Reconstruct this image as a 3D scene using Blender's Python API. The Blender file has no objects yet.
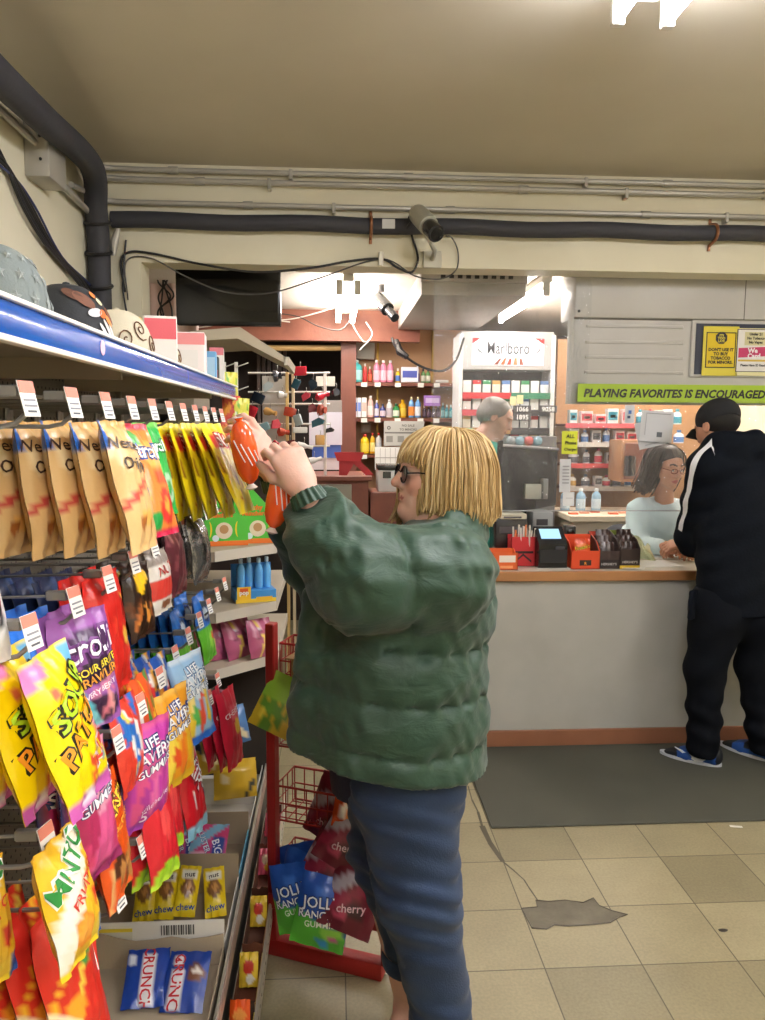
import bpy, bmesh, math, random
import numpy as np
from mathutils import Vector as V, Matrix
R = random.Random(7)
scene = bpy.context.scene
COL = scene.collection
PI = math.pi

# ------------------------------------------------------------------ camera geometry
F, CX, CY, EYE = 766.0, 382.5, 510.0, 1.65
_f = V((334 - CX, 425 - CY, F)).normalized()
_x = V((12480 - CX, 500 - CY, F))
_x = (_x - _f * _x.dot(_f)).normalized()
_u = _f.cross(_x)
if _u.y > 0: _u = -_u
def ray(px, py):
    c = V((px - CX, py - CY, F)); return V((c.dot(_x), c.dot(_f), c.dot(_u)))
def aY(px, py, y):
    r = ray(px, py); t = y / r.y; return V((r.x * t, y, EYE + r.z * t))
def aX(px, py, x):
    r = ray(px, py); t = x / r.x; return V((x, r.y * t, EYE + r.z * t))
def aZ(px, py, z=0.0):
    r = ray(px, py); t = (z - EYE) / r.z; return V((r.x * t, r.y * t, z))
cam = bpy.data.cameras.new('camera'); camo = bpy.data.objects.new('camera', cam); COL.objects.link(camo)
cam.sensor_fit = 'VERTICAL'; cam.sensor_height = 36; cam.lens = F / 1020 * 36; cam.clip_start = .02; cam.clip_end = 60
rt = V((_x.x, _f.x, _u.x)); dn = V((_x.y, _f.y, _u.y)); fw = V((_x.z, _f.z, _u.z))
m = Matrix((rt, -dn, -fw)).transposed().to_4x4(); m.translation = V((0, 0, EYE)); camo.matrix_world = m
scene.camera = camo

# ------------------------------------------------------------------ materials
def lin(c):
    """'#rrggbb' or (r,g,b) 0-255 -> linear rgba"""
    if isinstance(c, str):
        c = c.lstrip('#'); c = tuple(int(c[i:i + 2], 16) for i in (0, 2, 4))
    o = []
    for k in c[:3]:
        k = k / 255.0; o.append(k / 12.92 if k <= .04045 else ((k + .055) / 1.055) ** 2.4)
    return (o[0], o[1], o[2], 1.0)
MATS = {}
def mat(name, col=None, rough=.5, metal=0., bump=0., bscale=40., bstretch=(1, 1, 1), vary=0., vscale=6., emit=0., sheen=0., spec=.5, coat=0., alpha=1., trans=0., subs=0., distort=0., bdetail=3.):
    """procedural principled material; col None = read the printed colour attribute"""
    if name in MATS: return MATS[name]
    m = bpy.data.materials.new(name); m.use_nodes = True; nt = m.node_tree; N = nt.nodes; L = nt.links
    b = N['Principled BSDF']
    b.inputs['Roughness'].default_value = rough; b.inputs['Metallic'].default_value = metal
    b.inputs['Specular IOR Level'].default_value = spec
    if coat: b.inputs['Coat Weight'].default_value = coat; b.inputs['Coat Roughness'].default_value = .12
    if sheen: b.inputs['Sheen Weight'].default_value = sheen
    if trans: b.inputs['Transmission Weight'].default_value = trans
    if subs:
        b.inputs['Subsurface Weight'].default_value = subs; b.inputs['Subsurface Radius'].default_value = (.012, .005, .003); b.inputs['Subsurface Scale'].default_value = .6
    tc = N.new('ShaderNodeTexCoord')
    src = None
    if col is None:
        a = N.new('ShaderNodeAttribute'); a.attribute_name = 'Col'; src = a.outputs['Color']
    else:
        rgb = N.new('ShaderNodeRGB'); rgb.outputs[0].default_value = lin(col); src = rgb.outputs[0]
    if vary:
        n = N.new('ShaderNodeTexNoise'); n.inputs['Scale'].default_value = vscale; n.inputs['Detail'].default_value = 5
        L.new(tc.outputs['Object'], n.inputs['Vector'])
        mr = N.new('ShaderNodeMapRange'); mr.inputs[1].default_value = .25; mr.inputs[2].default_value = .75
        mr.inputs[3].default_value = 1 - vary; mr.inputs[4].default_value = 1 + vary
        L.new(n.outputs['Fac'], mr.inputs[0])
        mx = N.new('ShaderNodeVectorMath'); mx.operation = 'SCALE'
        L.new(src, mx.inputs[0]); L.new(mr.outputs[0], mx.inputs['Scale']); src = mx.outputs[0]
    L.new(src, b.inputs['Base Color'])
    if emit:
        L.new(src, b.inputs['Emission Color']); b.inputs['Emission Strength'].default_value = emit
    if bump:
        mp = N.new('ShaderNodeMapping'); mp.inputs['Scale'].default_value = bstretch
        L.new(tc.outputs['Object'], mp.inputs['Vector'])
        n = N.new('ShaderNodeTexNoise'); n.inputs['Scale'].default_value = bscale; n.inputs['Detail'].default_value = bdetail; n.inputs['Distortion'].default_value = distort
        L.new(mp.outputs[0], n.inputs['Vector'])
        bp = N.new('ShaderNodeBump'); bp.inputs['Strength'].default_value = bump; bp.inputs['Distance'].default_value = .01
        L.new(n.outputs['Fac'], bp.inputs['Height']); L.new(bp.outputs[0], b.inputs['Normal'])
    MATS[name] = m; return m
PLASTIC = mat('printed plastic film', None, .28, bump=.12, bscale=55, spec=.5)
PAPER = mat('printed card', None, .55, bump=.04, bscale=200)
PAINT = mat('painted surface', None, .45, bump=.03, bscale=90)
GLOSS = mat('glossy plastic', None, .22)
METAL = mat('coloured metal', None, .35, metal=.9)
CARD = mat('grey brown cardboard', None, .8, bump=.08, bscale=120, vary=.06)
INK = mat('printing ink', None, .45)
def emission(name, col, s):
    m = bpy.data.materials.new(name); m.use_nodes = True; N = m.node_tree.nodes; N.clear()
    e = N.new('ShaderNodeEmission'); e.inputs[0].default_value = lin(col); e.inputs[1].default_value = s
    o = N.new('ShaderNodeOutputMaterial'); m.node_tree.links.new(e.outputs[0], o.inputs[0]); return m

# ------------------------------------------------------------------ objects
def tag(o, label=None, cat=None, group=None, kind=None):
    if label: o['label'] = label
    if cat: o['category'] = cat
    if group: o['group'] = group
    if kind: o['kind'] = kind
    return o
def thing(name, label, cat, loc=(0, 0, 0), group=None, rz=0.):
    o = bpy.data.objects.new(name, None); COL.objects.link(o); o.location = loc; o.rotation_euler = (0, 0, rz)
    o.empty_display_size = .05
    return tag(o, label, cat, group)
def copy_tree(o, parent=None):
    c = o.copy(); COL.objects.link(c)
    if parent is not None: c.parent = parent
    for ch in list(o.children): copy_tree(ch, c)
    return c
def put(o, loc, rot=None, label=None, group=None):
    o.location = loc
    if rot is not None: o.rotation_euler = rot
    if label: o['label'] = label
    if group: o['group'] = group
    return o
def origin(parent):
    p = V((0, 0, 0))
    while parent is not None: p = p + parent.location; parent = parent.parent
    return p

_txt = {}
def glyphs(s, bold=0., shear=0.):
    """flat mesh of a line of writing, 1 unit high, centred on x, baseline at 0"""
    k = (s, bold, shear)
    if k in _txt: return _txt[k]
    c = bpy.data.curves.new('writing', 'FONT'); c.body = s; c.align_x = 'CENTER'; c.resolution_u = 2
    c.offset = bold; c.shear = shear; c.size = 1.0; c.fill_mode = 'FRONT'
    o = bpy.data.objects.new('writing', c); COL.objects.link(o)
    dg = bpy.context.evaluated_depsgraph_get(); dg.update()
    me = bpy.data.meshes.new_from_object(o.evaluated_get(dg))
    r = ([v.co.copy() for v in me.vertices], [tuple(p.vertices) for p in me.polygons])
    bpy.data.objects.remove(o); bpy.data.meshes.remove(me); bpy.data.curves.remove(c)
    _txt[k] = r; return r

class MB:
    def __init__(s): s.v = []; s.f = []; s.c = []; s.vc = None
    def add(s, vs, fs, col):
        b = len(s.v); s.v.extend(V(p) for p in vs); c = lin(col) if col is not None else (.8, .8, .8, 1)
        for f in fs: s.f.append(tuple(b + i for i in f)); s.c.append(c)
        return s
    def box(s, x0, x1, y0, y1, z0, z1, col='#888888', bev=0., M=None):
        if x0 > x1: x0, x1 = x1, x0
        if y0 > y1: y0, y1 = y1, y0
        if z0 > z1: z0, z1 = z1, z0
        b = min(bev, .45 * min(x1 - x0, y1 - y0, z1 - z0))
        if b <= 0:
            vs = [V((x, y, z)) for z in (z0, z1) for y in (y0, y1) for x in (x0, x1)]
            fs = [(0, 2, 3, 1), (4, 5, 7, 6), (0, 1, 5, 4), (2, 6, 7, 3), (0, 4, 6, 2), (1, 3, 7, 5)]
        else:
            bm = bmesh.new(); bmesh.ops.create_cube(bm, size=1)
            for v in bm.verts: v.co = V(((x0 + x1) / 2 + v.co.x * (x1 - x0), (y0 + y1) / 2 + v.co.y * (y1 - y0), (z0 + z1) / 2 + v.co.z * (z1 - z0)))
            bmesh.ops.bevel(bm, geom=bm.edges[:], offset=b, segments=2 if b > .004 else 1, profile=.5, affect='EDGES')
            bm.verts.index_update(); vs = [v.co.copy() for v in bm.verts]; fs = [tuple(v.index for v in f.verts) for f in bm.faces]; bm.free()
        if M is not None: vs = [M @ v for v in vs]
        return s.add(vs, fs, col)
    def tube(s, pts, r, col='#888888', n=8, closed=False):
        pts = [V(p) for p in pts]; k = len(pts); rs = r if isinstance(r, (list, tuple)) else [r] * k
        vs = []; fs = []; nrm = None
        for i, p in enumerate(pts):
            if closed: t = pts[(i + 1) % k] - pts[i - 1]
            else: t = pts[min(i + 1, k - 1)] - pts[max(i - 1, 0)]
            t = t.normalized() if t.length > 1e-9 else V((0, 0, 1))
            if nrm is None:
                nrm = t.orthogonal().normalized()
            else:
                nrm = nrm - t * nrm.dot(t)
                nrm = nrm.normalized() if nrm.length > 1e-6 else t.orthogonal().normalized()
            bn = t.cross(nrm)
            for j in range(n):
                a = 2 * PI * j / n; vs.append(p + (nrm * math.cos(a) + bn * math.sin(a)) * rs[i])
        for i in range(k if closed else k - 1):
            i2 = (i + 1) % k
            for j in range(n):
                j2 = (j + 1) % n; fs.append((i * n + j, i * n + j2, i2 * n + j2, i2 * n + j))
        if not closed:
            fs.append(tuple(range(n - 1, -1, -1))); fs.append(tuple((k - 1) * n + j for j in range(n)))
        return s.add(vs, fs, col)
    def lathe(s, prof, col='#888888', n=16, c=(0, 0, 0), M=None, cols=None):
        vs = []; fs = []; c = V(c)
        for r, z in prof:
            for j in range(n):
                a = 2 * PI * j / n; p = V((r * math.cos(a), r * math.sin(a), z)); vs.append((M @ p if M is not None else p) + c)
        k = len(prof); b = len(s.v); s.v.extend(vs)
        for i in range(k - 1):
            cc = lin(cols[i] if cols else col)
            for j in range(n):
                j2 = (j + 1) % n; s.f.append((b + i * n + j, b + i * n + j2, b + (i + 1) * n + j2, b + (i + 1) * n + j)); s.c.append(cc)
        cc = lin(cols[0] if cols else col); s.f.append(tuple(b + j for j in range(n - 1, -1, -1))); s.c.append(cc)
        cc = lin(cols[-1] if cols else col); s.f.append(tuple(b + (k - 1) * n + j for j in range(n))); s.c.append(cc)
        return s
    def prism(s, poly, fn, d, col='#888888'):
        """poly: 2D points, fn(x,y,h)->point, extruded from h=0 to d"""
        k = len(poly); vs = [fn(x, y, 0) for x, y in poly] + [fn(x, y, d) for x, y in poly]
        fs = [tuple(range(k - 1, -1, -1)), tuple(range(k, 2 * k))] + [(i, (i + 1) % k, k + (i + 1) % k, k + i) for i in range(k)]
        return s.add(vs, fs, col)
    def sheet(s, fn, nu, nv, col='#888888', cf=None):
        vs = [fn(i / nu, j / nv) for j in range(nv + 1) for i in range(nu + 1)]; b = len(s.v); s.v.extend(V(p) for p in vs)
        for j in range(nv):
            for i in range(nu):
                q = j * (nu + 1) + i; s.f.append((b + q, b + q + 1, b + q + nu + 2, b + q + nu + 1))
                s.c.append(lin(cf((i + .5) / nu, (j + .5) / nv) if cf else col))
        return s
    def text(s, t, fn, size, col, bold=0., shear=0., wide=1.):
        vs, fs = glyphs(t, bold, shear)
        return s.add([fn(v.x * size * wide, v.y * size) for v in vs], fs, col)
    def build(s, name, m, parent=None, off=None, smooth=35, props=None, recalc=True):
        """links one mesh object; points are in world space when off is None and are moved to the parent's frame"""
        o = V(off) if off is not None else origin(parent)
        me = bpy.data.meshes.new(name); me.from_pydata([v - o for v in s.v], [], s.f)
        at = me.color_attributes.new('Col', 'FLOAT_COLOR', 'CORNER'); arr = []
        if s.vc is not None:
            for f in s.f:
                for i in f: arr.extend(s.vc[i])
        else:
            for f, c in zip(s.f, s.c): arr.extend(c * len(f))
        at.data.foreach_set('color', arr)
        me.materials.append(m)
        if recalc:
            bm = bmesh.new(); bm.from_mesh(me); bmesh.ops.recalc_face_normals(bm, faces=bm.faces); bm.to_mesh(me); bm.free()
        if smooth:
            me.polygons.foreach_set('use_smooth', [True] * len(me.polygons)); me.set_sharp_from_angle(angle=math.radians(smooth))
        ob = bpy.data.objects.new(name, me); COL.objects.link(ob)
        if parent is not None: ob.parent = parent
        return ob
def single(mb, name, m, label, cat, loc, group=None, smooth=35):
    """a thing that is one mesh; the points of mb are in world space"""
    o = mb.build(name, m, None, off=loc, smooth=smooth); o.location = loc; return tag(o, label, cat, group)
def struct(mb, name, m, parent=None, smooth=0):
    o = mb.build(name, m, parent, off=(0, 0, 0) if parent is None else None, smooth=smooth)
    if parent is None: o['kind'] = 'structure'
    return o
def spline(pts, n=8):
    """catmull-rom through the points"""
    P = [V(p) for p in pts]; P = [P[0] * 2 - P[1]] + P + [P[-1] * 2 - P[-2]]; o = []
    for i in range(1, len(P) - 2):
        a, b, c, d = P[i - 1:i + 3]
        for k in range(n):
            t = k / n; o.append(.5 * ((2 * b) + (c - a) * t + (2 * a - 5 * b + 4 * c - d) * t * t + (3 * b - a - 3 * c + d) * t ** 3))
    o.append(P[-2]); return o
def rotm(rx=0, ry=0, rz=0, loc=(0, 0, 0)):
    return Matrix.Translation(V(loc)) @ Matrix.Rotation(rz, 4, 'Z') @ Matrix.Rotation(ry, 4, 'Y') @ Matrix.Rotation(rx, 4, 'X')
# ================================================================== SETTING
YC, ZC, XL = 3.77, 2.85, -1.12          # counter / beam plane, ceiling height, left wall
def noise_mix_mat(name, c1, c2, scale, rough=.7, bump=.1, bscale=60):
    m = bpy.data.materials.new(name); m.use_nodes = True; N = m.node_tree.nodes; L = m.node_tree.links; b = N['Principled BSDF']
    tc = N.new('ShaderNodeTexCoord'); n = N.new('ShaderNodeTexNoise'); n.inputs['Scale'].default_value = scale; n.inputs['Detail'].default_value = 6
    L.new(tc.outputs['Object'], n.inputs['Vector'])
    r = N.new('ShaderNodeValToRGB'); r.color_ramp.elements[0].color = lin(c1); r.color_ramp.elements[1].color = lin(c2)
    r.color_ramp.elements[0].position = .35; r.color_ramp.elements[1].position = .68
    L.new(n.outputs['Fac'], r.inputs[0]); L.new(r.outputs[0], b.inputs['Base Color']); b.inputs['Roughness'].default_value = rough
    n2 = N.new('ShaderNodeTexNoise'); n2.inputs['Scale'].default_value = bscale; L.new(tc.outputs['Object'], n2.inputs['Vector'])
    bp = N.new('ShaderNodeBump'); bp.inputs['Strength'].default_value = bump; bp.inputs['Distance'].default_value = .01
    L.new(n2.outputs['Fac'], bp.inputs['Height']); L.new(bp.outputs[0], b.inputs['Normal']); return m
CEIL = noise_mix_mat('aged tan ceiling paint', '#cbc1ab', '#d5cbb6', 1.2, .7, .03, 30)
WALLP = noise_mix_mat('pale yellow wall paint', '#dcd4b8', '#e4ddc4', 2.0, .55, .04, 25)
COUNTERP = noise_mix_mat('scuffed off white panel paint', '#a9a8a1', '#b5b4ad', 3.0, .5, .05, 15)
WOODB = noise_mix_mat('reddish brown wood', '#6b3a2c', '#7d4636', 6.0, .45, .05, 40)
BACKP = noise_mix_mat('tan back panel', '#a87f5c', '#b98e68', 2.0, .6, .03, 40)

def floor_mat():
    m = bpy.data.materials.new('worn vinyl tile'); m.use_nodes = True; N = m.node_tree.nodes; L = m.node_tree.links; b = N['Principled BSDF']
    tc = N.new('ShaderNodeTexCoord'); mp = N.new('ShaderNodeMapping'); mp.inputs['Location'].default_value = (-.643 / .305, -2.43 / .29, 0)
    mp.inputs['Scale'].default_value = (1 / .305, 1 / .29, 1); L.new(tc.outputs['Object'], mp.inputs[0])
    fl = N.new('ShaderNodeVectorMath'); fl.operation = 'FLOOR'; L.new(mp.outputs[0], fl.inputs[0])
    wn = N.new('ShaderNodeTexWhiteNoise'); wn.noise_dimensions = '2D'; L.new(fl.outputs[0], wn.inputs['Vector'])
    fr = N.new('ShaderNodeVectorMath'); fr.operation = 'FRACTION'; L.new(mp.outputs[0], fr.inputs[0])
    sx = N.new('ShaderNodeSeparateXYZ'); L.new(fr.outputs[0], sx.inputs[0])
    def edge(o):
        a = N.new('ShaderNodeMath'); a.operation = 'SUBTRACT'; L.new(o, a.inputs[0]); a.inputs[1].default_value = .5
        c = N.new('ShaderNodeMath'); c.operation = 'ABSOLUTE'; L.new(a.outputs[0], c.inputs[0]); return c
    mx = N.new('ShaderNodeMath'); mx.operation = 'MAXIMUM'; L.new(edge(sx.outputs[0]).outputs[0], mx.inputs[0]); L.new(edge(sx.outputs[1]).outputs[0], mx.inputs[1])
    gt = N.new('ShaderNodeMapRange'); gt.inputs[1].default_value = .4915; gt.inputs[2].default_value = .496; L.new(mx.outputs[0], gt.inputs[0])
    r = N.new('ShaderNodeValToRGB'); e = r.color_ramp.elements
    e[0].color = lin('#80775c'); e[1].color = lin('#9f9475'); x = e.new(.35); x.color = lin('#958a6c'); L.new(wn.outputs['Value'], r.inputs[0])
    n = N.new('ShaderNodeTexNoise'); n.inputs['Scale'].default_value = 4; n.inputs['Detail'].default_value = 8; L.new(tc.outputs['Object'], n.inputs[0])
    n3 = N.new('ShaderNodeTexNoise'); n3.inputs['Scale'].default_value = 110; n3.inputs['Detail'].default_value = 3; L.new(tc.outputs['Object'], n3.inputs[0])
    mr = N.new('ShaderNodeMapRange'); mr.inputs[1].default_value = .3; mr.inputs[2].default_value = .7; mr.inputs[3].default_value = .86; mr.inputs[4].default_value = 1.06; L.new(n.outputs['Fac'], mr.inputs[0])
    mr3 = N.new('ShaderNodeMapRange'); mr3.inputs[1].default_value = .35; mr3.inputs[2].default_value = .65; mr3.inputs[3].default_value = .9; mr3.inputs[4].default_value = 1.06; L.new(n3.outputs['Fac'], mr3.inputs[0])
    mm = N.new('ShaderNodeMath'); mm.operation = 'MULTIPLY'; L.new(mr.outputs[0], mm.inputs[0]); L.new(mr3.outputs[0], mm.inputs[1])
    sc = N.new('ShaderNodeVectorMath'); sc.operation = 'SCALE'; L.new(r.outputs[0], sc.inputs[0]); L.new(mm.outputs[0], sc.inputs['Scale'])
    mix = N.new('ShaderNodeMix'); mix.data_type = 'RGBA'; L.new(gt.outputs[0], mix.inputs['Factor']); L.new(sc.outputs[0], mix.inputs['A']); mix.inputs['B'].default_value = lin('#4f4735')
    L.new(mix.outputs['Result'], b.inputs['Base Color']); b.inputs['Roughness'].default_value = .42
    bp = N.new('ShaderNodeBump'); bp.inputs['Strength'].default_value = .15; bp.inputs['Distance'].default_value = .004; L.new(n.outputs['Fac'], bp.inputs['Height']); L.new(bp.outputs[0], b.inputs['Normal'])
    return m
fl = struct(MB().box(-2.2, 3.2, -2.5, 8.2, -.06, 0), 'floor', floor_mat())
# broken tile: recessed bare concrete and the long crack that runs from the mat
pt = [(-.005, .11), (.05, .115), (.055, .15), (.10, .14), (.16, .145), (.22, .13), (.262, .15), (.27, .11), (.30, .075), (.345, .055), (.31, .045), (.27, .018), (.2, .012), (.13, .006), (.085, .015), (.05, -.004), (.004, .006)]
conc = noise_mix_mat('bare concrete', '#585245', '#6e6758', 9, .8, .5, 40)
rim = MB().prism([(.648 + x, 2.325 + y) for x, y in pt], lambda x, y, h: V((x, y, .0008 + h)), .0006)
struct(rim, 'concrete_patch', conc, fl)
e = MB(); ring = [V((.648 + x, 2.325 + y, .002)) for x, y in pt]
e.tube([p + V((R.uniform(-.003, .003), R.uniform(-.003, .003), 0)) for p in ring], [R.uniform(.0012, .003) for _ in ring], '#4d4638', 5, True)
e.build('chipped_edge', PAINT, fl)
ck = [aZ(*p) for p in [(468, 786), (472, 800), (478, 812), (482, 826), (490, 843), (503, 862), (514, 871), (524, 880), (529, 888), (540, 904)]]
e = MB()
for a, b, w in zip(ck[:-1], ck[1:], [.003, .004, .006, .012, .011, .004, .003, .003, .003]):
    t = (b - a).normalized(); nn = V((-t.y, t.x, 0)) * w
    e.add([a - nn, a + nn, b + nn * .8, b - nn * .8], [(0, 1, 2, 3)], '#4f4736')
for v in e.v: v.z = .0012
e.build('crack', PAINT, fl, recalc=False, smooth=0)
struct(MB().box(-2.2, 3.2, -2.5, YC, ZC, ZC + .08), 'ceiling', CEIL)
struct(MB().box(XL - .12, XL, -2.5, YC + .16, 0, ZC), 'wall_left', WALLP)
struct(MB().box(3.05, 3.2, -2.5, 8.2, 0, ZC), 'wall_right', WALLP)
struct(MB().box(-2.2, 3.2, -2.62, -2.5, 0, ZC), 'wall_rear', WALLP)
bm_ = MB().box(-2.2, 3.2, YC, YC + .16, 2.405, ZC)
struct(bm_, 'wall_front', WALLP)
struct(MB().box(XL, -.905, YC, YC + .16, 0, 2.405), 'wall_pier', WALLP)
# ---- room beyond the opening
BY = 7.0
struct(MB().box(-2.2, 3.2, BY, BY + .1, 0, 2.9), 'wall_back', noise_mix_mat('dim brown back wall', '#5a463a', '#6a5345', 2, .7))
struct(MB().box(-2.2, -2.1, YC + .16, BY, 0, 2.9), 'wall_backroom', noise_mix_mat('grey back wall paint', '#8d857a', '#a0988b', 2, .7))
struct(MB().box(-2.2, 3.2, YC + .16, BY, 2.47, 2.57), 'ceiling_backroom', noise_mix_mat('pale back ceiling', '#d9cfc0', '#e2d9cc', 2, .7))
# ---- counter
ct = thing('sales_counter', 'long off white sales counter with a wood edged laminate top', 'counter', (1.8, YC, 0))
struct(MB().box(.72, 3.04, YC, YC + .04, .085, .87), 'front_panel', COUNTERP, ct)
lam = noise_mix_mat('pale laminate', '#cfc8b8', '#ded8ca', 8, .3, .02)
struct(MB().box(.70, 3.04, YC - .02, YC + .62, .885, .92, bev=.004), 'countertop', lam, ct)
struct(MB().box(.695, 3.045, YC - .03, YC - .008, .872, .921, bev=.004), 'wood_edge', mat('honey oak edge', '#a9774c', .4, bump=.05, bscale=30, bstretch=(.2, 3, 3), vary=.12, vscale=8), ct)
struct(MB().box(.715, 3.04, YC - .012, YC, 0, .085, bev=.003), 'kick_board', mat('brown kick board', '#8a5b42', .5, vary=.12, vscale=5), ct)
struct(MB().box(.72, .76, YC + .04, YC + .6, 0, .885), 'end_panel', COUNTERP, ct)
struct(MB().box(1.2, 3.04, YC + .56, YC + .6, 0, .885), 'back_panel', COUNTERP, ct)
mt = MB().box(.645, 2.75, 2.957, 3.745, 0, .009, '#4b4a3a', .004)
single(mt, 'floor_mat', mat('dusty dark olive rubber', '#434339', .8, bump=.3, bscale=220, vary=.12, vscale=3), 'dark olive rubber mat on the tiles along the sales counter', 'mat', (1.7, 3.35, 0))
for px, py, r in [(729, 823, .008), (699, 843, .012)]: pass
dp = MB()
a = aZ(735, 824, .012); dp.box(-.02, .03, -.006, .006, 0, .003, '#e8e4d8', .001, rotm(0, 0, -.2, (a.x, a.y, .0)))
single(dp, 'paper_scrap', PAPER, 'small white paper scrap at the front edge of the rubber mat', 'scrap', (a.x, a.y, 0))
a = aZ(723, 931); dp = MB()
dp.lathe([(.002, 0), (.014, .001), (.017, .004), (.006, .007)], '#2a2218', 9, (a.x, a.y, 0), Matrix.Scale(.45, 4, V((0, 1, 0))))
single(dp, 'dead_leaf', PAINT, 'small dark dry leaf lying on the tiles in the foreground', 'leaf', (a.x, a.y, 0))

# ---- ceiling fluorescent fixture, its neighbour behind the camera and two added fill lamps
TUBE = emission('lit fluorescent tube', '#f6f6ff', 75)
def lamp(x, y0, y1, label, along='y', z=ZC, n=2, gap=.14, tubemat=None, group='fluorescent ceiling lights'):
    xs = [x + (i - (n - 1) / 2) * gap for i in range(n)]
    t = thing('fluorescent_light', label, 'ceiling light', (x, (y0 + y1) / 2, z), group)
    MB().box(x - gap * .3, x + gap * .3, y0, y1, z - .04, z - .0005, '#e9e6dc', .006).build('housing', PAINT, t)
    for xx in xs:
        MB().tube([(xx, y0 + .03, z - .085), (xx, y1 - .03, z - .085)], .017, '#ffffff', 12).build('tube', tubemat or TUBE, t)
        for yy in (y0 + .015, y1 - .015): MB().box(xx - .018, xx + .018, yy - .012, yy + .012, z - .11, z - .03, '#dddad0', .003).build('lamp_holder', PAINT, t)
    return t
lamp(.845, .98, 2.2, 'twin tube fluorescent light on the tan ceiling above the aisle')
lamp(2.35, .98, 2.2, 'added twin tube fill light on the ceiling right of the frame')  # fill lamp added out of view to lift the shadows
lamp(.3, -1.2, .02, 'added twin tube fill light on the ceiling over the camera')  # fill lamp added out of view to brighten the front of the shelving
lamp(1.5, -1.6, -.38, 'twin tube fluorescent light on the ceiling behind the shopper')
LB = emission('lit back room tube', '#fff8f0', 60)
lamp(.08, 4.3, 5.5, 'twin tube light on the pale back room ceiling beyond the beam', z=2.47, gap=.1, tubemat=LB)
lamp(1.16, 4.22, 5.4, 'single bright tube light above the cashier behind the beam', z=2.47, n=1, gap=.1, tubemat=LB)
lamp(2.3, 4.6, 5.8, 'twin tube light far right over the back shelves', z=2.47, gap=.1, tubemat=LB)
# ================================================================== GONDOLA SHELVING
SHELFM = mat('dusty beige shelf steel', '#b3a893', .5, bump=.03, bscale=60, vary=.08, vscale=4)
BLUE = mat('glossy blue shelf strip', '#1559b8', .18, coat=.4, vary=.06, vscale=5)
WIRE = mat('grey wire', '#8d8a84', .4, metal=.55)
CHROME = mat('scuffed aluminium strip', '#c9c6bd', .3, metal=.7)
def peg_mat():
    m = bpy.data.materials.new('perforated hardboard'); m.use_nodes = True; N = m.node_tree.nodes; L = m.node_tree.links; b = N['Principled BSDF']
    tc = N.new('ShaderNodeTexCoord'); mp = N.new('ShaderNodeMapping'); mp.inputs['Scale'].default_value = (40, 40, 40); L.new(tc.outputs['Object'], mp.inputs[0])
    fr = N.new('ShaderNodeVectorMath'); fr.operation = 'FRACTION'; L.new(mp.outputs[0], fr.inputs[0])
    su = N.new('ShaderNodeVectorMath'); su.operation = 'SUBTRACT'; L.new(fr.outputs[0], su.inputs[0]); su.inputs[1].default_value = (.5, .5, .5)
    mu = N.new('ShaderNodeVectorMath'); mu.operation = 'MULTIPLY'; L.new(su.outputs[0], mu.inputs[0]); mu.inputs[1].default_value = (0, 1, 1)
    ln = N.new('ShaderNodeVectorMath'); ln.operation = 'LENGTH'; L.new(mu.outputs[0], ln.inputs[0])
    lt = N.new('ShaderNodeMath'); lt.operation = 'LESS_THAN'; L.new(ln.outputs['Value'], lt.inputs[0]); lt.inputs[1].default_value = .14
    mix = N.new('ShaderNodeMix'); mix.data_type = 'RGBA'; L.new(lt.outputs[0], mix.inputs['Factor']); mix.inputs['A'].default_value = lin('#6f675c'); mix.inputs['B'].default_value = lin('#151310')
    L.new(mix.outputs['Result'], b.inputs['Base Color']); b.inputs['Roughness'].default_value = .7; return m
GX0, GX1 = -.80, -.72
gon = thing('gondola_shelving', 'long beige steel aisle shelving with hook rows and a blue edged top shelf', 'shelving', (-.5, 1.7, 0))
MB().box(GX0 + .02, GX1, .3, 3.45, .28, 1.80).build('back_panel', peg_mat(), gon, smooth=0)
for y in (.32, 1.53, 2.62, 3.44):
    g = MB().box(GX1 - .005, GX1 + .018, y - .016, y + .016, .05, 1.83, '#8f8778', .003); 
    for k in range(34): g.box(GX1 + .0175, GX1 + .0185, y - .003, y + .003, .2 + k * .047, .215 + k * .047, '#26221d')
    g.build('upright', PAINT, gon)
# top shelf with its underside ribs
ts = MB().box(GX1, -.385, .3, 3.05, 1.775, 1.79, bev=.002).box(-.40, -.385, .3, 3.05, 1.752, 1.79)
for y in (.9, 1.53, 2.1, 2.62): ts.box(GX1 + .01, -.41, y - .006, y + .006, 1.735, 1.776)
tso = ts.build('top_shelf', SHELFM, gon)
rail = MB()
prof = [(0, 0), (.006, .002), (.009, .010), (.010, .022), (.009, .034), (.006, .042), (0, .044)]
for y0, y1 in ((.3, 2.03), (2.034, 3.05)):
    rail.prism([(-.385 + a, 1.750 + b) for a, b in prof], lambda x, z, h: V((x, y0 + h, z)), y1 - y0)
ro = rail.build('price_strip', BLUE, tso)
w = MB().box(-.3865, -.372, .3, 3.05, 1.792, 1.798, '#f2efe6', .001).box(-.3865, -.372, .3, 3.05, 1.743, 1.751, '#ece7da', .001)
w.build('strip_edging', PAINT, tso)
st = MB(); st.lathe([(.012, 0), (.012, .0006)], '#f6c6dc', 14, (-.3745, 1.29, 1.772), rotm(0, PI / 2, 0)); st.build('round_sticker', PAPER, tso)
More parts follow.
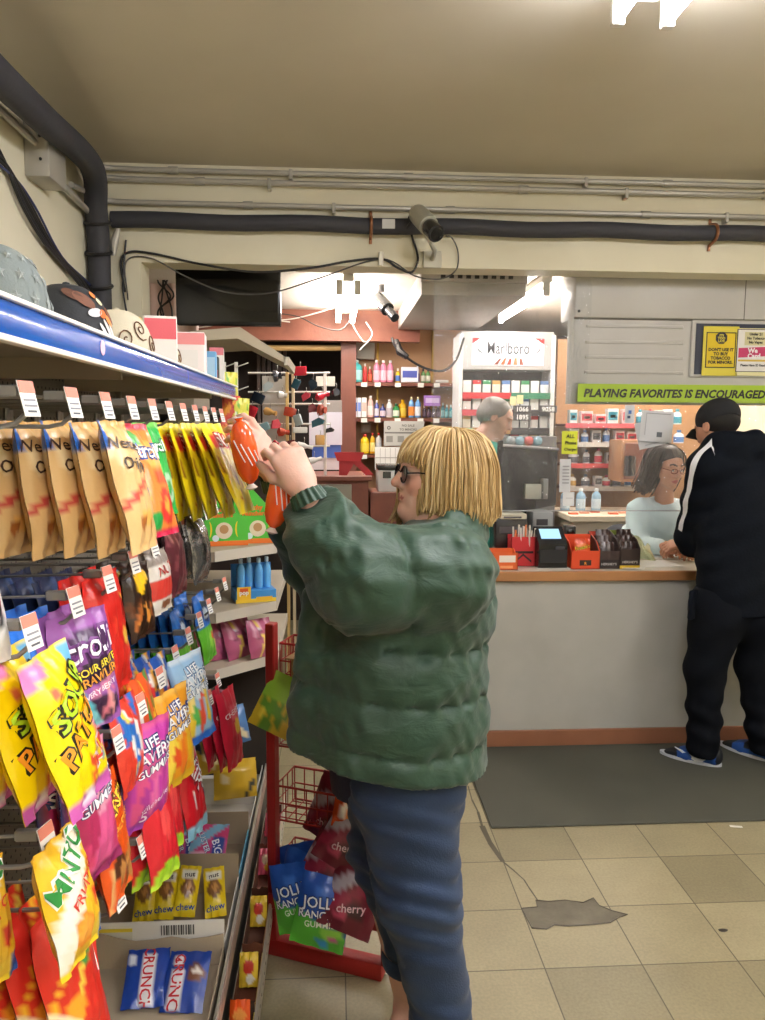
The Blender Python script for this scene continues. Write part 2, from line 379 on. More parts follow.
# base deck, kick plate and the stepped front lip
MB().box(GX1, -.262, .3, 3.3, .285, .305, bev=.002).build('base_deck', SHELFM, gon)
MB().box(-.285, -.275, .3, 3.3, 0, .285).build('kick_plate', mat('dark kick plate steel', '#4c463e', .6, vary=.1), gon)
dr = MB().box(-.266, -.259, .3, 3.02, .292, .352, '#d9d5cb', .001); dr.build('deck_rail', CHROME, gon)
r2 = MB().box(-.2590, -.2565, .3, 3.02, .300, .346, '#c8bcae').build('deck_price_strip', mat('scuffed price strip', '#a98f86', .4, vary=.2, vscale=20), gon)
lp = MB().box(-.272, -.195, .3, 3.0, .115, .125).box(-.20, -.195, .3, 3.0, .115, .185); lp.build('lower_lip_tray', SHELFM, gon)
pf = MB().box(-.194, -.1925, 1.5, 3.0, .118, .182, '#bdb6a8')
for k in range(36): pf.lathe([(.004, 0), (.004, .0008)], '#3a352e', 8, (-.1926, 1.53 + k * .04, .15), rotm(0, PI / 2, 0))
pf.build('perforated_strip', PAINT, gon)

# ---- hooks
TAGM = PAPER
def make_hook(length=.345, tagged=True, upper=True):
    t = thing('peg_hook', 'x', 'peg hook')
    h = MB(); L_ = length
    h.tube([(0, 0, .03), (0, 0, 0), (.01, 0, 0), (L_ - .03, 0, 0), (L_ - .012, 0, .004), (L_ + .004, 0, .018)], .0032, '#aaaaaa', 7)
    h.box(-.004, .002, -.02, .02, -.012, .045, '#999999', .002)
    h.build('hook_wire', WIRE, t)
    if upper:
        a = MB().tube([(0, 0, .036), (L_ - .02, 0, .042)], .0024, '#aaaaaa', 6); a.box(L_ - .035, L_ - .005, -.006, .006, .036, .05, '#d9d4ca', .002); a.build('label_arm', WIRE, t)
    if tagged:
        T = rotm(0, math.radians(-14), math.radians(-14), (L_ + .004, 0, .042))
        g = MB().box(-.0012, 0, -.015, .015, -.030, .014, '#f4f1ea', .0004, T); g.box(0.0002, .0008, -.0145, .0145, -.001, .0135, '#e58a76', 0, T)
        for k, wd in enumerate((.011, .012, .008)): g.box(.0002, .0007, -wd, wd, -.011 - k * .007, -.0085 - k * .007, '#8f8f94' if k < 2 else '#55565c', 0, T)
        go = g.build('price_tag', PAPER, t)
    return t
HY = [.94 + .16 * k for k in range(11)]
ROWS = {1: 1.645, 2: 1.365, 3: 1.085, 4: .815}
ORD = 'first second third fourth fifth sixth seventh eighth ninth tenth eleventh twelfth thirteenth fourteenth'.split()
RN = {1: 'top', 2: 'second', 3: 'third', 4: 'lowest'}
hp = None
HOOK_LEN = {}
for r in (1, 2, 3, 4):
    for k, y in enumerate(HY):
        if r == 4 and k in (10,): continue
        if hp is None:
            hp = make_hook(); o = hp
        else: o = copy_tree(hp)
        put(o, (GX1 + .0045, y + (.012 if r % 2 else -.01), ROWS[r]), None, '%s grey wire peg hook from the camera in the %s hook row' % (ORD[k], RN[r]), 'wire peg hooks on the aisle shelving')

# ---- candy bags
def inside(l, u, v):
    k = l[0]
    if k == 'r': return l[1] <= u <= l[2] and l[3] <= v <= l[4]
    if k == 'e':
        a = l[6] if len(l) > 6 else 0.; du, dv = u - l[1], v - l[2]
        du, dv = du * math.cos(a) + dv * math.sin(a), -du * math.sin(a) + dv * math.cos(a)
        return (du / l[3]) ** 2 + (dv / l[4]) ** 2 <= 1
    if k == 'd': return l[1] <= v + l[3] * u <= l[2]      # slanted band
class Bag:
    """pillow pouch: u -1..1 across, v 0..1 from the top; front is local -y"""
    def __init__(s, w, h, t, seed=0, flare=0.):
        s.w, s.h, s.t = w, h, t; q = random.Random(seed); s.ph = [q.uniform(0, 6.28) for _ in range(8)]; s.bend = q.uniform(-.12, .12)
    def pt(s, u, v, side=-1, off=0.):
        e = min(v - .045, .955 - v); e = max(0., min(1., e / .22)); pr = e ** .55 * (max(0., 1 - abs(u) ** 2.6)) ** .75
        belly = .75 + .25 * math.sin(PI * min(1, v * .9 + .1))
        T = s.t * .5 * pr * belly
        wr = .0028 * math.sin(9 * u + s.ph[0] + 3 * v) * (1 - e) + .0022 * math.sin(23 * v + 5 * u + s.ph[1]) * abs(u) ** 2 * pr + .0015 * math.sin(17 * u + 11 * v + s.ph[2])
        x = u * s.w * .5 * (1 - .07 * pr - .02 * (1 - e) * math.sin(31 * v)); y = side * (T + .0006 + off) + wr + s.bend * s.w * .25 * u * u + .004 * math.sin(3 * v + s.ph[3])
        if v < .03 or v > .97: x *= 1.0
        return V((x, y, -v * s.h))
def bag_colour(d, u, v, front):
    c = d['base'] if front else d.get('back', d['base'])
    if front or d.get('both'):
        for l in d.get('lay', ()):
            if inside(l, u, v): c = next(k for k in l[1:] if isinstance(k, str))
    for l in d.get('ends', ()):
        if inside(l, u, v): c = next(k for k in l[1:] if isinstance(k, str))
    return c
def make_bag(d, nu=16, nv=26, seed=0):
    w, h, t = d['size']; w *= d.get('sw', 1.); B = Bag(w, h, t, seed)
    root = thing('candy_bag', 'x', 'candy bag')
    b = MB(); b.vc = []
    q = random.Random(seed + 5)
    def vcol(u, v, f):
        c = lin(bag_colour(d, u, v, f)); k = 1
        return (c[0] * k, c[1] * k, c[2] * k, 1)
    for side in (-1, 1):
        b0 = len(b.v)
        for j in range(nv + 1):
            for i in range(nu + 1):
                u = -1 + 2 * i / nu; v = j / nv; b.v.append(B.pt(u, v, side)); b.vc.append(vcol(u, v, side < 0))
        for j in range(nv):
            for i in range(nu):
                k = b0 + j * (nu + 1) + i
                b.f.append((k, k + nu + 1, k + nu + 2, k + 1) if side < 0 else (k, k + 1, k + nu + 2, k + nu + 1)); b.c.append((1, 1, 1, 1))
    b.build('pouch', d.get('mat', PLASTIC), root, off=(0, 0, 0), smooth=60, recalc=False)
    for tx in d.get('txt', ()):
        s, u0, v0, sz, ang, col = tx[:6]; ol = tx[6] if len(tx) > 6 else None; ob = tx[7] if len(tx) > 7 else .05
        ca, sa = math.cos(ang), math.sin(ang)
        def mk(off):
            def fn(x, y):
                y -= sz * .35; X, Y = x * ca - y * sa, x * sa + y * ca
                return B.pt(max(-.97, min(.97, u0 + X / (w * .5 * .93))), max(.01, min(.99, v0 - Y / h)), -1, off)
            return fn
        g = MB()
        if ol: g.text(s, mk(.0009), sz, ol, bold=ob)
        g.text(s, mk(.0018), sz, col, bold=.012); g.build('lettering', INK, root, off=(0, 0, 0), smooth=0, recalc=False)
    return root
def blobs(seed, n, cols, u=(-.9, .9), v=(.1, .9), r=(.08, .2), asp=.7):
    q = random.Random(seed); return [('e', q.uniform(*u), q.uniform(*v), (rr := q.uniform(*r)), rr * asp * .7, q.choice(cols), q.uniform(0, 3)) for _ in range(n)]
def bands(*bs): return [('r', -2, 2, a, b, c) for a, b, c in bs]
D = {}
D['caramel'] = dict(size=(.105, .2, .04), base='#dcb478', back='#cda25f', lay=[('r', -2, 2, .0, .06, '#c99a4e'), ('e', 1.0, .62, .42, .12, '#2b5fb0'), ('e', 1.05, .62, .3, .08, '#dfe7f2'), ('d', .5, .56, .12, '#c2453a'), ('e', -.1, .78, .5, .06, '#e8b25a'), ('e', -.35, .8, .22, .05, '#a9642a'), ('e', .2, .84, .2, .05, '#b8742f'), ('e', -.6, .3, .2, .12, '#e9cf9c')], ends=[('r', -2, -.86, .0, .22, '#2c62b4')],
    txt=[("Werther's", .02, .2, .026, -.12, '#3a2114'), ('Original', .08, .36, .026, -.12, '#3a2114')])
D['white'] = dict(size=(.16, .24, .05), base='#eceae6', back='#e2dfda', lay=blobs(3, 14, ['#c8b9a8', '#9d2f2b', '#3a3a3a'], v=(.2, .8), r=(.06, .14)))
D['peach'] = dict(size=(.125, .215, .045), base='#f0883c', back='#e06e34', lay=[('r', -2, 2, 0, .07, '#d8475a'), ('e', -.55, .14, .4, .09, '#4fa247'), ('r', -2, -.55, .2, .66, '#efc13f'), ('e', .15, .3, .5, .12, '#f6b45a'), ('r', .0, .8, .46, .56, '#d9542f'), ('e', .3, .76, .46, .16, '#d8332e'), ('e', .3, .76, .2, .07, '#f2a545'), ('e', -.5, .9, .5, .12, '#2f9a46'), ('r', -2, 2, .945, 1, '#c9224a')], ends=[('r', -2, -.8, .6, .95, '#2f4f9a')],
    txt=[('trolli', .05, .26, .040, -.06, '#f6f8fb', '#20408f', .09)])
D['greenring'] = dict(size=(.12, .2, .04), base='#2fae4d', back='#27a045', lay=[('r', -2, 2, 0, .06, '#7cc95e'), ('e', .2, .72, .5, .16, '#bfe6c0'), ('e', .2, .72, .22, .08, '#2f9d49'), ('e', -.5, .5, .3, .1, '#9adb7c')],
    txt=[('trolli', 0, .26, .036, 0, '#f4f8f4', '#1d6b38', .09)])
D['yellow'] = dict(size=(.14, .235, .024), base='#e6cf1e', back='#dcc41a', both=True, lay=blobs(11, 16, ['#b23a22', '#7a3a1c', '#c7a814'], v=(.3, .92), r=(.06, .13)) + [('r', -.8, .75, .15, .3, '#e23a2c')], ends=[('r', -2, 2, 0, .05, '#f0e04a')],
    txt=[('SU', .1, .2, .052, -.1, '#fbf7ec', '#c3271f', .09)])
D['sour'] = dict(size=(.125, .195, .042), base='#f7d608', back='#f2cd0a', lay=[('e', -.9, .04, .8, .12, '#ee7fb6'), ('e', .95, .12, .32, .11, '#6fb5df'), ('r', -2, 2, .9, 1, '#c258a5'), ('e', -.2, .955, .3, .035, '#efe3ef'), ('e', -.45, .24, .12, .04, '#e0705a'), ('e', .1, .8, .2, .045, '#d44a2c', .6), ('e', .2, .86, .08, .05, '#d44a2c'), ('e', -.0, .87, .08, .05, '#d44a2c'), ('e', .75, .55, .2, .05, '#d97fb4'), ('e', .7, .63, .2, .05, '#e06b6b'), ('e', .72, .78, .12, .05, '#4fa0c8')], ends=[('r', -2, 2, 0, .035, '#f0d94a')],
    txt=[('SOUR', .12, .31, .044, .45, '#b5dc2c', '#161410', .08), ('PATCH', .12, .53, .038, .45, '#f29a26', '#161410', .08), ('KIDS', .62, .70, .03, .62, '#e0483c', '#f6e3ea', .1)])
D['worm'] = dict(size=(.115, .175, .04), base='#9c5aa8', back='#8f4d9c', lay=blobs(4, 22, ['#7d3f8d', '#b579bd', '#8a4a98'], v=(.05, .95), r=(.05, .13)) + [('e', .05, .27, .8, .15, '#3d1a48'), ('e', .1, .5, .75, .1, '#2b1630'), ('d', .63, .71, .18, '#c9799f'), ('e', .1, .84, .85, .13, '#3d2140'), ('e', -.3, .8, .35, .06, '#5ab4c4', .5), ('e', .3, .86, .4, .06, '#d9788a', -.5), ('e', -.1, .9, .4, .05, '#7cc3cc', .2), ('e', .5, .78, .25, .06, '#e29a9a', .7)],
    txt=[('trolli', .05, .27, .05, .1, '#f8f4fa', '#6a2f78', .1), ('SOUR BRITE', .12, .46, .0155, .14, '#f3d93a', '#2b1630', .08), ('CRAWLERS', .12, .545, .0185, .14, '#f0a23a', '#2b1630', .08), ('VERY BERRY', .1, .655, .012, .16, '#f6e9f0')])
D['fruit'] = dict(size=(.105, .16, .045), base='#f0bf2c', back='#d9a01c', lay=[('d', .1, .52, .5, '#efe9d2'), ('d', .12, .36, .5, '#f4f1e4'), ('e', -.2, .74, .42, .13, '#ef8c2a'), ('e', -.2, .74, .34, .1, '#f3a63e'), ('e', .6, .6, .22, .1, '#d23a2c'), ('e', .5, .85, .4, .08, '#f7d44a'), ('r', -2, 2, .95, 1, '#f3d02c')], ends=[('r', .72, 2, .8, 1, '#2567b8'), ('r', -2, 2, 0, .04, '#e9b52c')],
    txt=[('MNTO', -.05, .2, .036, .5, '#2c8a3c', '#f6f4ea', .08), ('FRUIT C', .15, .42, .02, .5, '#d5402f')])
def ls(base, top, low, gum, seal, tc='#f7f7fb', oc='#26356f'):
    return dict(size=(.13, .205, .045), base=base, back=low, lay=bands((0, .07, top)) + [('e', .1, .34, .8, .17, top)] + blobs(21, 9, gum, v=(.52, .84), r=(.2, .32)) + bands((.9, 1, seal)), ends=[('r', -2, -.9, 0, 1, oc)],
        txt=[('LIFE', -.1, .17, .026, .12, tc, oc, .1), ('SAVERS', .02, .285, .031, .12, tc, oc, .1), ('GUMMIES', .08, .41, .022, .12, tc, oc, .06)])
D['purple'] = ls('#b93a9c', '#d0568f', '#8f2a8c', ['#c2459d', '#e06aa6', '#a5328f', '#d24f84'], '#9a3aa6')
D['purple']['txt'] += [('wild berries', .1, .74, .016, .25, '#f0d9ee'), ('5', -.35, .86, .03, .15, '#f4e6f4')]
D['orange'] = ls('#f2a42a', '#f6c05a', '#e08a20', ['#f4c22c', '#ef7f2a', '#e8552a', '#f6d64a'], '#e0b42c', '#f8f8fa', '#2c3f86')
D['bluegum'] = ls('#9fc9ea', '#dbeaf6', '#5aa0d8', ['#f2cf3a', '#e5573c', '#5cb85a', '#3f8fd0', '#f4e08a'], '#2f6fd0', '#f4f8fc', '#5f7fa8')
D['pinkls'] = ls('#d9588f', '#e9a0bc', '#8a2a55', ['#b02a5a', '#7d1f48', '#d23f70'], '#8a2458')
D['bluegreen'] = dict(size=(.12, .2, .029), base='#2467b8', back='#1f58a5', both=True, lay=[('e', .1, .3, .62, .13, '#23306a'), ('e', .1, .3, .46, .08, '#dfe9f5'), ('r', -2, 2, .5, 1, '#5fb52e'), ('e', .2, .7, .4, .12, '#93d04a'), ('e', .4, .66, .16, .06, '#d94a38')])
for i, cs in enumerate((['#d8412f', '#2f6fc0', '#f2d24a', '#f0f0ea'], ['#e05a2a', '#f0c22c', '#3a8f3f', '#efe9dd'], ['#2b57a8', '#e8e4da', '#d23a3a', '#f0b02c'])):
    D['multi%d' % i] = dict(size=(.12, .16, .028), base=cs[0], both=True, lay=blobs(31 + i, 26, cs, v=(.02, .98), r=(.12, .3)))
D['peanut'] = dict(size=(.12, .21, .045), base='#e2581c', back='#d24d18', lay=[('e', .05, .22, .6, .14, '#d04a14'), ('r', -2, 2, .9, 1, '#e8632a')] + blobs(41, 12, ['#c58a4a', '#8a4a22', '#e0b070', '#4a2412'], v=(.62, .86), r=(.16, .26)),
    txt=[("REESE'S", .0, .2, .029, .25, '#f6d23a', '#5a2410', .08), ('PIECES', .1, .36, .021, .25, '#f0a63a')])
D['redgold'] = dict(size=(.13, .24, .037), base='#d22f22', back='#b9261c', both=True, lay=[('d', .1, .16, .4, '#f0b62c'), ('d', .42, .5, .5, '#f2cf4a'), ('e', .3, .32, .3, .12, '#3f9a48'), ('e', -.4, .6, .3, .1, '#f3a02a'), ('d', .78, .82, -.3, '#f6e7c0')],)
D['lance'] = dict(size=(.13, .16, .03), base='#dc2f24', back='#c4281e', lay=[('r', .15, 1.1, .72, .93, '#f4cf2a'), ('d', .90, .93, .1, '#f2efe6')], txt=[('Lance', -.1, .45, .036, -.3, '#f8f6f2', '#a01a14', .05), ('PEANUT', .6, .83, .013, -.15, '#c4281e')])
D['redlime'] = dict(size=(.1, .2, .03), base='#cf2430', back='#c01f2c', both=True, lay=[('e', 0, .9, .8, .1, '#9fd42a'), ('r', -2, 2, .93, 1, '#b4dd3a'), ('r', -2, 2, 0, .06, '#e4c22c'), ('e', .1, .4, .3, .2, '#e24a4a')])
D['airred'] = dict(size=(.11, .23, .032), base='#d61f2e', back='#c61b2a', lay=[('r', -2, 2, 0, .2, '#9fd0e8'), ('e', .3, .14, .5, .08, '#e06a8a'), ('e', .05, .36, .6, .12, '#c21626'), ('r', -2, 2, .88, 1, '#8fc7e6'), ('e', -.4, .6, .1, .1, '#f2f4f6')], txt=[('AIR', .0, .36, .05, -1.2, '#f8fafc', '#8f1020', .06), ('EXTREME', .62, .45, .026, -1.3, '#f4f6f8', '#20406f', .06)])
D['silver'] = dict(size=(.1, .17, .05), base='#a8a6a4', back='#989694', lay=blobs(51, 8, ['#7d7b7a', '#c4c2c0', '#5b5958'], r=(.1, .22)), mat=mat('silver foil film', None, .22, metal=.75, bump=.3, bscale=45))
D['maroon'] = dict(size=(.11, .15, .04), base='#5a2a30', back='#4a2228', lay=blobs(52, 14, ['#7d4348', '#3a181c', '#8f5a54'], r=(.1, .2)))
D['almond'] = dict(size=(.1, .13, .035), base='#d9d2c6', back='#5c3d33', lay=[('r', -2, 2, .45, .75, '#c23a30'), ('r', -2, 2, .0, .2, '#8d837a'), ('e', 0, .85, .5, .08, '#8a5a3a')], txt=[('NUT', 0, .3, .03, .1, '#a12a24')])
D['brown'] = dict(size=(.11, .14, .04), base='#2c1a12', back='#23140e', lay=[('e', .1, .18, .6, .1, '#e8b81e'), ('e', -.2, .32, .3, .07, '#e8b81e')] + blobs(53, 10, ['#a8602a', '#d08a3a', '#5a3018'], v=(.5, .9), r=(.1, .2)))
D['navy'] = dict(size=(.14, .2, .032), base='#1b2440', back='#161c33', lay=blobs(54, 8, ['#23406b', '#8a2a2a', '#31507c'], r=(.12, .24)))
D['redbag'] = dict(size=(.14, .2, .04), base='#c4261f', back='#ad201a', lay=blobs(55, 8, ['#e0452f', '#8f1712', '#f0c04a'], v=(.3, .9), r=(.1, .2)))
D['bluetop'] = dict(size=(.14, .2, .04), base='#2a6fd0', back='#255fb5', lay=[('r', -2, 2, .5, .8, '#f0d83a'), ('e', 0, .4, .5, .1, '#e8f0f8')])
D['cherry'] = dict(size=(.12, .24, .032), base='#c8203c', back='#b01a34', lay=[('e', .3, .5, .4, .1, '#e8c83a'), ('e', -.2, .7, .4, .1, '#a8142c'), ('e', .1, .3, .5, .1, '#e0566a')], txt=[('CHERRY', .0, .3, .024, .1, '#f7e9ea')])
BAGS = {}
NB = [0]
def hang(kind, y, row, xs, lab, group, phi=6, tilt=8, drop=.0, z=None):
    """copies of one kind of bag along a hook, xs from the back to the front of the hook"""
    n = len(xs)
    for i, x in enumerate(xs):
        if kind not in BAGS:
            BAGS[kind] = make_bag(D[kind], seed=len(BAGS) * 7 + 1); o = BAGS[kind]
        else: o = copy_tree(BAGS[kind])
        yy = y[i] if isinstance(y, (list, tuple)) else y
        zz = (ROWS[row] if z is None else z) + .008 - drop - .002 * (i % 2)
        l = lab[i] if isinstance(lab, (list, tuple)) else lab
        if n > 1 and isinstance(lab, str):
            l = lab + (', front of its hook' if i == n - 1 else ', rearmost on its hook' if i == 0 else ', %s from the front' % ORD[n - 1 - i])
        ph = phi[i] if isinstance(phi, (list, tuple)) else phi + R.uniform(-1, 1)
        ti = tilt[i] if isinstance(tilt, (list, tuple)) else tilt + i * .6
        put(o, (x, yy, zz), (math.radians(-ti), math.radians(R.uniform(-1, 1)), math.radians(90 - ph)), l, group)
        NB[0] += 1
def span(a, b, n): return [a + (b - a) * i / max(1, n - 1) for i in range(n)]
# top hook row
hang('white', .86, 1, [-.44], 'white candy bag cut by the left edge under the top hooks', None, drop=.05)
hang('caramel', 1.17, 1, span(-.495, -.337, 5), 'gold caramel candy bag with a blue corner', 'gold caramel bags on the top hooks', phi=[12, 4, 4, 4, 4], tilt=[8, 10, 12, 14, 17])
hang('peach', 1.44, 1, [-.425, -.37], ['orange and yellow ring candy bag half hidden behind its twin', 'orange peach ring candy bag with a white name box, front of its hook'], 'orange ring bags', phi=[10,16], tilt=[10, 15])
hang('greenring', 1.63, 1, [-.39], 'bright green ring candy bag beside the orange ring bag', None, phi=10, tilt=12)
hang('yellow', [1.86, 1.87, 1.88, 1.89, 1.9], 1, [-.40, -.375, -.35, -.325, -.30], 'thin bright yellow candy bag on the top hooks', 'thin yellow bags on the top hooks', phi=[2, 2, 2, 4, 10], tilt=[8, 10, 12, 16, 21])
# second hook row
hang('sour', .93, 2, [-.49, -.448, -.405, -.36], 'yellow sour gummy bag with pink seal', 'yellow sour gummy bags on the second row', phi=[0, 0, 0, 4], tilt=[9, 12, 15, 19])
hang('bluetop', 1.08, 2, [-.47, -.44], 'bright blue topped candy bag behind the yellow sour bags', 'blue topped bags', drop=-.01)
hang('worm', 1.12, 2, [-.405, -.372], 'purple gummy worm bag with white lettering', 'purple gummy worm bags', phi=[6, 26], tilt=[5, 6], drop=-.005)
hang('navy', 1.27, 2, span(-.60, -.46, 5), 'dark navy candy bag in shade below the gold bags', 'dark navy bags on the second row', drop=-.03)
hang('redbag', 1.28, 2, [-.425, -.39], 'red candy bag hanging below the gold caramel bags', 'red bags on the second row', phi=6, drop=-.03)
hang('brown', 1.46, 2, span(-.46, -.385, 3), 'dark brown candy bag with yellow spots', 'dark brown bags on the second row', phi=10, drop=-.01)
hang('almond', 1.58, 2, [-.40, -.37], 'white and red nut candy bag', 'white and red nut bags', phi=10, drop=-.02)
hang('maroon', 1.74, 2, span(-.41, -.37, 2), 'maroon candy bag beside the silver bags', 'maroon bags on the second row', phi=6, drop=-.045)
hang('silver', 1.92, 2, [-.395, -.355], 'silver foil candy bag', 'silver foil bags on the second row', phi=10, drop=-.055)
hang('silver', 2.06, 2, [-.385], 'small silver foil bag at the far end of the second row', 'silver foil bags on the second row', phi=10, drop=-.04)
# third hook row
hang('fruit', .93, 3, [-.49, -.455], 'yellow orange fruit candy bag with green letters at the left edge', 'yellow fruit candy bags', phi=[26, 24], tilt=4)
hang('fruit', .95, 3, [-.355], 'bulging yellow fruit candy bag with an orange slice under the sour bags', 'yellow fruit candy bags', phi=8, tilt=10, drop=-.03)
hang('pinkls', 1.16, 3, [-.43, -.395], 'pink and dark red gummy bag behind the yellow sour bag', 'pink gummy bags', phi=14, drop=-.06)
hang('peanut', 1.24, 3, [-.425, -.385], 'orange peanut candy bag with yellow letters', 'orange peanut candy bags', phi=2, tilt=6, drop=.03)
for k, (yy, nm) in enumerate(((1.36, 'multi0'), (1.5, 'multi1'), (1.62, 'multi2'))):
    hang(nm, yy, 3, span(-.52, -.39, 5), 'small multicoloured candy pouch on the %s of three mixed hooks' % ORD[k], 'small multicoloured pouches on the third row', phi=6, drop=-.06)
    hang(('multi1', 'multi2', 'multi0')[k], yy + .1, 3, span(-.52, -.40, 4), 'small mixed pouch hanging lower near the %s mixed hook' % ORD[k], 'small multicoloured pouches lower down', phi=6, drop=.07, tilt=4)
hang('purple', 1.42, 3, [-.352], 'purple berry gummy bag hanging in front of the red pouches', None, phi=28, tilt=-4, drop=.005)
hang('orange', 1.6, 3, [-.352], 'orange and yellow gummy bag between the purple and the blue bag', None, phi=22, tilt=6, drop=.005)
hang('bluegum', 1.74, 3, [-.345], 'light blue gummy bag with blue bottom seal', None, phi=24, tilt=12, drop=-.03)
hang('bluegreen', 2.06, 3, span(-.55, -.43, 5), 'blue and green candy bag', 'blue and green bags on the third row', phi=2, drop=-.06)
hang('bluegreen', 2.24, 3, span(-.50, -.40, 3), 'blue and green candy bag farther along', 'blue and green bags on the third row', phi=6, drop=-.06)
# lowest hook row
put(copy_tree(hp), (GX1 + .0045, 1.03, .975), None, 'extra grey wire peg hook between the two lowest rows holding red and gold bags', 'wire peg hooks on the aisle shelving')
hang('redgold', 1.03, 4, [-.55, -.51, -.47, -.43, -.39], 'red and gold candy bag in the bottom left corner', 'red and gold bags in the lowest row', phi=8, tilt=8, z=.975)
hang('lance', 1.14, 4, [-.47, -.43], 'wide red snack bag with white letters and yellow label', 'wide red snack bags', phi=40, tilt=4, drop=-.02)
hang('redlime', 1.46, 4, span(-.45, -.355, 4), 'narrow red candy bag with a lime green tip', 'narrow red and lime bags', phi=20, tilt=4, drop=-.13)
hang('redlime', 1.57, 4, [-.36], 'narrow red lime tipped bag nearest the light blue tipped bags', 'narrow red and lime bags', phi=20, tilt=4, drop=-.12)
hang('airred', 1.78, 4, span(-.43, -.355, 3), 'red candy bag with a light blue tip', 'red bags with light blue tips', phi=14, tilt=6, drop=-.08)
hang('cherry', 2.3, 4, span(-.40, -.33, 3), 'cherry red candy bag near the wire rack', 'cherry red bags on the far lowest hooks', phi=[4, 6, 16], tilt=6, drop=-.02)
# ================================================================== DECK CARTONS, TOP SHELF, END SHELVES, WIRE RACK
def jag(x0, x1, z0, z1, amp, seed, n=9):
    q = random.Random(seed); return [(x0, z0), (x1, z0)] + [(x1 + (x0 - x1) * i / n, z1 + (q.uniform(-amp, amp) if 0 < i < n else 0)) for i in range(n + 1)]
def carton(name, x0, x1, y0, y1, z0, hn, hf, hl, hr, outc, inc, label, group=None, jagn=0., jagf=0., seed=1, th=.003, front=None, cat='carton'):
    """open display carton: near, far, left, right wall heights"""
    t = thing(name, label, cat, ((x0 + x1) / 2, (y0 + y1) / 2, z0), group); g = MB()
    g.box(x0, x1, y0, y1, z0, z0 + .003, inc)
    g.prism(jag(x0, x1, z0, z0 + hn, jagn, seed), lambda a, b, h: V((a, y0 + h, b)), th, outc)
    g.prism(jag(x0, x1, z0, z0 + hf, jagf, seed + 1), lambda a, b, h: V((a, y1 - th + h, b)), th, inc)
    g.prism(jag(y0, y1, z0, z0 + hl, 0, seed), lambda a, b, h: V((x0 + h, a, b)), th, inc)
    g.prism(jag(y0, y1, z0, z0 + hr, 0, seed), lambda a, b, h: V((x1 - th + h, a, b)), th, outc)
    g.build('carton_body', CARD, t, smooth=0)
    if front: 
        f = MB(); front(f); f.build('printed_panel', PAPER, t, smooth=0)
    return t
DZ = .306
GREYC, WHITEC = '#a3937c', '#e9e6df'
c1 = carton('candy_carton', -.66, -.275, 1.46, 1.80, DZ, .06, .085, .13, .05, GREYC, '#b0a18a', 'grey brown torn carton nearest the camera holding blue crisp bars', 'open candy cartons on the deck', .012, .014, 3)
c2 = carton('candy_carton', -.66, -.275, 1.81, 2.10, DZ, .115, .12, .13, .05, WHITEC, '#a3937c', 'open carton with a white front panel holding yellow bars', 'open candy cartons on the deck', .0, .004, 4,
    front=lambda f: [f.box(-.655, -.50, 1.8075, 1.8095, DZ + .05, DZ + .092, '#d9d6c8'), f.box(-.655, -.5, 1.807, 1.8092, DZ + .092, DZ + .1, '#e6cf3a')] + [f.box(-.43 + i * .006, -.428 + i * .006 + .001 * (i % 3), 1.8073, 1.8094, DZ + .08, DZ + .105, '#55524c') for i in range(14)])
c3 = carton('candy_carton', -.60, -.275, 2.11, 2.36, DZ, .05, .11, .12, .05, '#6fb7d8', GREYC, 'open carton with light blue front edge holding pink packs', 'open candy cartons on the deck', 0, .0, 5)
def choc(y):
    def f(g):
        for k, (a, b) in enumerate(((-.40, .05), (-.34, .035))):
            for s in range(4): g.box(a + s * .016, a + s * .016 + .011, y - .0022, y - .0004, DZ + .012 + s * .004, DZ + b + .012 - s * .002, '#5a3420' if s % 2 else '#7a4a2e')
        g.box(-.44, -.415, y - .0022, y - .0004, DZ + .05, DZ + .075, '#d9583e')
    return f
c4 = carton('candy_carton', -.56, -.275, 2.38, 2.62, DZ, .085, .10, .12, .04, WHITEC, '#dcd8cf', 'white carton printed with chocolate rolls on the far deck', 'open candy cartons on the deck', 0, 0, 6, front=choc(2.38))
c5 = carton('candy_carton', -.56, -.275, 2.64, 2.90, DZ, .07, .10, .12, .04, '#d6d3cc', '#dad7d0', 'white carton with small red mark at the end of the deck', 'open candy cartons on the deck', 0, 0, 7, front=lambda g: [g.box(-.36, -.30, 2.6378, 2.6396, DZ + .01, DZ + .03, '#c8472e'), g.box(-.45, -.38, 2.6378, 2.6396, DZ + .01, DZ + .024, '#3a3632')])
def lay(kind, spots, name, cat, labs, group, scale=1.):
    for i, (x, y, z, rx, ry, rz) in enumerate(spots):
        if kind not in BAGS: BAGS[kind] = make_bag(D[kind], 12, 16, seed=len(BAGS) * 3 + 2); o = BAGS[kind]; o.name = name; o['category'] = cat
        else: o = copy_tree(BAGS[kind])
        put(o, (x, y, z), (math.radians(rx), math.radians(ry), math.radians(rz)), labs[i] if isinstance(labs, (list, tuple)) else labs % ORD[i], group)
D['crisp'] = dict(size=(.098, .13, .024), base='#1f3f94', back='#1c3985', lay=[('r', -.3, .45, .08, .95, '#f0eef0'), ('r', -.95, -.6, .1, .3, '#e8ecf4')], txt=[('CRUNCH', .07, .52, .034, -PI / 2, '#c8202c', None)])
D['crisp2'] = dict(size=(.098, .13, .024), base='#1f3f94', back='#1c3985', lay=[('r', -.75, -.1, .35, .95, '#f0eef0'), ('r', -.8, -.2, .08, .28, '#f0eef0'), ('e', .45, .4, .42, .16, '#6f452e'), ('e', .5, .36, .2, .06, '#e8e2da')], txt=[('CRUNCH', -.42, .62, .034, -PI / 2, '#c8202c', None), ('4', -.5, .18, .022, -PI / 2, '#c8202c', None)])
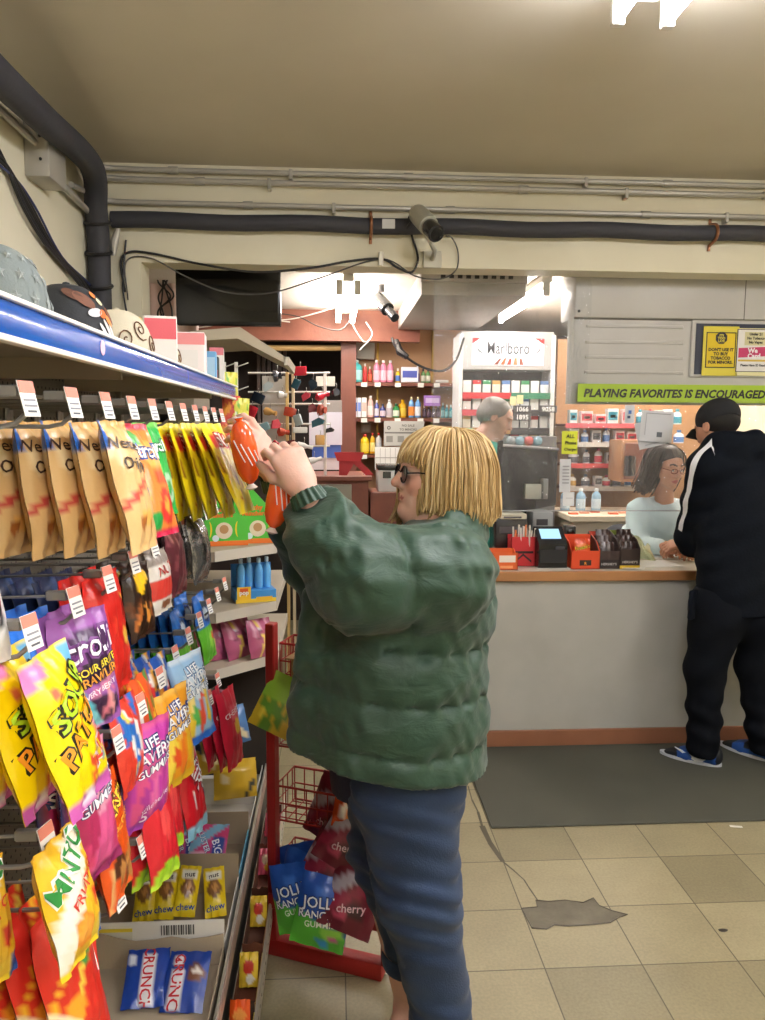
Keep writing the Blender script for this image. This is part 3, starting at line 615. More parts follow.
lay('crisp', [(-.445, 1.755, .39, -58, 0, 4), (-.57, 1.53, .35, -75, 0, 10)], 'candy_bar', 'candy bar', ['blue crisp bar with red letters on white, left of the pair in the torn carton', 'blue crisp bar lying at the near left end of the torn carton'], 'blue crisp bars')
lay('crisp2', [(-.343, 1.745, .385, -58, 0, -4)], 'candy_bar', 'candy bar', ['blue crisp bar with chocolate picture, right of the pair in the torn carton'], 'blue crisp bars')
D['chew'] = dict(size=(.056, .125, .03), base='#e9cb1c', back='#dcbf18', lay=[('r', -.8, .8, .12, .26, '#f3efe2'), ('e', 0, .46, .75, .17, '#7d5228'), ('e', .1, .44, .4, .07, '#b98444'), ('r', -.8, .9, .72, .92, '#f0d83a')], txt=[('nut', 0, .19, .02, .1, '#2a2418'), ('chew', 0, .82, .022, .1, '#2a50a8')])
lay('chew', [(-.505 + .058 * k, 2.0 + .008 * (k % 2), .44 + .012 * (k == 2), -42 - 4 * (k % 2), (-6, 3, 8, -4)[k], 4 * k - 4) for k in range(4)], 'candy_bar', 'candy bar', '%s yellow nut bar from the left in the white fronted carton', 'yellow nut bars')
D['pinkpack'] = dict(size=(.11, .12, .018), base='#d8477f', back='#c53d72', lay=[('d', .1, .4, .35, '#8cc7e4'), ('r', .25, .85, .35, .85, '#2b4a9c'), ('e', -.5, .8, .4, .1, '#f0b8cf')], txt=[('CLUSTER', -.3, .42, .022, -1.1, '#f4f8fb', '#2a6fae', .05), ('BIG', .55, .6, .03, -1.2, '#f2f6fb')])
lay('pinkpack', [(-.545, 2.27, .425, -52, 0, 8), (-.465, 2.275, .43, -50, 0, 4), (-.375, 2.26, .43, -54, 0, -4)], 'candy_pack', 'candy pack', '%s pink and light blue candy pack from the left in the blue edged carton', 'pink candy packs')
# lower lip tray cartons
def lipbox(y0, y1, outc, inc, hn, label, seed):
    return carton('small_carton', -.258, -.201, y0, y1, .126, hn, hn + .03, hn + .01, hn, outc, inc, label, 'small cartons on the lower lip', .004, .006, seed, .002)
t = lipbox(1.60, 1.80, '#e6c828', '#3a2a1e', .05, 'yellow fronted carton of orange cups at the near end of the lower lip', 11)
lipbox(1.83, 2.02, '#c9a85a', '#6a3a24', .05, 'brown carton with green corner on the lower lip', 12)
lipbox(2.05, 2.27, '#b8875a', '#5c3524', .055, 'brown open carton midway along the lower lip', 13)
lipbox(2.30, 2.52, '#b04a3a', '#6b3a2a', .055, 'red edged carton on the lower lip beside the wire rack', 14)
lipbox(2.55, 2.80, '#c9577c', '#5c2f28', .055, 'pink edged carton at the far end of the lower lip', 15)
D['cup'] = dict(size=(.05, .11, .02), base='#e2571c', back='#c84a16', lay=[('e', 0, .3, .7, .12, '#e89a4a'), ('e', 0, .7, .7, .14, '#2a1a10')], txt=[("REESE'S", 0, .7, .017, -1.4, '#9fd42a')])
lay('cup', [(-.228, 1.70, .235, -30, 0, 10), (-.232, 1.765, .24, -22, 0, 0)], 'candy_pack', 'candy pack', ['orange peanut cup pack standing in the yellow fronted carton', 'orange peanut cup pack behind the first in the yellow carton'], 'orange peanut cup packs')
D['lippink'] = dict(size=(.05, .08, .02), base='#e0607a', lay=[('e', 0, .4, .6, .2, '#f4e0c0'), ('e', .2, .7, .4, .14, '#e8b82c')])
D['lipyellow'] = dict(size=(.05, .085, .02), base='#e8c43a', lay=[('e', 0, .4, .6, .2, '#c8382c'), ('e', .2, .75, .5, .14, '#f4efe0')])
lay('lippink', [(-.228, 2.46, .23, -25, 0, 0), (-.228, 2.70, .23, -25, 0, 0)], 'candy_pack', 'candy pack', ['small pink pack in the red edged carton', 'small pink pack in the far pink edged carton'], None)
lay('lipyellow', [(-.228, 2.20, .23, -25, 0, 0), (-.23, 1.95, .23, -25, 0, 0)], 'candy_pack', 'candy pack', ['small yellow pack in the open brown carton on the lip', 'small yellow pack in the green cornered carton on the lip'], None)

# ---- caps on the top shelf
def cap(label, loc, rz, crown, visor, deco=None, group='caps on the top shelf', tilt=0.):
    t = thing('baseball_cap', label, 'cap', loc, group, rz)
    a, b, h = .095, .082, .118
    def P(th, ph, off=0.):
        fx = 1 + .08 * math.cos(th)
        return V(((a * fx + off) * math.cos(th) * math.cos(ph) ** .75, (b + off) * math.sin(th) * math.cos(ph) ** .75, (h + off) * math.sin(ph) ** .9 if ph > 0 else 0))
    MB().sheet(lambda u, v: P(2 * PI * u, v * PI / 2 * .995), 36, 12, crown).build('crown', CLOTH, t, off=(0, 0, 0), smooth=80)
    vz = MB()
    def VP(u, v, up):
        th = (u - .5) * 2.1; r0 = a * 1.06; x0, y0 = r0 * math.cos(th), b * math.sin(th) * 1.02
        return V((x0 + v * .066 * math.cos(th) ** .8 if math.cos(th) > 0 else x0, y0 * (1 - .05 * v), .008 - .022 * (y0 / b) ** 2 * (.4 + v) - .01 * v + up))
    vz.sheet(lambda u, v: VP(u, v, .002), 16, 6, visor); vz.sheet(lambda u, v: VP(u, v, -.002), 16, 6, visor)
    vz.build('visor', CLOTH, t, off=(0, 0, 0), smooth=60)
    MB().lathe([(.0001, h + .006), (.006, h + .004), (.008, h), (.007, h - .003)], crown, 10).build('top_button', CLOTH, t, off=(0, 0, 0))
    if deco: deco(t, lambda th, ph, off=0.: P(th - 1.9, ph, off))
    for c in t.children: pass
    return t
CLOTH = mat('cap cloth', None, .8, bump=.12, bscale=300)
def star(P, th, ph, r, g, col):
    vs = []
    for k in range(10):
        rr = r if k % 2 == 0 else r * .42; an = PI / 2 + k * PI / 5; vs.append(P(th + rr * math.cos(an) / .09, ph + rr * math.sin(an) / .1, .0012))
    c = P(th, ph, .0036); b = [c] + vs
    g.add(b, [(0, 1 + k, 1 + (k + 1) % 10) for k in range(10)], col)
def stars(t, P):
    k = 0
    for j in range(3):
        for i in range(9):
            th = -1.6 + i * .4 + (j % 2) * .16
            g = MB(); star(P, th, .25 + j * .32, .0115, g, '#8b928f'); g.build('raised_star', CLOTH, t, off=(0, 0, 0), smooth=0, recalc=False)
def eagle(t, P):
    g = MB()
    def patch(th, ph, rx, ry, a, col, off):
        vs = []
        for k in range(14):
            an = 2 * PI * k / 14; x, y = rx * math.cos(an), ry * math.sin(an); vs.append(P(th + (x * math.cos(a) - y * math.sin(a)) / .09, ph + (x * math.sin(a) + y * math.cos(a)) / .1, off))
        g.add([P(th, ph, off)] + vs, [(0, 1 + k, 1 + (k + 1) % 14) for k in range(14)], col)
    for (th, ph, rx, ry, a, col) in ((-.75, .85, .03, .012, -.4, '#5a3a2c'), (-.45, .75, .03, .014, -.5, '#6e4836'), (-.05, .9, .009, .009, 0, '#e07a3a'), (.1, .75, .01, .007, -.5, '#e8d9b0'), (-.2, .5, .02, .008, .2, '#cfcdd2'), (.05, .5, .012, .008, .3, '#d9682f'), (.25, .4, .014, .007, -.6, '#e0894a'), (.15, .25, .02, .005, -.9, '#d9d6d2'), (.35, .2, .018, .005, -.9, '#d9d6d2'), (.4, .5, .02, .01, -.7, '#7a4a34'), (.0, .2, .018, .004, -.8, '#e6e2dc')): patch(th, ph, rx, ry, a, col, .0022 + .0004 * R.random())
    g.build('embroidered_bird', CLOTH, t, off=(0, 0, 0), smooth=0, recalc=False)
def scroll(t, P):
    for s, (th, ph) in enumerate(((-.7, .35), (-.2, .6), (.3, .3))):
        pts = [P(th + .02 * k * math.cos(k * .55) / 1.6, ph + .02 * k * math.sin(k * .55) / 1.6, .002) for k in range(2, 22)]
        g = MB(); g.tube(pts, .0016, '#6a4a34', 5); g.build('embroidered_scroll', CLOTH, t, off=(0, 0, 0))
    g = MB(); vs = [P(.2 + .07 * math.cos(k), .95 + .06 * math.sin(k), .0025) for k in range(7)]; g.add(vs, [tuple(range(7))], '#e0b428'); g.build('yellow_badge', CLOTH, t, off=(0, 0, 0), smooth=0, recalc=False)
SZ = 1.792
cap('grey vinyl cap studded with raised stars at the left of the top shelf', (-.505, 1.19, SZ), 1.57, '#717a78', '#676f6d', stars)
cap('black cap embroidered with a bird on the top shelf', (-.505, 1.52, SZ), 1.57, '#23262a', '#1d2023', eagle)
cap('cream cap with brown scrolls and a black visor on the top shelf', (-.50, 1.84, SZ), 1.57, '#c9c0a8', '#1c1d1f', scroll)
cap('cream cap with tan visor, farthest of the caps', (-.50, 2.16, SZ), 1.5, '#c4b99e', '#9c9174', scroll)
def pack(name, label, cat, c, s, body, face, group=None, rz=0., lettering=None, mt=None, lid=True):
    """a small printed box: body, printed panel and closing flap"""
    t = thing(name, label, cat, c, group, rz); w, d, h = s
    MB().box(-w / 2, w / 2, -d / 2, d / 2, 0, h, body, .002).build('box_body', mt or PAPER, t, off=(0, 0, 0))
    f = MB()
    for (a, b, z0, z1, col) in face: f.box(a * w / 2, b * w / 2, -d / 2 - .0008, -d / 2 + .001, z0 * h, z1 * h, col)
    f.build('printed_panel', PAPER, t, off=(0, 0, 0), smooth=0)
    if lettering:
        g = MB()
        for (tx, x, z, sz, col) in lettering: g.text(tx, lambda X, Y: V((x * w / 2 + X, -d / 2 - .0016, z * h + Y)), sz, col, bold=.02)
        g.build('lettering', INK, t, off=(0, 0, 0), smooth=0, recalc=False)
    return t
pack('display_box', 'display box with a salmon red and white header behind the cream cap', 'box', (-.44, 2.02, SZ), (.08, .09, .125), '#efe9e2', [(-.95, .95, .55, .95, '#d9606a')], 'small boxes on the top shelf', .2)
pack('display_box', 'white box with pale red stripe next to the red headed box', 'box', (-.44, 2.40, SZ), (.10, .1, .13), '#f0e6e2', [(-1, 1, .72, .98, '#e58f90'), (-.6, .6, .2, .6, '#e8e4de')], 'small boxes on the top shelf', .1)
pack('display_box', 'light blue printed box standing near the shelf end', 'box', (-.43, 2.60, SZ), (.085, .06, .095), '#6fa8d4', [(-.9, 0, .5, .9, '#3f7f8c'), (.1, .9, .1, .8, '#a9cde4')], 'small boxes on the top shelf', .1)
pack('display_box', 'dark green and red box beside the light blue box', 'box', (-.43, 2.74, SZ), (.06, .06, .09), '#2f3a36', [(-.9, .2, .1, .9, '#6a7a58'), (.3, .9, .1, .5, '#a03a3a')], 'small boxes on the top shelf', .1)
pack('display_box', 'tall white box with red ends, last on the top shelf', 'box', (-.43, 2.90, SZ), (.05, .08, .135), '#efeae4', [(-1, 1, .80, 1, '#dd7f88')], 'small boxes on the top shelf', .1)

# ---- chamfered end shelves
es = thing('end_shelf_unit', 'beige end shelves with an angled corner holding toy sweets', 'shelving', (-.45, 3.0, 0))
OUT = [(-.70, 2.63), (-.41, 2.62), (-.215, 2.80), (-.215, 3.42), (-.70, 3.42)]
for z in (.80, 1.0, 1.215):
    s_ = MB(); s_.prism(OUT, lambda x, y, h: V((x, y, z - .035 + h)), .035)
    s_.build('shelf', SHELFM, es, smooth=0)
    l = MB()
    for (ax, ay), (bx, by) in zip(OUT[1:3], OUT[2:4]):
        a, b = V((ax, ay, z - .034)), V((bx, by, z - .034)); n = V((b.y - a.y, a.x - b.x, 0)).normalized() * .004
        l.add([a + n * .2, b + n * .2, b + n, a + n, *(p + V((0, 0, .036)) for p in (a + n * .2, b + n * .2, b + n, a + n))], [(0, 1, 2, 3), (4, 5, 6, 7), (0, 1, 5, 4), (1, 2, 6, 5), (2, 3, 7, 6), (3, 0, 4, 7)], '#c5bdae')
    l.build('shelf_lip', PAINT, es, smooth=0)
MB().box(-.70, -.69, 2.64, 3.42, .3, 1.6).build('back_panel', SHELFM, es)
MB().box(-.69, -.24, 2.85, 2.87, .306, .762, '#2e2925', .002).build('side_or_shade_panel', PAINT, es)  # dark sheet added to stand in for the shade below the lowest shelf
for (x, y) in ((-.69, 2.66), (-.69, 3.40)): MB().box(x, x + .03, y - .015, y + .015, 0, 1.6, '#8f8778', .003).build('upright', PAINT, es)
# banana sweet boxes (plain fruit design)
def fruitbox(x, y, rz, label):
    t = thing('sweet_box', label, 'box', (x, y, 1.216), 'green fruit sweet boxes', rz); w, d, h = .17, .06, .20
    g = MB(); g.prism([(-w / 2, 0), (w / 2, 0), (w / 2, h * .42), (-w * .1, h), (-w / 2, h)], lambda a, b, k: V((a, -d / 2 + k, b)), d, '#4fb83a'); g.build('box_body', PAPER, t, off=(0, 0, 0), smooth=0)
    f = MB(); f.box(-w / 2, w / 2, -d / 2 - .0008, -d / 2 + .001, 0, .018, '#e8762a')
    for s, cx in ((1, -.048), (-1, .045)):
        f.prism([(cx + s * (.012 * math.cos(a) - .006), .06 + .03 * math.sin(a)) for a in [-1.3 + .26 * k for k in range(11)]] + [(cx + s * (.004 * math.cos(a) - .004), .06 + .026 * math.sin(a)) for a in [1.3 - .26 * k for k in range(11)]], lambda a, b, k: V((a, -d / 2 - .001 + k, b)), .002, '#f2cf2a')
    f.lathe([(.03, 0), (.03, .0016)], '#e6d4b8', 20, (0, -d / 2 + .0002, .055), rotm(PI / 2)); f.lathe([(.016, 0), (.016, .0022)], '#b98a5a', 18, (0, -d / 2 + .0002, .06), rotm(PI / 2)); f.lathe([(.012, 0), (.012, .001)], '#dfe9ee', 14, (-.03, -d / 2, .028), rotm(PI / 2))
    f.build('printed_panel', PAPER, t, off=(0, 0, 0), smooth=0)
    l = MB(); l.text('Munchy', lambda X, Y: V((X - .02, -d / 2 - .002, .125 + Y)), .024, '#e8782a', bold=.05); l.text('Munchers', lambda X, Y: V((X - .012, -d / 2 - .002, .104 + Y)), .022, '#e8782a', bold=.05)
    l.build('lettering', INK, t, off=(0, 0, 0), smooth=0, recalc=False)
fruitbox(-.285, 2.84, .72 - .55, 'green sweet box with bananas standing at the shelf corner')
fruitbox(-.40, 2.78, .72 - .5, 'green sweet box behind the corner one, on its left')
# blue pop bottles carton
t = thing('pop_display', 'blue and yellow carton packed with small blue drink sweets on the middle end shelf', 'box', (-.30, 2.83, 1.001), None, .3)
g = MB().box(-.075, .075, -.05, .05, 0, .045, '#3f8fd0', .002).box(-.075, .075, .045, .05, 0, .13, '#2f7fc4'); g.build('carton_body', PAPER, t, off=(0, 0, 0))
f = MB().box(-.074, .074, -.0512, -.049, .0, .014, '#f0cc3a').box(-.07, -.02, -.052, -.049, .012, .06, '#f2c22c').box(-.06, -.03, -.0524, -.049, .03, .055, '#e0602a').box(.0, .06, -.0515, -.049, .005, .02, '#e8b82c'); f.build('printed_panel', PAPER, t, off=(0, 0, 0))
l = MB(); l.text('pop', lambda X, Y: V((-.045 + X, -.053, .032 + Y)), .022, '#f4f0e6', bold=.04); l.build('lettering', INK, t, off=(0, 0, 0), smooth=0, recalc=False)
PET = mat('blue tinted plastic', None, .12, coat=.4)
def bottle(prof, cols, label, cat, loc, group, name='bottle', labelcol=None, sc=1., mt=None):
    """turned container with a cap and a wrap label as parts; prof is the body, last pair the shoulder"""
    t = thing(name, label, cat, loc, group); r = prof[0][0]; top = prof[-1]
    MB().lathe([(a * sc, b * sc) for a, b in prof], cols[0], 14).build('body', mt or GLOSS, t, off=(0, 0, 0), smooth=50)
    MB().lathe([(top[0] * 1.05 * sc, top[1] * sc), (top[0] * 1.15 * sc, (top[1] + .002) * sc), (top[0] * 1.15 * sc, (top[1] + .016) * sc), (top[0] * .9 * sc, (top[1] + .019) * sc)], cols[1], 12).build('cap', GLOSS, t, off=(0, 0, 0), smooth=50)
    if labelcol:
        rm = max(a for a, b in prof); z1 = max(b for a, b in prof if a > rm * .9)
        MB().lathe([(rm * 1.015 * sc, z1 * .15 * sc), (rm * 1.02 * sc, z1 * .16 * sc), (rm * 1.02 * sc, z1 * .85 * sc), (rm * 1.015 * sc, z1 * .86 * sc)], labelcol, 14).build('wrap_label', PAPER, t, off=(0, 0, 0), smooth=50)
    return t
BP = [(.016, 0), (.017, .01), (.017, .07), (.013, .085), (.007, .095), (.007, .1)]
for k in range(4):
    q = V((-.048 + .033 * k, -.01 + .015 * (k % 2), 0)); q.rotate(Matrix.Rotation(.3, 3, 'Z'))
    bottle(BP, ['#5fa8e0', '#b8d8ee'], '%s small blue drink sweet from the left in the pop carton' % ORD[k], 'sweet', (-.30 + q.x, 2.83 + q.y, 1.047), 'small blue drink sweets', 'sweet_bottle', None, .95, PET)
# crinkled pink pouches on the lowest end shelf
D['crinkle'] = dict(size=(.12, .14, .05), base='#b0587a', back='#8f4462', both=True, lay=blobs(61, 16, ['#d9a0b4', '#7d3552', '#e8d05a', '#8f3f66', '#c8c8d0'], r=(.12, .25)))
lay('crinkle', [(-.62 + .085 * k, 2.74 + .04 * (k > 3) + .03 * (k % 2), .94, -12, 4 * (-1) ** k, 25 + 6 * k) for k in range(5)], 'sweet_pouch', 'sweet pouch', '%s crinkled pink pouch from the left on the lowest end shelf', 'crinkled pink pouches')
# sloped canopy over the end shelves
cn = thing('sloped_canopy', 'beige sloped metal canopy above the end shelves', 'canopy', (-.5, 3.2, 1.9))
a = [aY(190, 331, 3.15), aY(240, 327, 3.15), aY(287, 358, 3.15)]
g = MB().prism([(a[0].x, a[0].z), (a[1].x, a[1].z), (a[2].x, a[2].z), (a[2].x - .01, a[2].z - .02), (a[1].x - .01, a[1].z - .045), (a[0].x, a[0].z - .04)], lambda x, z, h: V((x, 3.15 + h, z)), .5); g.build('canopy_panel', SHELFM, cn, smooth=0)
g = MB().box(a[0].x - .1, a[0].x + .0, 3.2, 3.6, 1.6, a[0].z, '#8f8675').build('canopy_post', PAINT, cn)
g = MB().prism([(a[2].x - .012, a[2].z - .03), (a[2].x + .004, a[2].z - .028), (a[2].x + .008, a[2].z + .004), (a[2].x - .004, a[2].z + .004)], lambda x, z, h: V((x, 3.14 + h, z)), .52, '#cfc6b2').build('canopy_lip', PAINT, cn, smooth=0)
# clip strip of small packets
for s, (px, col) in enumerate(((224, '#e8e4dc'), (236, '#dcd8cf'))):
    p = aY(px, 362, 3.05); t = thing('clip_strip', ('white hanging strip of snack packets at the end of the blue edged shelf', 'second white hanging strip of packets, on the right')[s], 'clip strip', p, 'hanging clip strips')
    MB().box(p.x - .007, p.x + .007, 3.05, 3.053, p.z - .36, p.z, col, .001).build('strip', PAINT, t)
    for k in range(3): MB().tube([p + V((0, 0, -.02 - .09 * k)), p + V((.02, -.02, -.015 - .09 * k)), p + V((.05, -.03, -.005 - .09 * k))], .0022, '#e8e4dc', 6).build('hook', PAINT, t)
D['packet'] = dict(size=(.07, .1, .02), base='#e6e05a', both=True, lay=blobs(71, 7, ['#7fb84a', '#f0efe6', '#d04a3a'], r=(.15, .3)))
D['packet2'] = dict(size=(.07, .1, .02), base='#d8584a', both=True, lay=blobs(72, 7, ['#f0efe6', '#e89a3a', '#a8302c'], r=(.15, .3)))
P_ = [aY(229, 372, 3.0), aY(232, 396, 3.0), aY(241, 398, 3.0), aY(230, 418, 3.0)]
lay('packet', [(P_[0].x, 3.0, P_[0].z, 0, 0, 30), (P_[2].x, 2.99, P_[2].z, 0, 4, 20)], 'snack_packet', 'packet', ['pale yellow packet hanging highest on the clip strip', 'pale yellow packet hanging on the right strip'], 'packets on the clip strips')
lay('packet2', [(P_[1].x, 2.98, P_[1].z, 0, 0, 20), (P_[3].x, 2.97, P_[3].z, 0, 3, 20)], 'snack_packet', 'packet', ['red striped packet in the middle of the clip strip', 'red striped packet lowest on the clip strip'], 'packets on the clip strips')

# ---- red wire rack
RED = mat('chipped red enamel', '#9c1f1e', .42, bump=.05, bscale=40, vary=.14, vscale=12)
RA = Matrix.Translation(V((-.183, 2.27, 0))) @ Matrix.Rotation(math.radians(-22), 4, 'Z')
def rp(x, y, z): return RA @ V((x, y, z))
rk = thing('wire_rack', 'red enamel wire basket rack with slab feet between the shelving and the shopper', 'rack', rp(.17, .15, 0))
for x in (0, .37): MB().box(x - .014, x + .014, -.03, .005, .05, 1.06, '#aa2222', .003, RA).build('post', RED, rk)
MB().box(-.02, .36, -.03, .015, .0, .055, '#aa2222', .006, RA).build('foot', RED, rk)
MB().box(-.02, .36, .30, .345, .0, .055, '#aa2222', .006, RA).build('foot', RED, rk)
MB().box(-.02, .02, .0, .32, .0, .05, '#aa2222', .004, RA).build('side_runner', RED, rk)
for z, dep in ((.185, .02), (.43, .05), (.66, .07), (.87, .09)):
    b = MB(); x0, x1, y0, y1 = -.003, .345, -.04 + dep, .15; h = .11
    for zz, r in ((z + h, .004), (z + h * .5, .0028), (z, .0035)): b.tube([rp(x0, y0, zz), rp(x1, y0, zz), rp(x1, y1, zz), rp(x0, y1, zz)], r, '#aa2222', 6, True)
    for k in range(11):
        xx = x0 + (x1 - x0) * k / 10; b.tube([rp(xx, y0, z + h), rp(xx, y0, z), rp(xx, y1, z), rp(xx, y1, z + h)], .0022, '#aa2222', 5)
    for k in range(4):
        yy = y0 + (y1 - y0) * (k + .5) / 4; b.tube([rp(x0, yy, z + h), rp(x0, yy, z), rp(x1, yy, z), rp(x1, yy, z + h)], .0022, '#aa2222', 5)
    b.build('basket', RED, rk)
lp_ = MB().box(-.005, .385, -.045, -.035, .17, .215, '#aa2222', .002, RA).build('basket_front_bar', RED, rk)
D['jolly'] = dict(size=(.16, .2, .05), base='#2150a8', back='#1d4896', lay=[('d', .62, 1.2, -.14, '#5ab43c'), ('e', .5, .74, .4, .1, '#8fd04a'), ('e', .6, .8, .2, .05, '#d95aa0'), ('e', .2, .9, .25, .05, '#3f9fd8'), ('e', -.2, .22, .3, .08, '#3a6fc8')], txt=[('JOLLY', -.05, .34, .042, .15, '#f4f6fa', '#132c66', .07), ('RANCHER', .02, .50, .03, .15, '#f4f6fa', '#132c66', .07), ('GUMMIES', .08, .63, .024, .15, '#eef3e6')])
def rk_bag(kind, spots, labs, group):
    lay(kind, [(*rp(x, y, z), rx, ry, rz) for (x, y, z, rx, ry, rz) in spots], 'candy_bag', 'candy bag', labs, group)
rk_bag('jolly', [(.09, -.06, .345, -12, -14, -14), (.13, -.03, .365, -8, 6, -30), (.215, -.075, .335, -16, 9, -14), (.07, .02, .36, -4, -20, -20)], ['blue and green hard candy bag at the left of the lowest red basket', 'blue and green hard candy bag wedged between two others', 'blue and green hard candy bag lying foremost on the right', 'blue hard candy bag at the back left of the lowest basket'], 'blue and green hard candy bags')
D['wine'] = dict(size=(.16, .2, .05), base='#6a1a2c', back='#571524', both=True, lay=[('d', .1, .3, .3, '#b0aab8'), ('d', .35, .55, .3, '#8f2440'), ('e', .2, .7, .4, .1, '#3d0f1c'), ('e', -.3, .8, .3, .06, '#c24a66')], txt=[('cherry', .0, .66, .032, .3, '#e8c8d0')])
rk_bag('wine', [(.24, .0, .43, -25, 24, -20), (.30, .02, .52, -20, 30, -10), (.21, .06, .56, -10, 18, -30), (.31, -.02, .37, -30, 20, -10)], '%s wine red candy bag heaped behind the blue bags', 'wine red candy bags')
D['foil'] = dict(size=(.12, .15, .05), base='#d8551f', back='#c84a1a', both=True, lay=blobs(81, 10, ['#f0b43a', '#e8e0d8', '#b03a14', '#f08a3a'], r=(.14, .3)), mat=mat('printed foil film', None, .2, metal=.25, bump=.4, bscale=40))
rk_bag('foil', [(.13, .03, .83, -20, 14, -30), (.2, .02, .79, -10, -20, 10), (.26, .04, .60, -20, 10, 0)], '%s orange foil candy bag in the upper red baskets', 'orange foil candy bags')
D['lime'] = dict(size=(.15, .17, .05), base='#8fb83a', back='#7aa22f', both=True, lay=[('r', -2, 2, .45, 1, '#c9a82a')] + blobs(82, 8, ['#e8d04a', '#5a8a2a', '#b8862a'], v=(.4, .95), r=(.15, .28)))
rk_bag('lime', [(.075, .0, .89, -22, 24, -10), (.12, .06, .93, -12, -10, 10)], ['green and gold candy bag leaning out of the top red basket', 'green and gold candy bag behind the leaning one'], 'green and gold candy bags')
D['teal'] = dict(size=(.14, .16, .05), base='#2f6f9c', back='#285f86', both=True, lay=blobs(83, 9, ['#e8e6e0', '#d04a3a', '#4fa0c8'], r=(.14, .26)))
rk_bag('teal', [(.30, .03, .82, -20, 12, 0), (.25, .06, .60, -16, -12, -20)], ['teal candy bag in the upper red basket beside the jacket', 'teal candy bag in the second red basket'], None)
b = aY(287, 668, 2.5)
t = thing('cardboard_box', 'plain brown cardboard box on top of the red rack', 'box', rp(.12, .10, .874), None, -.35)
MB().box(-.07, .09, -.09, .09, 0, .09, '#a67c52', .003).build('box_body', CARD, t, off=(0, 0, 0))
MB().box(-.07, .09, -.13, -.088, .085, .089, '#a07a50').build('open_flap', CARD, t, off=(0, 0, 0), smooth=0)
for i, (px, py, c, nm) in enumerate(((222, 720, '#3f6a9c', 'blue'), (212, 745, '#b8962a', 'gold'), (235, 770, '#c9a52c', 'yellow'), (205, 700, '#7c3a4a', 'plum'))):
    D['low%d' % i] = dict(size=(.15, .13, .06), base=c, both=True, lay=blobs(90 + i, 8, ['#1f2a3a', '#d8c8a0', c], r=(.15, .3)))
    p = aY(px, py, 2.60); lay('low%d' % i, [(p.x, 2.60, p.z + .04, -20, 6 * i - 8, 20)], 'candy_bag', 'candy bag', ['%s candy bag in the shade low under the end shelves' % nm], None)
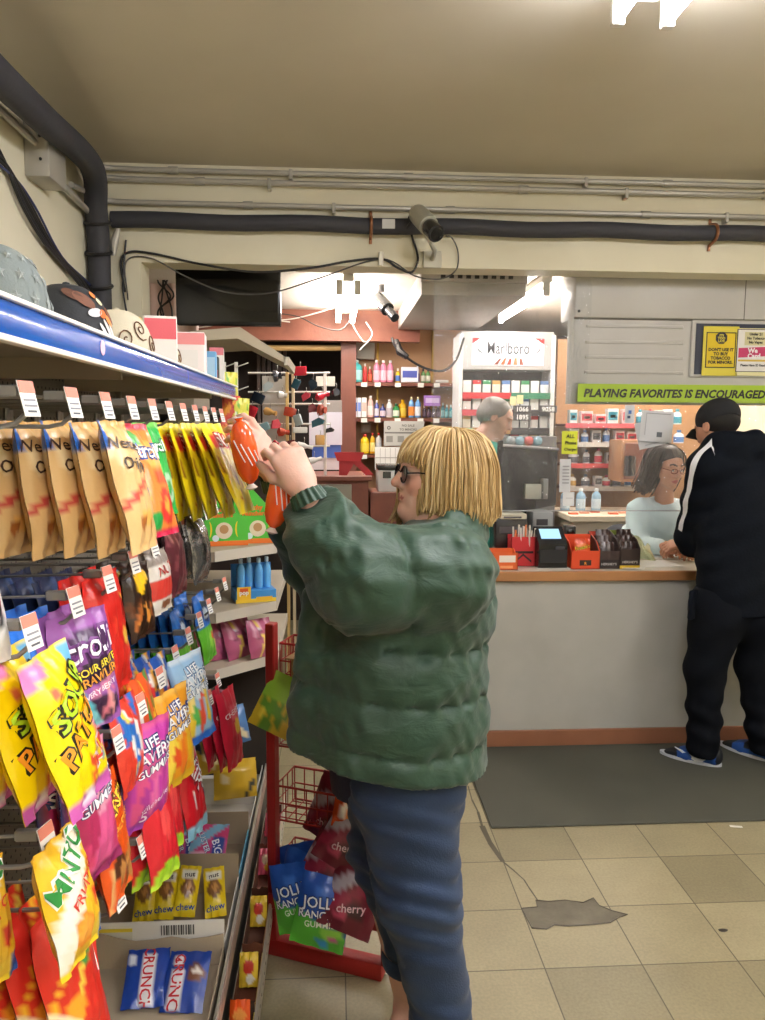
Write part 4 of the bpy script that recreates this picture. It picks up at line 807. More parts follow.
# ================================================================== FIGURES: smooth blended surfaces
class Sd:
    """blended solids; every primitive is (fn, centre, bound radius, blend k, sign)"""
    def __init__(s): s.p = []; s.post = None
    def cap(s, a, b, ra, rb=None, k=.02, sub=False, flat=1., axis=None):
        a = np.array(a, float); b = np.array(b, float); rb = ra if rb is None else rb
        ab = b - a; L2 = float(ab @ ab) + 1e-12
        def f(P):
            t = np.clip(((P - a) @ ab) / L2, 0, 1); d = P - (a + t[:, None] * ab)
            if axis is not None:
                n = np.array(axis, float); h = d @ n; d = d + np.outer(h * (1 / flat - 1), n)
            return np.sqrt((d * d).sum(1)) - (ra + (rb - ra) * t)
        s.p.append((f, (a + b) / 2, math.sqrt(L2) / 2 + max(ra, rb) * max(1, flat), k, sub)); return s
    def ell(s, c, r, M=None, k=.02, sub=False):
        c = np.array(c, float); r = np.array(r, float); Rm = None if M is None else np.array([list(x) for x in M.to_3x3()], float)
        def f(P):
            q = P - c
            if Rm is not None: q = q @ Rm
            k0 = np.sqrt(((q / r) ** 2).sum(1)); k1 = np.sqrt(((q / (r * r)) ** 2).sum(1)) + 1e-9
            return k0 * (k0 - 1) / k1
        s.p.append((f, c, float(r.max()), k, sub)); return s
    def chain(s, pts, rs, k=.02):
        for i in range(len(pts) - 1): s.cap(pts[i], pts[i + 1], rs[i], rs[i + 1], k)
        return s
    def plane(s, pt, n):
        """cuts away the side that n points to"""
        pt = np.array(pt, float); n = np.array(n, float); n = n / np.linalg.norm(n)
        s.cuts = getattr(s, 'cuts', []) + [(pt, n)]; return s
    def ev(s, P, prims=None):
        d = np.full(len(P), 9.)
        for f, c, b, k, sub in (prims if prims is not None else s.p):
            e = f(P)
            if sub:
                h = np.clip(.5 - .5 * (d + e) / k, 0, 1); d = d * (1 - h) - e * h + k * h * (1 - h)
            else:
                h = np.clip(.5 + .5 * (d - e) / k, 0, 1); d = d * (1 - h) + e * h - k * h * (1 - h)
        if s.post: d = s.post(P, d)
        for pt, n in getattr(s, 'cuts', []): d = np.maximum(d, (P - pt) @ n)
        return d
    def mesh(s, h, pad=.03):
        lo = np.min([c - b for f, c, b, k, sb in s.p if not sb], 0) - pad; hi = np.max([c + b for f, c, b, k, sb in s.p if not sb], 0) + pad
        B = 12; nb = np.ceil((hi - lo) / (h * B)).astype(int); n = nb * B + 1
        D = np.full(tuple(n), 1., np.float32); diag = h * B * .87
        g = np.stack(np.meshgrid(*[np.arange(B + 1)] * 3, indexing='ij'), -1).reshape(-1, 3) * h
        for I in np.ndindex(*nb):
            o = lo + np.array(I) * B * h; c = o + B * h / 2
            ds = [(np.linalg.norm(c - pc) - pb, pr) for pr in s.p for pc, pb in [(pr[1], pr[2])]]
            act = [pr for dd, pr in ds if dd < diag + .06]
            if not [1 for pr in act if not pr[4]]: continue
            cd = s.ev(c[None], act)[0]
            sl = tuple(slice(I[a] * B, I[a] * B + B + 1) for a in range(3))
            if abs(cd) > diag * 1.6 + .03: D[sl] = cd if cd > 0 else -1.; continue
            D[sl] = s.ev(g + o, act).reshape(B + 1, B + 1, B + 1)
        # surface nets
        ins = D < 0; cn = np.zeros(tuple(n - 1), int)
        off = [(i, j, k) for i in (0, 1) for j in (0, 1) for k in (0, 1)]
        for i, j, k in off: cn += ins[i:n[0] - 1 + i, j:n[1] - 1 + j, k:n[2] - 1 + k]
        cells = np.argwhere((cn > 0) & (cn < 8)); idx = np.full(tuple(n - 1), -1, int); idx[tuple(cells.T)] = np.arange(len(cells))
        acc = np.zeros((len(cells), 3)); cnt = np.zeros(len(cells))
        for a in range(8):
            for b in range(a + 1, 8):
                if sum(x != y for x, y in zip(off[a], off[b])) != 1: continue
                pa = cells + off[a]; pb = cells + off[b]; da = D[tuple(pa.T)]; db = D[tuple(pb.T)]; m = (da < 0) != (db < 0)
                t = np.where(m, da / np.where(m, da - db, 1), 0); q = pa + (pb - pa) * t[:, None]; acc[m] += q[m]; cnt[m] += 1
        Vt = lo + acc / np.maximum(cnt, 1)[:, None] * h
        for _ in range(2):
            e = h * .35; d0 = s.ev(Vt); gr = np.stack([s.ev(Vt + np.eye(3)[a] * e) - s.ev(Vt - np.eye(3)[a] * e) for a in range(3)], 1) / (2 * e)
            gn = (gr * gr).sum(1) + 1e-6; st = np.clip(d0 / gn, -h * .6, h * .6); Vt = Vt - gr * st[:, None]
        fs = []
        for ax in range(3):
            u, v = [(1, 2), (2, 0), (0, 1)][ax]
            sl0 = [slice(None)] * 3; sl1 = [slice(None)] * 3; sl0[ax] = slice(0, -1); sl1[ax] = slice(1, None)
            A, Bq = ins[tuple(sl0)], ins[tuple(sl1)]; e = np.argwhere(A != Bq)
            e = e[(e[:, u] > 0) & (e[:, v] > 0) & (e[:, u] < n[u] - 1) & (e[:, v] < n[v] - 1)]
            U = np.zeros(3, int); U[u] = 1; W = np.zeros(3, int); W[v] = 1
            q = np.stack([idx[tuple((e - U - W).T)], idx[tuple((e - W).T)], idx[tuple(e.T)], idx[tuple((e - U).T)]], 1)
            fl = A[tuple(e.T)]; q[~fl] = q[~fl][:, ::-1]; fs.append(q)
        fs = np.concatenate(fs); return Vt, fs[(fs >= 0).all(1)]
def figure_mesh(sd, h, name, m, parent, colour=None, base='#c99a80'):
    Vt, fs = sd.mesh(h); o = np.array(origin(parent)); me = bpy.data.meshes.new(name)
    me.from_pydata((Vt - o).tolist(), [], fs.tolist()); me.polygons.foreach_set('use_smooth', [True] * len(me.polygons))
    at = me.color_attributes.new('Col', 'FLOAT_COLOR', 'POINT'); c = np.tile(np.array(lin(base)), (len(Vt), 1))
    if colour: colour(Vt, c)
    at.data.foreach_set('color', c.astype(np.float32).ravel()); me.materials.append(m); me.update()
    ob = bpy.data.objects.new(name, me); COL.objects.link(ob)
    if parent is not None: ob.parent = parent
    return ob
def near(Vt, c, r): return np.linalg.norm((Vt - np.array(c)) / np.array(r), axis=1) < 1
SKIN = mat('skin', None, .5, bump=.06, bscale=160, subs=.12, vary=.03, vscale=30)
def hand(S, w, d, n, th, L=.175, curl=(.5, .6, .5), spread=.10, thumb=(.5, .5), k=.006):
    """palm and five jointed digits: wrist point, direction, back-of-hand normal, thumb side (+1/-1)"""
    w = V(w); d = V(d).normalized(); n = V(n); n = (n - d * n.dot(d)).normalized(); s = d.cross(n).normalized() * th
    fl = [.92, 1.0, .95, .76]; tips = []
    S.cap(w - d * .01, w + d * .03, .024, .026, .015, flat=1.2, axis=s)
    for i in range(4):
        off = (1.5 - i) * .0195; a = w + d * .02 + s * off * .7; kn = w + d * (L * .50 - abs(i - 1) * .003) + s * off + n * .003
        S.cap(a, kn, .0155, .0115, .012)
        dr = (d + s * (1.5 - i) * spread).normalized(); p = kn; ang = 0; r0 = .0100 if i < 3 else .0088
        for j, ln in enumerate((.235, .145, .115)):
            ang += curl[j] * (1 + .08 * i); v = dr * math.cos(ang) - n * math.sin(ang); q = p + v * (L * ln * fl[i])
            S.cap(p, q, r0 * (1 - .09 * j), r0 * (1 - .09 * (j + 1)), k); p = q
        tips.append(p)
    S.cap(w + d * .025, w + d * L * .45 , .021, .017, .015, flat=1.5, axis=s)
    b = w + d * .028 + s * .022 - n * .006; v1 = (d * .72 + s * .62 - n * thumb[0] * .6).normalized(); m1 = b + v1 * L * .23
    v2 = (d * .95 + s * .12 - n * thumb[1]).normalized(); m2 = m1 + v2 * L * .19; m3 = m2 + (v2 - n * .2).normalized() * L * .14
    S.cap(b, m1, .0155, .0125, .012); S.cap(m1, m2, .0122, .0108, .006); S.cap(m2, m3, .0108, .0085, .006)
    return tips
def head(S, c, fwd, up, sc=1., k=.012, male=False):
    """head about c (centre between the ears); returns a frame function (forward, left, up) -> point"""
    f = V(fwd).normalized(); u = V(up); u = (u - f * u.dot(f)).normalized(); l = u.cross(f); c = V(c)
    def Q(x, y, z): return c + (f * x + l * y + u * z) * sc
    M = Matrix((f, l, u)).transposed()
    def E(x, y, z, a, b, d, kk=k, sub=False): S.ell(Q(x, y, z), (a * sc, b * sc, d * sc), M, kk * sc, sub)
    E(-.012, 0, .036, .098, .076, .077); E(.030, 0, -.005, .066, .064, .088, .02)
    E(.046, 0, -.062, .046, .047, .044, .02); E(.078, 0, -.093, .017, .021, .016, .018)       # jaw, chin
    for y in (-1, 1):
        E(.052, .040 * y, -.018, .030, .024, .026, .018); E(.073, .026 * y, .031, .022, .028, .010, .012)   # cheek, brow
        E(.094, .031 * y, .008, .014, .0175, .0105, .009, True)   # socket
        E(.0775, .030 * y, .009, .0125, .0125, .0125, .002)       # eyeball
        E(.079, .030 * y, .016, .0135, .0165, .0055, .003)        # upper lid
        E(.079, .030 * y, .002, .0115, .0145, .0042, .003)        # lower lid
        E(-.006, .0755 * y, -.008, .020, .007, .030, .006); E(-.003, .083 * y, -.006, .010, .006, .019, .005, True)  # ear
        E(.090, .0125 * y, -.029, .011, .0085, .0085, .006)       # nostril
    S.cap(Q(.085, 0, .022), Q(.106, 0, -.018), .009 * sc, .0125 * sc, .010 * sc); E(.108, 0, -.022, .0125, .0115, .0105, .006)
    E(.0885, 0, -.0515, .010, .020, .0055, .005); E(.0875, 0, -.0625, .0105, .0175, .006, .005); S.cap(Q(.102, -.018, -.057), Q(.102, .018, -.057), .0018 * sc, .0018 * sc, .002, True)
    return Q
def face_colour(Q, sc, lip='#a35a52', brow='#7a5a40', iris='#4a5a5e', skin_dark=None):
    def col(Vt, c):
        for y in (-1, 1):
            m = near(Vt, Q(.0865, .030 * y, .009), (.010 * sc,) * 3); c[m] = lin('#d9d2cb')
            m = near(Vt, Q(.0905, .030 * y, .009), (.0052 * sc,) * 3); c[m] = lin(iris)
            m = near(Vt, Q(.0915, .030 * y, .009), (.0028 * sc,) * 3); c[m] = lin('#141010')
            for t in np.linspace(0, 1, 7):
                m = near(Vt, Q(.092 - .012 * t, (.016 + .034 * t) * y, .036 + .006 * math.sin(t * 2.6)), (.0062 * sc,) * 3); c[m] = lin(brow)
        m = near(Vt, Q(.094, 0, -.0515), (.012 * sc, .012 * sc, .0062 * sc)) | near(Vt, Q(.092, 0, -.0625), (.012 * sc, .012 * sc, .0068 * sc))
        for x in (-.014, .014): m |= near(Vt, Q(.088, x, -.057), (.009 * sc, .009 * sc, .007 * sc))
        c[m] = lin(lip)
    return col
def strands(guides, name, m, parent, n, r, seed, jit=.006, col0='#b79a5c', cols=None, seg=4):
    """locks of hair: each follows a blend of two neighbouring guide curves"""
    q = random.Random(seed); g = MB()
    for _ in range(n):
        t = q.uniform(0, len(guides) - 1.001); i = int(t); w = t - i; A, B = guides[i], guides[i + 1]
        o = V((q.gauss(0, jit), q.gauss(0, jit), q.gauss(0, jit))); k = len(A); cut = q.uniform(.9, 1.0); ph = q.uniform(0, 6)
        pts = []
        for j in range(k):
            p = A[j].lerp(B[j], w) + o * (.4 + .6 * j / k) + V((math.sin(ph + j * .7), math.cos(ph + j * .6), 0)) * .0028 * j / k; pts.append(p)
        pts = pts[:max(4, int(k * cut))]; kk = len(pts); rr = r * q.uniform(.6, 1.3)
        g.tube(pts, [rr * (.5 + .7 * math.sin(PI * min(.95, (j + 1) / kk * .9))) for j in range(kk)], q.choice(cols or [col0]), 5)
    return g.build(name, m, parent, smooth=80, recalc=False)
HAIRM = mat('hair', None, .38, bump=.25, bscale=500, bstretch=(1, 1, .05), spec=.4)
def sphere_at(p, r, col, name, m, parent):
    MB().lathe([(r * math.sin(a) + 1e-5, -r * math.cos(a)) for a in [PI * k / 8 for k in range(9)]], col, 12, p).build(name, m, parent)
# ================================================================== THE SHOPPER IN THE GREEN PUFFER JACKET
WY = 1.85
wo = thing('person', 'woman in green puffer jacket and jeans reaching up to the candy hooks with both hands', 'person', (.23, WY, 0))
def wp(px, py, y=WY): return aY(px, py, y)
HC = wp(437, 478, WY + .0)                      # between the ears
hf, hu = V((-1, -.16, .10)), V((.08, 0, 1))
SC = .94
BODY = Sd()
Q = head(BODY, HC, hf, hu, SC)
neckb = wp(447, 535)
BODY.cap(HC + V((.02, 0, -.05)), neckb, .058, .066, .03)
BODY.cap(HC + V((-.03, 0, -.085)), HC + V((.0, 0, -.12)), .04, .05, .03)
sh_n, sh_f = wp(448, 572, WY - .165), wp(436, 566, WY + .165)
BODY.cap(sh_n, sh_f, .07, .07, .05); BODY.cap(neckb, wp(400, 740), .09, .10, .06)
el_n, wr_n = wp(352, 588, WY - .20), wp(304, 490, WY - .13)
el_f, wr_f = wp(322, 560, WY + .16), wp(272, 470, WY + .03)
BODY.chain([sh_n, el_n, wr_n], [.055, .042, .027], .02); BODY.chain([sh_f, el_f, wr_f], [.055, .042, .027], .02)
# hands: near hand is seen from its back with bent fingers, far hand pinches a pack
hn_dir = (wp(282, 446, WY - .12) - wr_n)
tn = hand(BODY, wr_n, hn_dir, V((.25, -1, .25)), -1, .178, (.75, .75, .55), .08, (.9, .7))
hf_dir = (wp(243, 425, WY - .01) - wr_f)
tf = hand(BODY, wr_f, hf_dir, V((.30, -.75, .65)), 1, .178, (.30, .55, .6), .10, (.5, .7))
# legs down to bare ankles
hipn, hipf = wp(425, 770, WY - .09), wp(395, 770, WY + .09)
kn_n, an_n = V((hipn.x - .01, WY - .10, .50)), V((hipn.x + .045, WY - .10, .10))
kn_f, an_f = V((.125, WY + .08, .50)), V((.205, WY + .05, .10))
for hp_, kn, an in ((hipn, kn_n, an_n), (hipf, kn_f, an_f)):
    BODY.chain([hp_, kn, an], [.075, .058, .040], .03); BODY.cap(an, an + V((-.055, -.08, -.065)), .036, .032, .02); BODY.cap(an, an + V((.03, 0, -.06)), .036, .030, .02)
def wcol(Vt, c):
    face_colour(Q, SC, '#a8645c', '#8a6a48', '#5a6a70')(Vt, c)
    m = near(Vt, Q(.06, -.04, -.02), (.03,) * 3) | near(Vt, Q(.06, .04, -.02), (.03,) * 3) | near(Vt, Q(.112, 0, -.022), (.018,) * 3); c[m] = lin('#d3a08c')
    for t in tn + tf: m = near(Vt, t, (.008,) * 3); c[m] = lin('#cf9c8c')
figure_mesh(BODY, .0042, 'body', SKIN, wo, wcol, '#d6ab98')
# ---- puffer jacket
NYLON = mat('dark green nylon', '#1f3d2d', .5, bump=.65, bscale=13, bstretch=(1, 1, 1.8), vary=.06, spec=.4, sheen=.15, bdetail=6, distort=.6)
J = Sd()
tor = [(440, 565), (425, 600), (396, 645), (392, 690), (388, 740), (390, 800)]
rad = [.12, .168, .208, .221, .230, .236]
tp = [wp(*p) for p in tor]
for i in range(len(tp) - 1): J.cap(tp[i], tp[i + 1], rad[i], rad[i + 1], .05, flat=.96, axis=(0, 1, 0))
J.cap(sh_n + V((-.02, .03, -.01)), sh_f + V((-.02, -.03, -.01)), .105, .105, .06)
J.chain([sh_n + V((.0, .01, -.01)), el_n + V((.02, .0, .015)), wr_n + (el_n - wr_n) * .5, wr_n + (el_n - wr_n) * .14, wr_n + (el_n - wr_n) * .05], [.110, .108, .086, .052, .042], .04)
J.chain([sh_f, el_f, wr_f + (el_f - wr_f) * .5, wr_f + (el_f - wr_f) * .14, wr_f + (el_f - wr_f) * .05], [.104, .095, .076, .05, .042], .04)
# stand-up collar lying open round the neck
for a in np.linspace(-2.6, 2.6, 14):
    p = neckb + V((.085 * math.cos(a) - .01, .095 * math.sin(a), .012 - .02 * (math.cos(a) < 0))); J.cap(p, p + V((0, 0, .04 + .012 * math.cos(a))), .022, .017, .018)
# open front flap
J.cap(wp(318, 600, WY - .10), wp(302, 735, WY - .08), .035, .03, .05); J.cap(wp(318, 600, WY + .08), wp(306, 735, WY + .06), .035, .03, .05)
hem_a, hem_b = V((-.1, WY, .885)), V((.4, WY, .812)); hn = V((hem_b.z - hem_a.z, 0, -(hem_b.x - hem_a.x)))
nupp = np.array(el_n - sh_n); nlow = np.array(wr_n - el_n); fupp = np.array(el_f - sh_f); flow = np.array(wr_f - el_f)
def seg_t(P, a, ab):
    t = np.clip(((P - np.array(a)) @ ab) / (ab @ ab), 0, 1); d = P - (np.array(a) + t[:, None] * ab); return t, np.sqrt((d * d).sum(1))
def quilt(P, d):
    # distance along whichever limb is nearest sets the baffle pattern
    tu, du = seg_t(P, sh_n, nupp); tl, dl = seg_t(P, el_n, nlow); tu2, du2 = seg_t(P, sh_f, fupp); tl2, dl2 = seg_t(P, el_f, flow)
    zz = P[:, 2] + .10 * (P[:, 0] - .15) * 1.0
    tz = np.array(neckb); dt = np.sqrt((P[:, 0] - (.16 + .12 * (P[:, 2] - .9))) ** 2 + (P[:, 1] - WY) ** 2) - .16
    Lu, Ll, Lf = np.linalg.norm(nupp), np.linalg.norm(nlow), np.linalg.norm(fupp)
    ph_t = (zz - .790) / .118; ph_a = tu * Lu / .125 + .15; ph_l = Lu / .125 + .15 + tl * Ll / .13
    wa = np.minimum(du, du2) - .10; wl = np.minimum(dl, dl2) - .085
    arm = np.minimum(wa, wl) < dt - .005
    phl = np.where(wl < wa, np.where(dl < dl2, ph_l, Lf / .125 + .15 + tl2 * Ll / .13), np.where(du < du2, ph_a, tu2 * Lf / .125 + .15))
    ph = np.where(arm, phl, ph_t); puff = (np.abs(np.sin(PI * ph)) + 1e-4) ** .36
    amp = np.where(arm, .009, .021)
    wr = .0045 * np.sin(31 * P[:, 0] + 19 * P[:, 2] + 8 * np.sin(9 * P[:, 2])) * np.sin(27 * P[:, 2] - 14 * P[:, 0] + 11 * P[:, 1]) + .010 * np.sin(72 * P[:, 0] - 23 * P[:, 2] + 61 * P[:, 1]) * (1 - puff) + .0022 * np.sin(83 * P[:, 0] + 57 * P[:, 2] + 6 * np.sin(20 * P[:, 0])) * np.sin(40 * P[:, 1] + 31 * P[:, 2])
    return d + amp * (1 - puff) - amp * .35 + wr
J.post = quilt
J.plane(hem_a, hn); J.plane(wr_n + (el_n - wr_n) * .03, wr_n - el_n); J.plane(wr_f + (el_f - wr_f) * .03, wr_f - el_f)
figure_mesh(J, .0085, 'puffer_jacket', NYLON, wo)
jk = wo.children[-1]
# gathered cuffs, zipper pull, pocket welt
for (w_, e_) in ((wr_n, el_n), (wr_f, el_f)):
    ax = (e_ - w_).normalized(); c0 = w_ + ax * .008; u1 = ax.orthogonal().normalized(); u2 = ax.cross(u1)
    g = MB(); g.sheet(lambda u, v: c0 + ax * v * .035 + (u1 * math.cos(2 * PI * u) + u2 * math.sin(2 * PI * u)) * (.037 + .008 * v + .0022 * math.sin(2 * PI * u * 17)), 102, 4, '#1e3f2b'); g.build('gathered_cuff', NYLON, jk, smooth=70)
pz = wp(404, 655, WY - .185); g = MB().tube([pz + V((0, -.006, .035)), pz + V((.004, -.008, 0)), pz + V((.01, -.006, -.02))], .003, '#b98a6a', 6); g.build('zip_pull', PAINT, jk)
# navy shirt hem between jacket and jeans
NAVY = mat('navy knit', '#141a30', .8, bump=.2, bscale=200)
T = Sd(); T.cap(wp(395, 740), wp(396, 792), .158, .15, .04, flat=.86, axis=(0, 1, 0)); T.cap(wp(375, 740), wp(372, 775), .13, .10, .04, flat=.9, axis=(0, 1, 0)); T.plane(wp(395, 786), (0.05, 0, -1)); figure_mesh(T, .012, 'shirt', NAVY, wo)
# ---- jeans with rolled cuffs
DENIM = mat('blue denim', '#132c4c', .75, bump=.16, bscale=260, vary=.22, vscale=7, sheen=.1)
K = Sd()
K.cap(wp(405, 765, WY - .035), wp(405, 765, WY + .035), .143, .143, .06)
K.chain([wp(408, 800, WY - .07), V((kn_n.x - .005, kn_n.y, .52)), an_n + V((.0, 0, .12))], [.128, .090, .072], .05)
K.chain([wp(392, 790, WY + .085), V((kn_f.x + .01, kn_f.y, .52)), an_f + V((0, 0, .175))], [.122, .084, .066], .05)
def creases(P, d):
    z = P[:, 2]; kn = np.exp(-((z - .52) / .13) ** 2) + .8 * np.exp(-((z - .20) / .08) ** 2) + .6 * np.exp(-((z - .75) / .06) ** 2)
    return d + .0055 * kn * np.sin(105 * z + 30 * P[:, 0] + 3 * np.sin(23 * P[:, 1])) + .002 * np.sin(41 * z + 50 * P[:, 1]) - .004
K.post = creases
K.plane(an_n + V((0, 0, .055)), (0, 0, -1)); 
figure_mesh(K, .008, 'jeans', DENIM, wo)
jn = wo.children[-1]
for an, dz in ((an_n, .06), (an_f, .115)):
    g = MB(); g.sheet(lambda u, v: an + V(((.076 + .004 * math.sin(v * PI)) * math.cos(2 * PI * u), (.074 + .004 * math.sin(v * PI)) * math.sin(2 * PI * u), dz + .045 * v)), 30, 5, '#1d3150'); g.build('rolled_cuff', DENIM, jn)
pc = wp(452, 795, WY - .20)
g = MB().tube([wp(447, 783, WY - .165), wp(449, 806, WY - .16), wp(454, 812, WY - .15), wp(461, 803, WY - .13)], .0018, '#6d84a4', 5); g.build('pocket_stitching', DENIM, jn)
# ---- shoes
SHOEM = mat('patterned canvas', None, .7, bump=.1, bscale=300)
def shoe(parent, heel, d, L, cols, name='shoe', sole='#8b8880', open_=.0, patt=None, w=.043):
    d = V(d).normalized(); s = V((-d.y, d.x, 0)); S = Sd(); h = V(heel)
    S.cap(h + d * .035 + V((0, 0, .045)), h + d * (L * .55) + V((0, 0, .038)), w * .86, w * .9, .03); S.cap(h + d * (L * .55) + V((0, 0, .035)), h + d * (L - .05) + V((0, 0, .028)), w * .95, w * .72, .03)
    S.cap(h + d * .04 + V((0, 0, .07)), h + d * .09 + V((0, 0, .075)), w * .85, w * .8, .03)
    S.plane(h + V((0, 0, .016)), (0, 0, -1)); S.plane(h + d * .06 + V((0, 0, .1)), (d.x * .35, d.y * .35, 1))
    up = figure_mesh(S, .006, name + '_upper', SHOEM, parent, patt, cols)
    g = MB(); prof = []
    for k in range(28):
        a = 2 * PI * k / 28; x = L / 2 + (L / 2 + .004) * math.cos(a); y = w * 1.02 * math.sin(a) * (1 if math.cos(a) < .3 else 1.04 - .2 * (math.cos(a) - .3)); prof.append((x, y))
    g.prism(prof, lambda a, b, z: h + d * a + s * b + V((0, 0, z + .001)), .022, sole); g.build(name + '_sole', PAINT, parent, smooth=40); return up
def spots(Vt, c):
    q = random.Random(5)
    for i in range(90):
        p = Vt[q.randrange(len(Vt))]; m = near(Vt, p, (.008,) * 3); c[m] = lin(q.choice(['#4a4744', '#c9c4bb', '#6d6862', '#b8b0a4']))
shoe(wo, an_f + V((.02, .05, -.10)), (-.42, -.9, 0), .245, '#8d877f', patt=spots)
shoe(wo, an_n + V((.035, .045, -.10)), (-.7, -.7, 0), .245, '#8d877f', patt=spots)
# ---- hair: blunt blond bob with a fringe
HB = Sd()
HB.ell(Q(-.022, 0, .045), (.097, .084, .076), Matrix((V(hf).normalized(), V((0, 1, 0)), V((0, 0, 1)))).transposed(), .02)
HB.cap(Q(-.045, .05, .02), Q(-.055, .06, -.10), .048, .046, .03); HB.cap(Q(-.045, -.05, .02), Q(-.055, -.06, -.10), .048, .046, .03); HB.cap(Q(-.08, 0, .02), Q(-.085, 0, -.09), .05, .055, .04)
HB.plane(Q(.0, 0, -.115), (.1, 0, -1))
def hcol(Vt, c):
    n = np.sin(Vt[:, 0] * 190 + 9 * np.sin(Vt[:, 2] * 23)) * np.sin(Vt[:, 1] * 160 + 2) * .5 + .5; a = np.array(lin('#a58a56')); b = np.array(lin('#c9a864')); c[:] = a + (b - a) * n[:, None]
figure_mesh(HB, .007, 'hair', HAIRM, wo, hcol)
hr = wo.children[-1]
gd = []
crown = Q(-.03, 0, .122)
for k in range(25):
    a = -PI + .52 + (2 * PI - 1.04) * k / 24          # around the back from one cheek to the other
    ca, sa = math.cos(a + PI), math.sin(a + PI)
    side = abs(sa)
    ln = -.092 + .010 * math.cos(3 * a)
    pts = [crown + V((0, 0, .002)), Q(-.03 + .075 * ca, .062 * sa, .113), Q(-.035 + .108 * ca, .094 * sa, .055), Q(-.04 + .112 * ca, .104 * sa, -.01), Q(-.045 + .116 * ca, .107 * sa, -.068), Q(-.045 + .112 * ca, .104 * sa, ln)]
    gd.append(spline(pts, 4))
CS = ['#b79a66', '#c6ab78', '#ab8c58', '#d0b888', '#bb9f6c', '#9f8152']
strands(gd, 'hair_locks', HAIRM, hr, 1500, .0022, 3, .0085, cols=CS)
fg = []
for k in range(13):
    t = k / 12; y = -.085 + .17 * t
    pts = [crown, Q(.030, y * .55, .122), Q(.070 - 3.0 * y * y, y * .85, .094), Q(.091 - 4.2 * y * y, y, .062), Q(.095 - 4.5 * y * y, y * 1.03, .030 - 2.2 * y * y)]
    fg.append(spline(pts, 4))
strands(fg, 'fringe', HAIRM, hr, 320, .0026, 8, .005, cols=CS)
# longer face-framing lock on the near cheek
sg = []
for k in range(6):
    t = k / 5
    for sd in (-1,):
        pts = [Q(-.02 + .03 * t, .05 * sd, .114), Q(.030 + .038 * t, .080 * sd, .078), Q(.040 + .036 * t, .090 * sd, .03), Q(.030 + .036 * t, .093 * sd, -.05), Q(.026 + .040 * t, .09 * sd, -.10), Q(.04 + .045 * t, .088 * sd, -.135)]
        sg.append(spline(pts, 4))
strands(sg, 'side_locks', HAIRM, hr, 260, .0024, 12, .007, cols=CS)
# ---- glasses
gl = MB(); dk = '#1d1c20'
for y in (-1, 1):
    ring = [Q(.100 - .10 * abs(.032 * y + .021 * math.cos(a)) * .5, .034 * y + .026 * math.cos(a), .003 + .021 * math.sin(a)) for a in [2 * PI * k / 20 for k in range(20)]]
    gl.tube(ring, .0018, dk, 6, True); gl.tube([Q(.094, .054 * y, .008), Q(.07, .072 * y, .012), Q(.0, .082 * y, .012), Q(-.02, .082 * y, .0)], .0018, dk, 6)
gl.tube([Q(.100, -.010, .008), Q(.104, 0, .011), Q(.100, .010, .008)], .0018, dk, 6)
go = gl.build('glasses', GLOSS, wo)
LENS = mat('smoky spectacle lens', '#3a3a42', .05, trans=.75)
for y in (-1, 1):
    b = MB(); vs = [Q(.099 - .05 * abs(.032 * y + .021 * math.cos(a)), .034 * y + .025 * math.cos(a), .003 + .020 * math.sin(a)) for a in [2 * PI * k / 20 for k in range(20)]]
    b.add(vs, [tuple(range(20))], '#333333'); b.build('lens', LENS, go, smooth=0)
# ---- ring
kn_ = V(wr_n) + V(hn_dir).normalized() * .09
# ---- the two orange packs she holds
WRAP = mat('clear wrapped orange candy', None, .15, coat=.6, bump=.25, bscale=30)
def orange_pack(label, loc, rx, ry, rz):
    t = thing('candy_pack', label, 'candy pack', loc)
    pr = [(.006, -.165), (.015, -.16), (.006, -.15), (.018, -.14), (.026, -.12), (.030, -.09), (.030, -.055), (.026, -.025), (.016, -.008), (.006, .0), (.012, .008), (.004, .01)]
    MB().lathe(pr, '#ea581c', 20, cols=['#e9dcd2', '#e9dcd2'] + ['#ea581c'] * 8 + ['#e9dcd2'] * 2, M=Matrix.Scale(.8, 4, V((0, 1, 0)))).build('orange_filling', WRAP, t, off=(0, 0, 0), smooth=70)
    for k in range(4):
        a = -2.2 + .5 * k; MB().tube([(.031 * math.cos(a + .2 * j), .8 * .031 * math.sin(a + .2 * j), -.04 - .018 * j - .01 * k) for j in range(4)], .0016, '#f4ece6', 5).build('film_fold', WRAP, t, off=(0, 0, 0))
    put(t, loc, (math.radians(rx), math.radians(ry), math.radians(rz)))
orange_pack('orange clear wrapped candy pack pinched in the shopper raised far hand', wp(239, 421, WY - .05), 8, -9, 0)
orange_pack('orange clear wrapped candy pack hanging from the shopper near hand', wp(288, 464, WY - .10), 0, 14, 0)
# ================================================================== COUNTER ITEMS AND THE PEOPLE THERE
CT = .9205
def cy(px, y): return (px, y)
def cpos(px, py, z=CT): return aZ(px, py, z)
